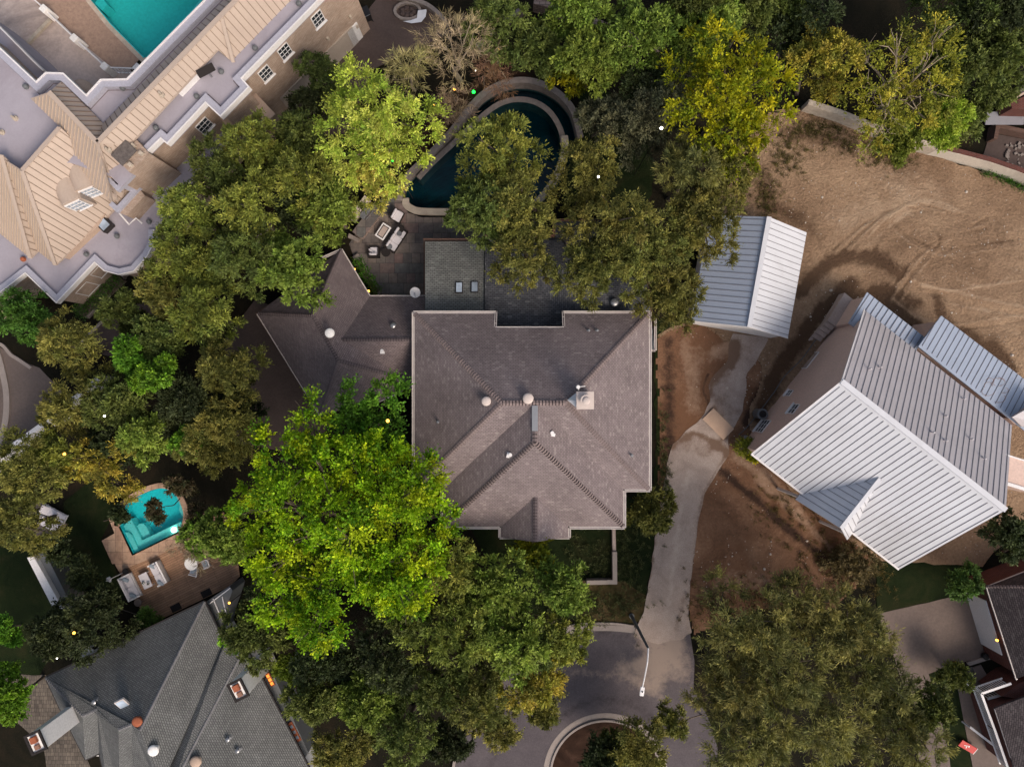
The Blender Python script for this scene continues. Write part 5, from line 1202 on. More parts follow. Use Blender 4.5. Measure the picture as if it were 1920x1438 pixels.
for (x, y) in ((180, 1313), (429, 1383), (447, 1404)): pipe(x, y, tri_at(x, y, tri), t, 'steel', .09, .3)

# ------------------------------------------------------------------ deck furniture (lower left)
DZ = .085
sofa('deck_sofa', 'white framed two seat deck sofa nearest the dark shrubs, grey blue end cushions', 'sofa', 250, 1097, -63.4, 1.9, .9, DZ, 'white_paint', 'fabric_white', 2)
sofa('deck_sofa', 'white framed long deck sofa with a dark slatted back beyond the white table', 'sofa', 303, 1072, 117 + 180 + 180, 1.75, .85, DZ, 'white_paint', 'fabric_white', 2)
for (x, y, a, lab) in ((244, 1083, -25, 'grey blue cushion at the far end of the deck sofa nearest the dark shrubs'), (257, 1112, -25, 'grey blue cushion at the near end of the deck sofa nearest the dark shrubs'), (294, 1058, -25, 'grey blue cushion at the far end of the dark backed deck sofa'), (309, 1089, -25, 'grey blue cushion at the near end of the dark backed deck sofa')):
    M_ = frame(x, y, a + 180 - 0, DZ + .5); tag(obj('cushion', MB(M_ @ Matrix.Rotation(R(20), 4, 'X')).box(0, 0, -.02, .5, .26, .14), 'cushion_blue', bevel=.05), lab, 'cushion')
M_ = frame(279, 1085, -65, DZ); t = thing('coffee_table', 'long white rectangular coffee table between the two deck sofas', 'table', M_.translation)
obj('tabletop', MB(M_).box(0, 0, .38, 1.15, .68, .05), 'fabric_white', t, bevel=.01)
for sx in (-1, 1):
    for sy in (-1, 1): obj('leg', MB(M_).box(sx * .5, sy * .28, 0, .06, .06, .38), 'white_paint', t)
q = P(288, 1066); M_ = frame(286, 1069, -65, DZ); tag(obj('stool', MB(M_).box(.0, .3, 0, .5, .35, .36), 'stucco_tan', bevel=.02), 'tan block stool at the far end of the white deck table', 'stool')
def leaves_at(mb, c, n, r, L, W, rng, up=.5):
    for i in range(n):
        a = rng.uniform(0, 6.28); e_ = rng.uniform(0, 1.4); dv = Vector((math.cos(a) * math.cos(e_), math.sin(a) * math.cos(e_), math.sin(e_)))
        p_ = c + dv * r * rng.uniform(.4, 1); s_ = dv.cross(Vector((rng.gauss(0, 1), rng.gauss(0, 1), 1))).normalized()
        mb.add([p_ - s_ * W / 2, p_ + dv * L, p_ + s_ * W / 2, p_ - dv * L * .3], [(0, 1, 2, 3)])
rr_ = random.Random(11)
plain('leaf_plain', (.03, .06, .02), .6, .4, 9)
for (x, y, lab) in ((277, 1089, 'small potted succulent on the white deck table nearest the dark shrubs'), (286, 1089, 'small potted succulent on the white deck table nearest the slatted sofa')):
    q = P(x, y) + Vector((0, 0, DZ + .43)); t = thing('table_plant', lab, 'potted plant', q); obj('pot', MB().cyl(q.x, q.y, q.z, q.z + .12, .07, .1, 12), 'stucco_white', t)
    mb = MB(); leaves_at(mb, q + Vector((0, 0, .1)), 26, .1, .1, .05, rr_); obj('leaves', mb, 'leaf_plain', t)
q = P(242, 1068); tag(obj('fire_bowl', MB().cyl(q.x, q.y, DZ, DZ + .4, .14, .24, 20).cyl(q.x, q.y, DZ + .4, DZ + .45, .24, .22, 20), 'black_plastic', bevel=.012), 'round black bowl at the terrace corner beside the deck sofa', 'fire bowl')
round_table(266, 1125, .29, .5, 'round grey side table at the near end of the deck sofa', 'concrete_dim', DZ)
M_ = frame(220, 1079, 28, 1.9); t = thing('parasol', 'folded white parasol at the deck edge beside the round black bowl', 'parasol', M_.translation * 1)
q = P(232, 1073); obj('pole', MB().tube([(q.x, q.y, 0), (q.x, q.y, 2.3)], .03), 'white_paint', t)
mb = MB(); a, b = Vector((q.x + .05, q.y + .02, 2.2)), P(208, 1084, 2.2)
n_ = 10; pts = []; fs = []
for k_, (u, r_) in enumerate(((0, .06), (.15, .16), (.6, .19), (1, .05))):
    c = a.lerp(b, u)
    for i in range(n_): th = 2 * math.pi * i / n_; rr = r_ * (1.25 if i % 2 else .8); pts.append(c + Vector((-(b - a).normalized().y, (b - a).normalized().x, 0)) * rr * math.cos(th) + Vector((0, 0, rr * math.sin(th))))
for k_ in range(3):
    for i in range(n_): fs.append((k_ * n_ + i, k_ * n_ + (i + 1) % n_, (k_ + 1) * n_ + (i + 1) % n_, (k_ + 1) * n_ + i))
obj('canopy', MB().add(pts, fs), 'fabric_white', t)
for (px, py, ang, lab) in ((369, 1067, 75, 'white deck chair with a grey cushion below the overhanging branches'), (391, 1054, 110, 'white deck chair furthest along the deck, partly under the bright green tree')):
    M_ = frame(px, py, ang, DZ); t = thing('deck_chair', lab, 'chair', M_.translation)
    obj('seat', MB(M_).box(0, 0, .36, .55, .55, .07), 'fabric_white', t, bevel=.02); obj('backrest', MB(M_ @ Matrix.Translation((0, -.3, .4)) @ Matrix.Rotation(R(15), 4, 'X')).box(0, 0, 0, .55, .07, .5), 'white_paint', t, bevel=.02)
    obj('cushion', MB(M_).box(0, .02, .43, .4, .38, .07), 'cushion_blue', t, bevel=.03)
    for sx in (-1, 1):
        obj('armrest', MB(M_).box(sx * .29, 0, .58, .06, .5, .04), 'white_paint', t)
        for sy in (-1, 1): obj('leg', MB(M_).box(sx * .27, sy * .24, 0, .04, .04, .58 if sy else .4), 'white_paint', t)
M_ = frame(367, 1052, 0, DZ); q = P(368, 1051); t = thing('dining_table', 'round pale table between the deck chairs under the branches', 'table', (q.x, q.y, DZ)); obj('tabletop', MB().cyl(q.x, q.y, .72 + DZ, .76 + DZ, .5, n=28), 'stucco_white', t, bevel=.008); obj('pedestal', MB().cyl(q.x, q.y, DZ, .72 + DZ, .09).cyl(q.x, q.y, DZ, DZ + .04, .28), 'white_paint', t)
for (x, y, a, lab) in ((388, 1111, 26, 'dark brown doormat on the wood deck nearest the grey side wing'), (331, 1138, 26, 'dark brown doormat at the grey roof edge of the wood deck')):
    tag(obj('doormat', MB(frame(x, y, a, DZ)).box(0, 0, 0, .78, .52, .035), 'wicker', bevel=.01), lab, 'doormat')
# sun beds
slab('path', arc(88, 972, 40, 20, 250, 16), .05, 'concrete_dim')
for (x, y, lab) in ((94, 979, 'white sun bed nearest the lawn on the curved grey terrace'), (107, 962, 'white sun bed behind, on the curved terrace under the oak')):
    M_ = frame(x, y, -28, .05); t = thing('sun_bed', lab, 'sun bed', M_.translation)
    obj('frame', MB(M_).box(0, 0, .2, 1.95, .7, .06), 'white_paint', t, bevel=.01); obj('mattress', MB(M_).box(.25, 0, .26, 1.4, .66, .1), 'fabric_white', t, bevel=.03)
    obj('backrest', MB(M_ @ Matrix.Translation((-.45, 0, .27)) @ Matrix.Rotation(R(25), 4, 'Y')).box(-.28, 0, 0, .6, .66, .1), 'fabric_white', t, bevel=.03)
    for sx in (-1, 1):
        for sy in (-1, 1): obj('leg', MB(M_).box(sx * .85, sy * .28, 0, .06, .06, .2), 'white_paint', t)
# white walls, left
wl = [P(-40, 888, 2.0), P(20, 838, 2.0), P(80, 795, 2.0), P(165, 725, 2.0), P(185, 708, 2.0)]
tag(obj('boundary_wall', MB().ribbon([q.xy for q in wl], .17, .17, -.05, 2.0), 'white_paint', bevel=.02), 'long white boundary wall running diagonally beside the brown cul-de-sac', 'wall')
t = thing('garden_shed', 'long narrow white walled structure with a grey roof among dark shrubs at the left', 'shed', P(95, 1100))
obj('parapet', MB().prism([tuple(P(x, y, 2.6).xy) for x, y in ((50, 1045), (63, 1043), (120, 1145), (104, 1150))], -.05, 2.6), 'white_paint', t, bevel=.015)
obj('roof', MB().prism([tuple(P(x, y, 2.2).xy) for x, y in ((64, 1045), (84, 1036), (137, 1140), (121, 1148))], -.05, 2.2), 'pole_grey', t)
t = thing('hedge_screen', 'small white and grey canopy at the upper left eave of the grey house', 'canopy', P(155, 1228))
obj('roof', MB().prism([tuple(P(x, y, 2.6).xy) for x, y in ((140, 1230), (165, 1213), (180, 1222), (150, 1238))], 2.45, 2.55), 'white_paint', t, bevel=.01)
for (x, y) in ((142, 1231), (150, 1237), (165, 1215), (178, 1222)): obj('post', MB().cyl(*P(x, y, 2.5).xy, 0, 2.46, .05, n=8), 'white_paint', t)
bpy.data.objects['hedge_screen'].name = 'door_canopy'

# ------------------------------------------------------------------ boundary wall upper right, ruins
wb = [(1500, 210), (1560, 230), (1630, 258), (1680, 276), (1735, 292), (1780, 303), (1830, 316), (1880, 333), (1990, 376)]
t = thing('retaining_wall', 'long pale retaining wall with a brick top behind the dirt lot', 'wall', P(1735, 292))
pw = [P(x, y).xy for x, y in wb]
obj('rubble_wall', MB().ribbon(pw[:5], .45, .0, -.05, 1.35), 'pale_stone', t, bevel=.03)
obj('rendered_wall', MB().ribbon(pw[4:], .3, .0, -.05, 1.5), 'stucco_white', t); bpy.data.objects['rendered_wall'].data.materials[0] = MATS['pale_stone']
plain('render_cream', (.55, .50, .43), .9, .06, .6, .2, stain=(.42, .37, .32)); bpy.data.objects['rendered_wall'].data.materials[0] = MATS['render_cream']
obj('brick_top', MB().ribbon([p for p in pw[4:]], .34, -.03, 1.5, 1.62), 'brick_red', t, bevel=.01)
obj('post', MB().box(*P(1617, 244).xy, 0, .12, .12, 1.75), 'timber', t)
t = thing('brick_house', 'dark brick house corner with a tan gutter at the upper right edge', 'house', P(1930, 190))
obj('wall', MB().prism([tuple(P(x, y, 3).xy) for x, y in ((1896, 192), (1990, 150), (1990, 205), (1900, 203))], -.05, 2.9), 'brick_red', t)
obj('roof', MB().roof([[pz(1893, 190, 3.1), pz(1990, 138, 3.1), pz(1990, 100, 4.2), pz(1925, 130, 4.2)]], .1), 'dim_shingle', t); obj('gutter', MB().beam(P(1893, 190, 3.05), P(1990, 138, 3.05), .14, .12), 'stucco_tan', t)
t = thing('brick_pergola', 'low dark brick walled yard with rubble at the right edge behind the retaining wall', 'enclosure', P(1890, 260))
obj('wall', MB().ribbon(px2([(1852, 268), (1856, 244), (1990, 272)]), .15, .15, -.05, .9), 'brick_brown', t, bevel=.01); obj('floor', MB().prism(px2([(1856, 250), (1990, 275), (1990, 345), (1840, 300)]), -.05, .06), 'drive_brown', t)
mb = MB(); rr_ = random.Random(9)
for i in range(26):
    q = P(rr_.uniform(1885, 1925), rr_.uniform(270, 318)); s_ = rr_.uniform(.1, .3); mb.box(q.x, q.y, .04, s_, s_ * .7, s_ * .6, rr_.uniform(0, 3))
tag(obj('rubble_pile', mb, 'wall_stone'), 'grey heap of rubble blocks inside the dark brick enclosure', 'rubble', kind='stuff')
tag(obj('roof_panel', MB(Matrix.Translation(P(1885, 222, 1.5)) @ Matrix.Rotation(R(8), 4, 'X')).box(0, 0, -.1, 2.8, .9, .08).box(-1.2, 0, -1.5, .1, .1, 1.5).box(1.2, 0, -1.5, .1, .1, 1.5), 'seam_dark'), 'dark flat carport panel beside the brick house corner', 'carport')

# ------------------------------------------------------------------ brick house lower right
t = thing('dark_brick_house', 'dark red brick house with a white garage door and white railed balcony, lower right corner', 'house', P(1890, 1200))
re_ = 3.2
rf = [[pz(1850, 1100, re_), pz(1906, 1272, re_), pz(1990, 1240, 5.6), pz(1960, 1100, 5.8)], [pz(1850, 1100, re_), pz(1960, 1100, 5.8), pz(1990, 1045, re_)]]
tri2 = [[f[0], f[i], f[i + 1]] for f in rf for i in range(1, len(f) - 1)]
obj('roof', MB().roof(tri2, .15), 'dim_shingle', t); obj('ridge_cap', MB().caps(rf[0][0], rf[0][3], .26, .2), ['cap_tile', 'cap_shade'], t)
mb = MB().beam(P(1849, 1100, re_ - .1), P(1905, 1273, re_ - .1), .12, .1).beam(P(1849, 1100, re_ - .1), P(1990, 1044, re_ - .1), .12, .1); obj('gutter', mb, 'gutter_white', t)
wp = [tuple(P(x, y, 0).xy) for x, y in ((1830, 1122), (1856, 1232), (1880, 1320), (1990, 1290), (1990, 1080))]
wp = [tuple(P(x, y, re_).xy) for x, y in ((1858, 1108), (1904, 1262), (1990, 1240), (1990, 1060))]
obj('wall', MB().prism(wp, -.05, re_ - .12), 'brick_red', t)
A5, B5 = Vector((*wp[0], 0)), Vector((*wp[1], 0)); u = (B5 - A5).normalized(); n = Vector((u.y, -u.x, 0)); n = n if n.x < 0 else -n
c = A5.lerp(B5, .5) + n * .03; obj('garage_door', MB().box(c.x, c.y, 0, 4.1, .08, 2.3, math.atan2(u.y, u.x)), 'white_paint', t, bevel=.01)
c = A5.lerp(B5, .63) + n * .14; wlmp = obj('wall_lamp', MB().box(c.x, c.y, 2.35, .14, .14, .25), 'black_plastic', t); obj('bulb', MB().cyl(c.x - .09, c.y, 2.5, 2.62, .08, n=10), 'warm_glow', wlmp)
for (a, b, c_, d_) in (((1905, 1275), (1990, 1250), (1990, 1320), (1870, 1300)),): obj('rear_wall', MB().prism([tuple(P(*q, 2.2).xy) for q in (a, b, c_, d_)], -.05, 2.6), 'brick_red', t)
obj('patio_slab', MB().prism(px2([(1790, 1262), (1838, 1245), (1870, 1300), (1890, 1438), (1850, 1500), (1835, 1500), (1810, 1370)]), -.02, .07), 'concrete_dim', t)
obj('lower_roof', MB().roof([[pz(1865, 1328, 3.4), pz(1905, 1450, 3.4), pz(1990, 1440, 4.6), pz(1990, 1280, 4.0)]], .15), 'dim_shingle', t)
obj('lower_gutter', MB().beam(P(1865, 1328, 3.3), P(1908, 1458, 3.3), .12, .1).beam(P(1865, 1328, 3.3), P(1990, 1279, 3.3), .12, .1), 'gutter_white', t)
obj('lower_wall', MB().prism([tuple(P(x, y, 3.4).xy) for x, y in ((1875, 1335), (1910, 1450), (1990, 1435), (1990, 1292))], -.05, 3.2), 'brick_red', t)
def rail(pts, z, par, h0=.15, gap=.16, post=True):
    mb = MB()
    for a, b in zip(pts[:-1], pts[1:]):
        a, b = P(*a, z), P(*b, z); mb.beam(a - Vector((0, 0, .06)), b - Vector((0, 0, .06)), .16, .08); L = (b - a).length
        a2, b2 = a.copy(), b.copy(); a2.z = b2.z = z - .95; mb.beam(a2, b2, .1, .06)
        for i in range(int(L / gap)): c = a.lerp(b, (i + .5) * gap / L); mb.box(c.x, c.y, z - .92, .05, .05, .88)
    return obj('railing', mb, 'white_paint', par)
rail([(1840, 1300), (1896, 1281)], 2.9, t); rail([(1840, 1300), (1866, 1370), (1892, 1445)], 2.9, t)
rail([(1852, 1310), (1900, 1296)], 1.9, t, gap=.2)
t = thing('white_fence', 'white fence rail running from the bins to the railed balcony of the brick house', 'fence', P(1790, 1265))
mb = MB().beam(P(1788, 1264, 1.5), P(1840, 1298, 1.5), .2, .1); obj('top_rail', mb, 'white_paint', t, bevel=.01)
obj('bottom_rail', MB().beam(P(1788, 1264, .3), P(1840, 1298, .3), .1, .08), 'white_paint', t)
for i in range(4): q = P(1790 + 15 * i, 1265 + 10 * i, 1.5); obj('post', MB().box(q.x, q.y, 0, .12, .12, 1.6), 'white_paint', t)
t = thing('white_fence', 'white sloping handrail beside the red panel near the lower right corner', 'fence', P(1820, 1365))
obj('top_rail', MB().beam(P(1818, 1362, 1.0), P(1870, 1402, 1.6), .16, .08), 'white_paint', t)
for q in (P(1820, 1364, 1.0), P(1844, 1382, 1.3), P(1868, 1400, 1.6)): obj('post', MB().box(q.x, q.y, 0, .1, .1, q.z), 'white_paint', t)
t = thing('sign_panel', 'red panel with a white painted mark on the grass by the brick house', 'panel', P(1815, 1400))
M_ = Matrix.Translation(P(1814, 1399, .35)) @ Matrix.Rotation(R(-30), 4, 'Z') @ Matrix.Rotation(R(12), 4, 'X')
obj('panel', MB(M_).box(0, 0, 0, 1.3, .55, .08), 'red_paint', t, bevel=.02)
lg = MB(M_); lg.box(-.18, .03, .082, .30, .05, .006, R(20)); lg.box(-.02, .06, .082, .22, .05, .006, R(-15)); lg.box(-.1, -.05, .082, .05, .2, .006, R(10)); lg.dome(.02, .1, .08, .06, .01, 8, 2); obj('white_mark', lg, 'white_paint', t)
obj('edge_bar', MB(M_).box(.64, 0, -.02, .05, .57, .1), 'white_paint', t)
for sx in (-.5, .5): obj('leg', MB(M_).box(sx, 0, -.32, .05, .05, .33), 'steel', t)
bin_('wheeled_bin', 'black wheeled bin with a pale lid handle at the end of the white fence', 1786, 1253, 20, 'black_plastic'); bin_('wheeled_bin', 'larger black wheeled bin second from the driveway edge by the white fence', 1802, 1250, 20, 'black_plastic', .65, .75)
bin_('wheeled_bin', 'blue wheeled bin just behind the black bins by the white fence', 1803, 1266, 20, 'blue_plastic', .5, .5, .9)
q = P(1789, 1243); tag(obj('leaf_basket', MB().cyl(q.x, q.y, .05, .5, .2, .26, 16), 'rust', bevel=.01), 'small orange tub beside the black bins on the driveway edge', 'tub')
q = P(1842, 1227); tag(obj('flower_pot', MB().cyl(q.x, q.y, .05, .45, .18, .24, 18).cyl(q.x, q.y, .45, .48, .24, .2, 18), 'black_plastic', bevel=.01), 'round black pot at the corner of the white garage door', 'pot')
tag(obj('doormat', MB(frame(1827, 1300, -75, .07)).box(0, 0, 0, .8, .45, .03), 'black_plastic', bevel=.01), 'black rectangular mat on the path below the white fence', 'mat')
q = P(1838, 1240); tag(obj('driveway_edging', MB().ribbon(px2([(1812, 1244), (1862, 1228)]), .14, .14, 0, .16), 'kerb', bevel=.01), 'pale kerb edging at the foot of the garage drive by the brick wall', 'kerb')

# ------------------------------------------------------------------ trees and shrubs
KIND = {   # palette, leaf length, width, sprays, leaves per spray, spray reach, up bias, droop, clump radius, jitter
 'oak':    dict(pal=[(.13, .155, .026), (.085, .11, .022), (.19, .20, .036), (.11, .14, .028)], L=.19, W=.07, S=30, K=9, out=.9, up=.35, dr=.35, rc=.95, tip=1.35),
 'olive':  dict(pal=[(.125, .125, .028), (.09, .095, .024), (.175, .16, .038), (.08, .09, .022)], L=.18, W=.065, S=30, K=9, out=.9, up=.3, dr=.4, rc=.95, tip=1.3),
 'dark':   dict(pal=[(.03, .042, .016), (.04, .052, .018), (.025, .035, .015)], L=.2, W=.09, S=26, K=8, out=.8, up=.3, dr=.3, rc=.9, tip=1.2),
 'deep':   dict(pal=[(.075, .098, .022), (.10, .12, .028), (.055, .078, .02)], L=.19, W=.08, S=28, K=9, out=.85, up=.3, dr=.35, rc=.95, tip=1.3),
 'grey':   dict(pal=[(.085, .09, .048), (.07, .078, .045), (.11, .11, .06)], L=.18, W=.07, S=28, K=9, out=.85, up=.3, dr=.35, rc=.95, tip=1.3),
 'green':  dict(pal=[(.12, .17, .028), (.16, .21, .035), (.09, .14, .022)], L=.2, W=.1, S=28, K=8, out=.8, up=.35, dr=.3, rc=.9, tip=1.3),
 'bright': dict(pal=[(.09, .19, .006), (.15, .26, .008), (.05, .12, .006), (.21, .31, .010), (.11, .21, .008), (.30, .34, .010)], L=.16, W=.115, S=46, K=8, out=.7, up=.5, dr=.25, rc=.85, tip=1.25),
 'vivid':  dict(pal=[(.055, .14, .012), (.085, .18, .014), (.04, .10, .01)], L=.17, W=.11, S=34, K=8, out=.7, up=.4, dr=.25, rc=.8, tip=1.25),
 'lime':   dict(pal=[(.33, .38, .055), (.24, .31, .04), (.42, .43, .09), (.16, .24, .03)], L=.17, W=.075, S=38, K=9, out=.9, up=.35, dr=.3, rc=.95, tip=1.3),
 'yellow': dict(pal=[(.28, .28, .008), (.20, .23, .008), (.42, .37, .010), (.10, .14, .008)], L=.19, W=.1, S=28, K=9, out=.85, up=.4, dr=.3, rc=.85, tip=1.25),
 'gold':   dict(pal=[(.24, .22, .03), (.18, .19, .026), (.30, .24, .04), (.13, .14, .03)], L=.17, W=.075, S=28, K=9, out=.9, up=.35, dr=.3, rc=.95, tip=1.3),
 'bare':   dict(pal=[(.34, .26, .17), (.28, .215, .145), (.30, .25, .13)], L=.42, W=.03, S=30, K=6, out=1, up=.25, dr=.1, rc=1.05, tip=1.1),
 'spray':  dict(pal=[(.17, .165, .05), (.12, .125, .04), (.23, .21, .06), (.085, .095, .033)], L=.27, W=.05, S=34, K=9, out=1, up=.25, dr=.45, rc=1.05, tip=1.35),
 'maroon': dict(pal=[(.05, .035, .02), (.035, .045, .02), (.06, .05, .022)], L=.17, W=.09, S=22, K=7, out=.9, up=.2, dr=.2, rc=.6, tip=1.1),
}
LEAFC = [0]
def leaf_mesh(name, cen, rad, outw, kd, rng, parent, dens=1.0, mat='leaf', hue=(1, 1, 1)):
    K = KIND[kd]; M = len(cen); S = max(6, int(K['S'] * dens * (.42 if kd == 'bare' else 1 if kd in ('hd', 'tf') else .72))); Kn = K['K']
    cen = np.asarray(cen, float); rad = np.asarray(rad, float)[:, None]; outw = np.asarray(outw, float)
    d = outw[:, None, :] * K['out'] + rng.normal(0, .75, (M, S, 3)) + np.array([0, 0, K['up']]); d /= np.linalg.norm(d, axis=2, keepdims=True)
    ln = rad[:, :, None] * rng.uniform(.7, 1.7, (M, S, 1)) ** 1
    t = (np.arange(Kn) + .6) / Kn; t = t[None, None, :, None] * rng.uniform(.85, 1.1, (M, S, Kn, 1))
    p = cen[:, None, None, :] + d[:, :, None, :] * ln[:, :, None, :] * t
    p[..., 2] -= (K['dr'] * ln[:, :, None, :] * t ** 2)[..., 0]
    p += rng.normal(0, .045, p.shape)
    ld = d[:, :, None, :] * 1.0 + rng.normal(0, .42, (M, S, Kn, 3)); ld[..., 2] -= .15; ld /= np.linalg.norm(ld, axis=3, keepdims=True)
    nu = rng.normal(0, .75, (M, S, 1, 3)) + rng.normal(0, .3, (M, S, Kn, 3)); nu[..., 2] += 1
    sd = np.cross(ld, nu); sd /= np.linalg.norm(sd, axis=3, keepdims=True) + 1e-6
    sz = rng.uniform(.6, 1.25, (M, S, Kn, 1)); q_ = 1 if kd == 'bare' else 1.0; L = K['L'] * sz * q_; W = K['W'] * sz * q_
    a = p; b = p + ld * L * .45 + sd * W / 2; c = p + ld * L; e = p + ld * L * .45 - sd * W / 2
    V = np.stack([a, b, c, e], 3).reshape(-1, 3); n = V.shape[0] // 4
    pal = np.array(K['pal']) * (1.28 if kd in ('oak', 'green', 'olive', 'deep', 'spray', 'grey', 'dark') else 1.4); i0 = rng.integers(0, len(pal), M); i1 = rng.integers(0, len(pal), (M, S))
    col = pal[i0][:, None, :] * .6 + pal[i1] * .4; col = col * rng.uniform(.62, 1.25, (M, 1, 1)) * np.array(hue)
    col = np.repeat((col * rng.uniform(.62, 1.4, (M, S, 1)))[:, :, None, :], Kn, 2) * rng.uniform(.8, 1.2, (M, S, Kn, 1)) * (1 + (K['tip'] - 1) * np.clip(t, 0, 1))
    col = np.concatenate([np.clip(col, 0, 1), np.ones(col.shape[:3] + (1,))], 3)
    col = np.repeat(col.reshape(-1, 1, 4), 4, 1).reshape(-1, 4)
    me = bpy.data.meshes.new(name); base = np.array(wloc(parent)) if parent else np.zeros(3)
    V = V - base; me.vertices.add(len(V)); me.vertices.foreach_set('co', V.astype(np.float32).ravel())
    me.loops.add(len(V)); me.loops.foreach_set('vertex_index', np.arange(len(V), dtype=np.int32))
    me.polygons.add(n); me.polygons.foreach_set('loop_start', np.arange(0, 4 * n, 4, dtype=np.int32)); me.polygons.foreach_set('loop_total', np.full(n, 4, dtype=np.int32))
    at = me.attributes.new('tint', 'FLOAT_COLOR', 'POINT'); at.data.foreach_set('color', col.astype(np.float32).ravel())
    me.materials.append(MATS[mat]); me.update(); me.validate()
    o = bpy.data.objects.new(name, me); C.objects.link(o)
    if parent: o.parent = parent
    LEAFC[0] += n; return o
def tree(px, py, rpx, h, kd, label, name='oak_tree', dens=1.0, flat=.62, gaps=.22, base=None, hue=(1, 1, 1), limbs=14, bark='bark', group=None, seed=None, sx=1.0, sy=1.0, cat='tree', low=-.25, fill=None):
    rng = np.random.default_rng(int(px * 7 + py * 13) if seed is None else seed); K = KIND[kd]
    zc = h * .68; r = rpx * (H - zc) / F; rv = min(r * flat, h * .42); zc = h - rv
    c = P(px, py, zc); r = rpx * (H - zc) / F; b = P(*base) if base else Vector((*free_base(c.x * 1.07, c.y * 1.07), 0))
    t = thing(name, label, cat, b, group)
    rc = K['rc'] * min(1.0, max(.45, r / 4.0)); cen = []; rad = []; ow = []; bc = []; ph = rng.uniform(0, 6.28, 4)
    rb = min(r * .55, rng.uniform(1.45, 1.75) * (1.0 if r < 5 else 1.12)); nb = int((fill or 1.55) * .74 * (r / rb) ** 2) + 4
    for i in range(nb):
        ct = 1 - (1 - low) * (i + .5) / nb; th = i * 2.39996 + rng.uniform(-.3, .3); st = math.sqrt(max(0, 1 - ct * ct))
        lob = 1 + .12 * math.sin(3 * th + ph[0]) + .09 * math.sin(5 * th + ph[1]) + .07 * math.sin(8 * th + ph[2])
        if rng.random() < gaps * .5 and i > 3: continue
        f = (1.03, .93, .80)[i % 3] + rng.uniform(-.08, .05); rr = max(.2, r - rb * .78); b_r = rb * rng.uniform(.65, 1.15)
        dx, dy, dz = st * math.cos(th) * sx, st * math.sin(th) * sy, ct
        q = Vector((c.x + dx * rr * lob * f, c.y + dy * rr * lob * f, c.z + dz * (rv - rb * .4) * f + rng.normal(0, .38 * rb) - (.95 * rb if i % 3 == 2 else .3 * rb if i % 3 == 1 else 0))); bc.append(q)
        o1 = Vector((dx, dy, 0)); o1 = o1.normalized() if o1.length > .2 else Vector((rng.normal(), rng.normal(), 0)).normalized(); s1_ = Vector((-o1.y, o1.x, 0)); shade = rng.uniform(.8, 1.2)
        m = max(4, int(3.1 * (b_r / rc) ** 2))
        for j in range(m):
            c2 = 1 - 1.15 * (j + .5) / m; t2 = j * 2.39996 + rng.uniform(-.4, .4); s2 = math.sqrt(max(0, 1 - c2 * c2)); g_ = rng.uniform(.65, 1.05)
            v_ = o1 * (s2 * math.cos(t2) * 1.25) + s1_ * (s2 * math.sin(t2) * .8) + Vector((0, 0, c2 * .62)); w_ = q + v_ * (b_r - rc * .25) * g_
            if v_.dot(o1) > .5: w_.z -= .25 * b_r
            cen.append(tuple(w_)); rad.append(rc * rng.uniform(.5, .85)); d_ = (v_ + o1 * .35 * st + Vector((0, 0, .15))); ow.append(tuple(d_.normalized()))
    j_ = rng.uniform(.82, 1.15) * (.85 if kd == 'spray' else 1); j2 = rng.uniform(.93, 1.07); hue = (hue[0] * j_ * j2, hue[1] * j_, hue[2] * j_)
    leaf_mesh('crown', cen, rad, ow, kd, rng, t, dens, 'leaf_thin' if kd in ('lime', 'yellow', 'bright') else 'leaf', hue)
    mb = MB(); tr = max(.03, .02 * h * min(1, r / 3)); top = Vector((c.x, c.y, c.z - rv * .2)); wob = Vector((rng.normal(0, .2), rng.normal(0, .2), 0)) * min(1, h / 8)
    mb.tube([b - Vector((0, 0, .1)), b.lerp(top, .35) + wob, b.lerp(top, .7) - wob * .5, top], [tr * 1.3, tr, tr * .75, tr * .4], 8)
    idx = rng.choice(len(bc), min(limbs, len(bc)), replace=False)
    for i in idx:
        q = bc[i]; s0 = b.lerp(top, rng.uniform(.6, .95)); m_ = s0.lerp(q, .5) + Vector((rng.normal(0, .25), rng.normal(0, .25), rng.normal(.15, .2))) * min(1, r / 3)
        mb.tube([s0, m_, q, q + (q - m_).normalized() * rc * .6], [tr * .45, tr * .3, tr * .16, .012], 5)
        if kd in ('bare', 'gold') or r > 5:
            for _ in range(3 if kd != 'gold' else 5):
                e_ = q + Vector((rng.normal(0, 1), rng.normal(0, 1), rng.normal(.4, .6))) * rc * .9; mb.tube([m_.lerp(q, .6), q.lerp(e_, .5), e_], [tr * .18, .025, .01], 4)
    obj('trunk', mb, bark, t)
    return t
OBST = [body_main, Lp, Uw, POOL_A, RING, POOL_C] + [px2(q) for q in ([(600, 450), (800, 450), (800, 760), (590, 790), (470, 580)], [(650, 370), (1040, 405), (1235, 410), (1235, 665), (800, 660)], [(1290, 395), (1520, 395), (1480, 645), (1290, 620)], [(1380, 830), (1560, 540), (1990, 600), (1990, 1000), (1700, 1090)],
    [(80, 1260), (300, 1020), (430, 960), (470, 1150), (610, 1500), (120, 1500)], [(1640, 1140), (1900, 1050), (1990, 1500), (1740, 1500)], [(840, 1500), (870, 1390), (950, 1240), (1105, 1165), (1200, 1160), (1240, 850), (1370, 850), (1310, 1290), (1345, 1500)], [(150, 30), (720, -60), (840, 40), (640, 240), (430, 300), (280, 480), (100, 580), (-60, 600)], [(-60, 640), (60, 680), (120, 740), (0, 860)], [(60, 1040), (140, 1030), (150, 1150), (100, 1150)])]
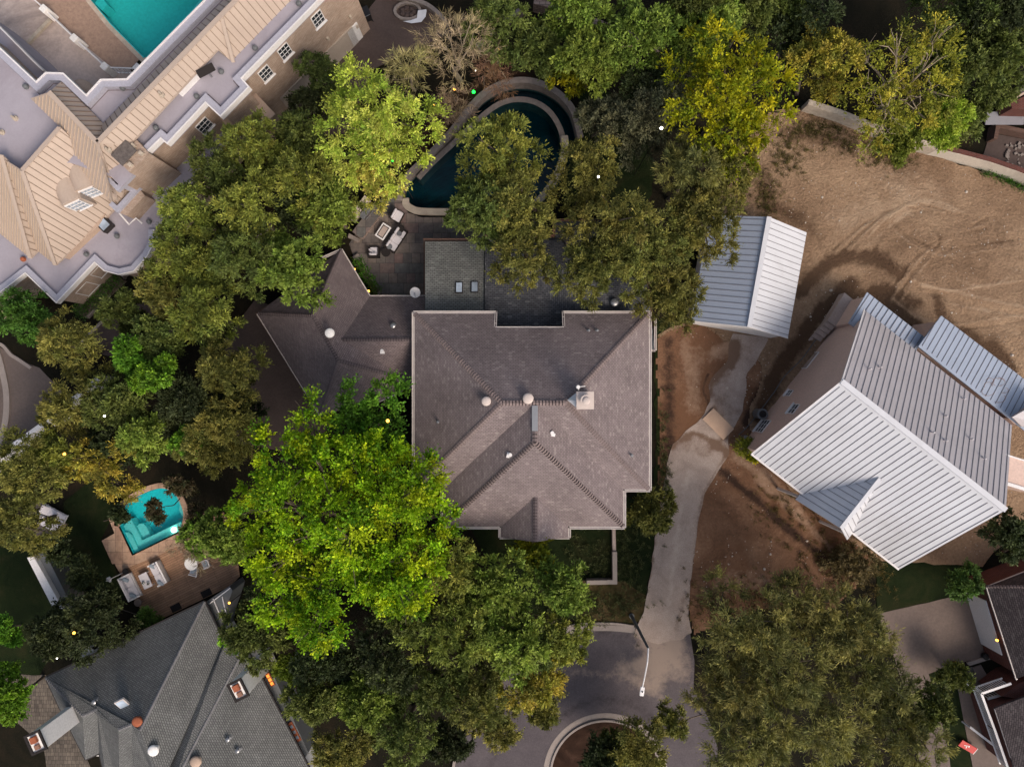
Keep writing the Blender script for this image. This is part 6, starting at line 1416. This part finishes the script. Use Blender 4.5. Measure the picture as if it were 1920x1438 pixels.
def free_base(x, y):
    if abs(x) > 60 or abs(y) > 60 or math.hypot(x - P(1135, 1452).x, y - P(1135, 1452).y) < 4.4: return x, y
    for k in range(900):
        r_ = .012 * k ** 1.05 * 1.0; a = k * 2.39996; q = (x + r_ * math.cos(a), y + r_ * math.sin(a))
        if not any(inpoly(q[0], q[1], o) for o in OBST): return q
    return x, y
def shrub(px, py, rpx, h, kd, label, name='shrub', **k): return tree(px, py, rpx, h, kd, label, name, cat='shrub', low=-.1, limbs=6, **k)

T = [
 # mansion side oaks, upper left group
 (478, 285, 62, 9.5, 'oak', 'green oak crown directly below the mansion balcony'), (560, 270, 58, 9, 'deep', 'dark green oak crown left of the lime green tree'),
 (575, 345, 78, 10, 'oak', 'broad oak crown below left of the lime green tree'), (410, 330, 62, 9, 'deep', 'dark oak crown touching the mansion lower terrace'),
 (345, 400, 62, 9.5, 'oak', 'oak crown overhanging the mansion rounded bay'), (470, 395, 72, 10.5, 'oak', 'oak crown in the middle of the group left of the patio'),
 (620, 400, 62, 9, 'green', 'oak crown leaning over the outdoor kitchen'), (360, 490, 78, 10, 'oak', 'large oak crown right of the mansion hedge'),
 (455, 490, 75, 10, 'deep', 'darker oak crown beside the angled wing, above the brown drive'), (545, 515, 70, 10.5, 'green', 'green oak crown spreading over the angled wing roof'),
 (300, 560, 55, 8.5, 'olive', 'brownish oak crown above the small grey brown drive'), (375, 590, 72, 10, 'oak', 'oak crown left of the brown drive by the angled wing'),
 (290, 640, 50, 8, 'deep', 'shaded dark oak between the two bright green crowns and the drive'),
 (130, 655, 70, 8.5, 'olive', 'olive brown oak crown above the long white wall'), (120, 770, 62, 8.5, 'olive', 'olive brown oak crown straddling the long white wall'),
 (180, 880, 66, 8.5, 'gold', 'yellowish oak crown beside the dark lawn left of the lit pool'), (50, 890, 68, 9, 'olive', 'olive oak crown above the sun beds'),
 (28, 990, 64, 9, 'olive', 'olive oak crown at the left edge beside the sun beds'), (100, 860, 48, 8, 'oak', 'small oak crown just below the long white wall'),
 (430, 700, 62, 9, 'olive', 'brown tinged oak crown over the brown drive below the angled wing'), (350, 760, 62, 9, 'dark', 'very dark tree between the brown drive and the lit pool'),
 (425, 800, 66, 9, 'olive', 'brown oak crown touching the left of the huge bright green tree'), (375, 840, 56, 8.5, 'olive', 'brown oak crown above the lit pool'),
 (220, 760, 60, 8.5, 'deep', 'dark green tree with a pale dead branch above the lit pool'), (265, 820, 55, 8.5, 'green', 'soft green crown directly above the lit pool'),
 # lower centre group
 (830, 1075, 78, 10.5, 'oak', 'oak crown right of the huge bright green tree bottom'), (935, 1120, 75, 10, 'green', 'green oak crown below the porch of the middle house'),
 (1050, 1110, 62, 9.5, 'green', 'green oak crown beside the L shaped garden wall'), (760, 1150, 70, 10, 'deep', 'shaded oak crown below the huge bright green tree'),
 (850, 1190, 78, 10.5, 'oak', 'large oak crown in the middle of the lower group'), (960, 1210, 75, 10.5, 'green', 'green oak crown left of the street'),
 (1045, 1205, 58, 9, 'oak', 'oak crown overhanging the top edge of the street'), (720, 1250, 72, 10, 'dark', 'dark green tree right of the grey shingled house'),
 (810, 1290, 78, 10, 'deep', 'deep green oak crown above the left street kerb'), (900, 1310, 70, 10, 'olive', 'brown tinted oak crown over the street, left of the island'),
 (1000, 1290, 62, 9, 'gold', 'golden brown oak crown spreading furthest over the street'), (680, 1330, 62, 9, 'green', 'green tree beside the lower right eave of the grey shingled house'),
 (760, 1385, 70, 9.5, 'deep', 'dark oak crown at the bottom edge left of the street'), (640, 1420, 60, 8, 'olive', 'dim brown tree at the bottom edge by the grey shingled house'),
 (850, 1400, 38, 8, 'dark', 'small dark tree overlapping the left street kerb'), (1020, 1340, 32, 7, 'olive', 'small brown branch crown above the island kerb'),
 # over the pool and rear wing
 (935, 300, 88, 11, 'oak', 'oak crown hanging over the dark curved pool'), (900, 400, 62, 10.5, 'deep', 'shaded oak crown at the pool edge by the patio'),
 (960, 400, 74, 10.5, 'olive', 'oak crown between the dark pool and the rear wing'), (985, 490, 66, 10, 'olive', 'drooping oak crown over the rear wing roof by the sun room'),
 (1100, 335, 74, 11, 'olive', 'brown oak crown right of the pool with a white light in it'), (1150, 420, 85, 11.5, 'olive', 'large brown oak crown over the rear wing'),
 (1110, 510, 62, 10.5, 'olive', 'brown oak crown hanging low over the rear wing'), (1240, 470, 78, 11, 'olive', 'brown oak crown between rear wing and detached garage'),
 (1330, 420, 78, 11, 'olive', 'brown oak crown overhanging the detached garage roof'), (1290, 330, 66, 10.5, 'spray', 'olive oak crown above the detached garage'),
 (1260, 565, 66, 9.5, 'olive', 'oak crown at the upper right corner of the main roof'), (1370, 320, 58, 10, 'olive', 'olive crown below the yellow tree'),
 (1185, 500, 58, 10.5, 'olive', 'brown oak crown in the middle of the rear wing'),
 (1190, 240, 66, 9, 'grey', 'grey green tree right of the curved pool'), (1120, 225, 45, 7.5, 'grey', 'small grey green tree beside the stone catch wall'),
 (1240, 200, 55, 9, 'grey', 'grey green tree left of the yellow tree'), (1200, 175, 50, 8.5, 'dark', 'dark tree above the grey green trees'),
 # top edge
 (930, 40, 62, 8.5, 'deep', 'green tree at the top edge right of the sparse tan tree'), (1000, 90, 48, 7.5, 'deep', 'small green tree above the curved pool'),
 (1080, 30, 72, 9.5, 'green', 'green tree at the top edge above the curved pool'), (1110, 110, 52, 9, 'green', 'green crown over the middle of the garden stone wall'),
 (1210, 70, 80, 10.5, 'green', 'large light green crown at the top edge'), (1320, 60, 62, 10, 'green', 'green crown at the top edge left of the yellow tree'),
 (1300, 10, 60, 10, 'deep', 'dark green crown cut by the top edge'), (1410, 20, 60, 9.5, 'deep', 'dark crown cut by the top edge above the yellow tree'),
 (1500, 55, 72, 9, 'dark', 'very dark tree right of the yellow tree'), (1550, 120, 62, 9.5, 'gold', 'thin brownish tree right of the yellow tree'),
 (1800, 40, 92, 11, 'deep', 'dark feathery tree at the top right'), (1880, 110, 72, 10.5, 'deep', 'dark tree at the right edge above the brick house corner'),
 (1860, 30, 70, 11, 'dark', 'darkest tree in the upper right corner'), (1810, 210, 58, 7, 'deep', 'low dark tree behind the pale retaining wall'), (1790, 130, 55, 10, 'deep', 'dark feathery tree beside the large golden tree'),
 # lower right
 (1400, 1190, 95, 10.5, 'spray', 'feathery olive tree below the bare brown yard'), (1500, 1150, 80, 10, 'spray', 'feathery olive crown nearest the bare brown yard'), (1590, 1190, 85, 10.5, 'spray', 'feathery olive crown beside the concrete driveway'),
 (1640, 1280, 92, 10.5, 'spray', 'feathery olive crown overhanging the dim concrete driveway'), (1470, 1270, 95, 11, 'spray', 'feathery olive crown in the middle of the lower right group'), (1360, 1290, 75, 10, 'spray', 'feathery olive crown right of the street'),
 (1560, 1370, 98, 10.5, 'spray', 'feathery olive crown at the bottom edge, lower right group'), (1420, 1390, 85, 10, 'spray', 'dim feathery crown at the bottom edge right of the street'), (1690, 1380, 80, 10, 'spray', 'feathery crown at the bottom edge beside the driveway'),
 (1745, 1330, 45, 8.5, 'deep', 'dark narrow feathery crown leaning over the grass strip'), (1200, 1415, 62, 6.5, 'olive', 'brown green tree on the round street island'), (1130, 1430, 40, 5, 'dark', 'dark small tree on the left of the street island'),

 (500, 1320, 1, 1, 'skip', ''), (590, 1310, 52, 8, 'deep', 'dark green tree in the gap beside the lower eave of the grey house'), (620, 1230, 60, 8, 'dark', 'dark shaded tree just below the huge bright green tree'), (440, 760, 46, 7, 'dark', 'dark understorey tree at the foot of the brown drive'),
 (310, 810, 46, 7, 'dark', 'dark understorey tree between the green crown and the brown oak above the lit pool'), (230, 590, 40, 6.5, 'deep', 'small dark tree beside the thin brick edged strip'), (205, 835, 42, 7, 'dark', 'dark understorey tree under the yellowish oak by the lawn'), (560, 400, 48, 7, 'dark', 'dark understorey tree in the gap left of the outdoor kitchen'),
 (930, 1365, 44, 8, 'olive', 'brown oak branch crown over the street nearest the bottom edge'), (1000, 1225, 52, 9, 'deep', 'dark oak crown over the upper left corner of the street'), (1150, 1410, 36, 4, 'deep', 'low dark shrubby tree filling the island left half'), (1260, 1360, 34, 5, 'olive', 'small brown tree at the right rim of the street island'), (1480, 0, 60, 9, 'deep', 'dark green crown cut by the top edge beside the golden tree'),
]
T = [q for q in T if q[4] != 'skip']
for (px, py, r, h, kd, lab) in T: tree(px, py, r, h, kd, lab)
# the big bright tree
tree(645, 985, 216, 15, 'bright', 'huge bright green tree below the angled wing, largest crown in view', 'maple_tree', flat=.45, limbs=30, low=-.1, fill=3.1, gaps=.04, hue=(1.0, 1.05, .9))
tree(690, 800, 92, 11.5, 'vivid', 'deeper green tree between the angled wing and the huge bright green tree', 'maple_tree', limbs=16)
tree(708, 238, 104, 13, 'lime', 'lime green tree above left of the dark curved pool', 'elm_tree', limbs=22, low=-.1, fill=2.2)
tree(700, 335, 55, 8.5, 'lime', 'thin lime green lower crown at the pool corner', 'elm_tree', dens=.55, gaps=.4, hue=(.8, .7, .9))
tree(1375, 185, 125, 12.5, 'yellow', 'large yellow green tree above the detached garage', 'elm_tree', limbs=20, fill=2.4, gaps=.05, hue=(.95, .95, 1))
tree(1690, 140, 128, 12, 'gold', 'large golden tree with bare branches in front of the dark trees, upper right', 'elm_tree', gaps=.2, fill=2.0, limbs=26, bark='pale_bark', hue=(1.0, 1.08, .8), base=(1650, 205, 0))
tree(1770, 225, 48, 8, 'lime', 'small yellow green crown behind the retaining wall', 'elm_tree', hue=(.65, .75, .6))
tree(1682, 272, 42, 5.5, 'green', 'round green shrub like tree leaning over the retaining wall', 'elm_tree', hue=(1.35, 1.15, 1.2))
tree(855, 105, 80, 9, 'bare', 'sparse tan tree with bare twigs right of the brown drive', 'bare_tree', dens=.7, gaps=.25, limbs=40, bark='pale_bark')
tree(765, 130, 58, 8, 'bare', 'sparse tan green tree above the lime green tree', 'bare_tree', dens=.8, gaps=.2, limbs=26, bark='pale_bark', hue=(.9, 1.0, .7))
tree(850, 215, 48, 5, 'bare', 'low bare twiggy bush beside the diagonal pool wall', 'bare_tree', dens=.5, gaps=.4, limbs=20, bark='pale_bark', hue=(.8, .7, .75))
tree(925, 135, 42, 4.5, 'bare', 'low bare brush on the mulch bed above the curved pool', 'bare_tree', dens=.5, gaps=.4, limbs=16, bark='pale_bark', hue=(.6, .48, .5))
tree(300, 715, 50, 9, 'vivid', 'bright green tree between the dark oaks, rightmost of the pair', 'maple_tree', hue=(1.3, 1.15, 1)); tree(238, 675, 36, 8, 'vivid', 'smaller bright green tree, left of the bright pair', 'maple_tree', hue=(1, 1, 1))
tree(350, 830, 34, 8, 'vivid', 'small vivid green crown among brown oaks above the lit pool', 'maple_tree')
tree(480, 1195, 62, 8, 'deep', 'dark mixed tree beside the chimney of the grey house', 'oak_tree'); tree(440, 1200, 30, 7, 'vivid', 'small vivid green crown touching the grey house roof', 'maple_tree', hue=(1.4, 1.2, 1)); tree(540, 1255, 32, 6, 'green', 'small tree right of the lit orange window', 'maple_tree', hue=(1.2, 1.1, .8))
tree(500, 1130, 40, 6.5, 'dark', 'dark tree tucked below the left of the huge bright tree', 'oak_tree'); tree(675, 1310, 40, 7, 'vivid', 'vivid green crown beside the lower right eave of the grey house', 'maple_tree')
tree(15, 1310, 48, 8, 'vivid', 'bright green tree at the left edge above the grey brown paving', 'maple_tree', hue=(1.3, 1.1, 1)); tree(5, 1190, 30, 6, 'vivid', 'small green tree at the left edge beside the dark lawn', 'maple_tree')
tree(1000, 1040, 36, 7.5, 'yellow', 'small yellow green tree at the porch path of the middle house', 'elm_tree', hue=(.75, .8, 1.5), gaps=.35, limbs=20, bark='pale_bark')
tree(1070, 145, 38, 6, 'yellow', 'small patch of yellow leaves above the curved pool', 'elm_tree', dens=.6, gaps=.5, hue=(.55, .55, 1))
tree(165, 1170, 78, 7, 'dark', 'dark glossy magnolia at the upper eave of the grey house', 'magnolia_tree', dens=1.1); tree(100, 1200, 50, 6, 'dark', 'dark magnolia below the long white garden shed', 'magnolia_tree'); tree(188, 1130, 30, 4.5, 'dark', 'small dark magnolia beside the near deck sofa', 'magnolia_tree')
tree(112, 1040, 26, 4.5, 'dark', 'dark shrubby tree between the sun beds and the long white shed', 'magnolia_tree'); tree(155, 1090, 34, 4.5, 'dark', 'dark shrubby tree right of the long white garden shed', 'magnolia_tree')
tree(290, 962, 20, 6, 'maroon', 'dark maroon leaved branch hanging over the lit pool', 'plum_tree', sx=.5, sy=1.5, limbs=10, gaps=.3); tree(335, 912, 24, 6, 'maroon', 'dark maroon crown at the curved end of the lit pool', 'plum_tree'); tree(366, 970, 18, 5.5, 'maroon', 'dark maroon crown at the right edge of the lit pool', 'plum_tree', sy=1.5)
tree(365, 1015, 46, 5.5, 'bare', 'grey twiggy tree over the deck chairs', 'bare_tree', dens=.5, gaps=.3, hue=(.7, .72, .8), limbs=26, bark='pale_bark'); tree(372, 1012, 34, 6, 'green', 'green leafy crown at the near corner of the lit pool', 'maple_tree', hue=(.8, 1, .8), gaps=.4); tree(420, 1010, 52, 7.5, 'green', 'green crown between deck chairs and the huge bright tree', 'maple_tree')
shrub(224, 967, 14, 1.6, 'dark', 'round dark shrub at the left edge of the lit pool'); shrub(276, 1160, 14, 1.5, 'green', 'pale green shrub at the deck end by the grey roof', hue=(.6, .7, .9))
tree(1216, 968, 48, 4.2, 'deep', 'rounded green brown bush between the middle house and the driveway', 'bush', cat='bush', limbs=8, hue=(1.15, 1, 1))
tree(40, 590, 56, 6, 'deep', 'dark green palm like tree at the left edge below the mansion', 'yew_tree', hue=(.55, 1.05, .7)); tree(1808, 1097, 32, 3.5, 'deep', 'dark blue green spiky shrub above the garage drive', 'shrub', cat='shrub', hue=(.7, 1.1, 1.1))
tree(600, 140, 40, 6, 'deep', 'dark small tree at the mansion facade below the garage doors', 'oak_tree', gaps=.3, hue=(.8, .8, .9)); tree(585, 195, 36, 5, 'dark', 'very dark small tree beside the mansion drive', 'oak_tree')
shrub(1400, 838, 16, 1.4, 'gold', 'yellow green straggling weeds at the front corner of the white house', 'weeds', gaps=.4, hue=(.7, .8, .7)); shrub(1415, 853, 9, 1.0, 'yellow', 'small yellow weed clump at the front corner of the white house', 'weeds')
tree(1595, 1062, 48, 1.8, 'grey', 'low dry brown green brush on the bare yard below the white house', 'brush', cat='brush', dens=.6, gaps=.4, hue=(1.2, .95, .8))
tree(1905, 1005, 50, 7, 'dark', 'dark tree at the right edge above the garage roof', 'oak_tree'); tree(1790, 1270, 30, 3, 'deep', 'low dark feathery shrub by the bins', 'shrub', cat='shrub')
tree(1710, 1360, 40, 7, 'deep', 'narrow feathery crown between driveway and grass strip', 'oak_tree')
# clipped hedges
def hedge(name, label, pts, w, h, kd='deep', hue=(1, 1, 1)):
    rng = np.random.default_rng(len(label)); cen = []; P2 = [P(*q) for q in pts]
    for a, b in zip(P2[:-1], P2[1:]):
        L = (b - a).length; s_ = Vector((-(b - a).y, (b - a).x, 0)).normalized()
        for i in range(int(L / .22) + 1):
            for j in np.arange(-w / 2 + .15, w / 2, .25): q = a.lerp(b, i * .22 / L) + s_ * j; cen.append((q.x, q.y, h - .3))
    t = thing(name, label, 'hedge', P2[0]); KIND['hd'] = dict(KIND[kd], S=9, K=4, L=.12, W=.07, out=.3, up=.5, dr=0, rc=.3)
    leaf_mesh('foliage', cen, [.32] * len(cen), [(0, 0, 1)] * len(cen), 'hd', rng, t, hue=hue)
    obj('twigs', MB().ribbon([q.xy for q in P2], w / 2 - .15, w / 2 - .15, 0, h - .25), 'bark', t)
hedge('hedge', 'dark green clipped hedge along the mansion bay wall', [(158, 588), (232, 520)], 1.1, 1.0, 'deep', (.5, .9, .6))
hedge('hedge', 'narrow bright edged hedge in the stone planter beside the angled wing', [(672, 492), (708, 550)], .7, .75, 'deep', (.5, 1.1, .4))
hedge('hedge', 'green creeper strip at the foot of the retaining wall near the right edge', [(1838, 322), (1925, 360)], .5, .4, 'vivid', (.5, .6, .6))

# ------------------------------------------------------------------ lit garden lamps
def lamp(px, py, z, g, lab, r=.07):
    q = P(px, py, z); t = thing('garden_lamp', lab, 'lamp', (q.x, q.y, 0))
    obj('stake', MB().tube([(q.x, q.y, 0), (q.x, q.y, z)], .03, 6), 'black_plastic', t)
    obj('bulb', MB().dome(q.x, q.y, z, r, r * 1.3, 12, 4), g, t)
for a in ((888, 173, .4, 'green_glow', 'vivid green garden lamp by the curved pool wall', .12), (852, 168, .4, 'warm_glow', 'orange garden lamp left of the vivid green one', .09), (814, 197, .4, 'warm_glow', 'small orange lamp in the twigs above the diagonal pool wall', .06), (974, 65, .5, 'warm_glow', 'orange lamp beside the diagonal stone garden wall', .09), (936, 94, .5, 'warm_glow', 'orange lamp between the sparse tan tree and the curved pool', .08),
          (892, 133, .4, 'white_glow', 'small pale lamp beside the sparse tan tree', .05), (1240, 241, 9.6, 'white_glow', 'bright white lamp on a tall pole among the grey green trees', .10), (1122, 332, 11.3, 'white_glow', 'white lamp in the brown oak right of the pool', .07), (196, 780, 8.8, 'white_glow', 'warm white lamp in the dark trees above the lit pool', .07),
          (121, 851, 8.6, 'warm_glow', 'orange lamp among the oaks below the long white wall', .09), (727, 789, 11.6, 'warm_glow', 'orange lamp glowing through the deeper green tree', .10), (139, 1186, 6.9, 'warm_glow', 'orange lamp in the dark magnolia', .09), (107, 1234, 5.5, 'white_glow', 'small white lamp at the foot of the magnolias', .05), (77, 1216, 5.5, 'white_glow', 'small white lamp leftmost under the magnolias', .05),
          (736, 302, 9.0, 'green_glow', 'small greenish white lamp in the lime green tree', .05), (701, 290, 9.6, 'warm_glow', 'small orange lamp low in the lime green tree', .06), (667, 508, .8, 'warm_glow', 'hidden orange lamp at the angled wing eave above the planter', .05), (691, 546, .9, 'warm_glow', 'orange lamp lighting the eave corner of the angled wing', .09), (665, 505, .9, 'warm_glow', 'yellow lamp lighting the hedge top in the stone planter', .07), (430, 1130, 2.6, 'warm_glow', 'orange lamp among leaves beside the grey side wing', .08)):
    if 'hidden' in a[4]: continue
    lamp(*a)
print('leaves', LEAFC[0])
# dry grass and weeds creeping over the edges of the bare soil
def tufts(name, label, spots, kd, n, hue=(1, 1, 1), r=.16):
    rng = np.random.default_rng(len(label)); cen = []
    for (px, py, w, h) in spots:
        for _ in range(n):
            q = P(px + rng.normal(0, w), py + rng.normal(0, h)); cen.append((q.x, q.y, .08 + rng.uniform(0, .06)))
    KIND['tf'] = dict(KIND[kd], S=10, K=4, L=.13, W=.03, out=.4, up=.9, dr=0, rc=r)
    o = leaf_mesh(name, cen, [r] * len(cen), [(0, 0, 1)] * len(cen), 'tf', rng, None, hue=hue); return o
for nm, lab, sp, n_, hu in (('dry_weeds', 'low brown green weeds creeping over the top edge of the dirt lot', [(1530, 242, 32, 10), (1600, 272, 35, 12), (1665, 300, 28, 9), (1475, 290, 22, 28), (1435, 370, 16, 26)], 120, (.62, .55, .8)),
        ('dry_weeds', 'sparse dry weeds over the bare yard below the white house', [(1560, 1040, 40, 25), (1620, 1080, 30, 25), (1500, 1100, 50, 20), (1420, 1120, 50, 20), (1330, 1130, 30, 25), (1480, 960, 50, 30)], 90, (.6, .48, .7)),
        ('lawn_tufts', 'dull green grass tufts and bare patches by the street kerb', [(1140, 1140, 40, 14), (1060, 1120, 40, 20), (1185, 1060, 12, 50), (1245, 880, 5, 60), (1120, 1040, 40, 25)], 110, (.42, .5, .8))):
    leaf_o = tufts(nm, lab, sp, 'olive', n_, hu); tag(leaf_o, lab, 'weeds', kind='stuff')
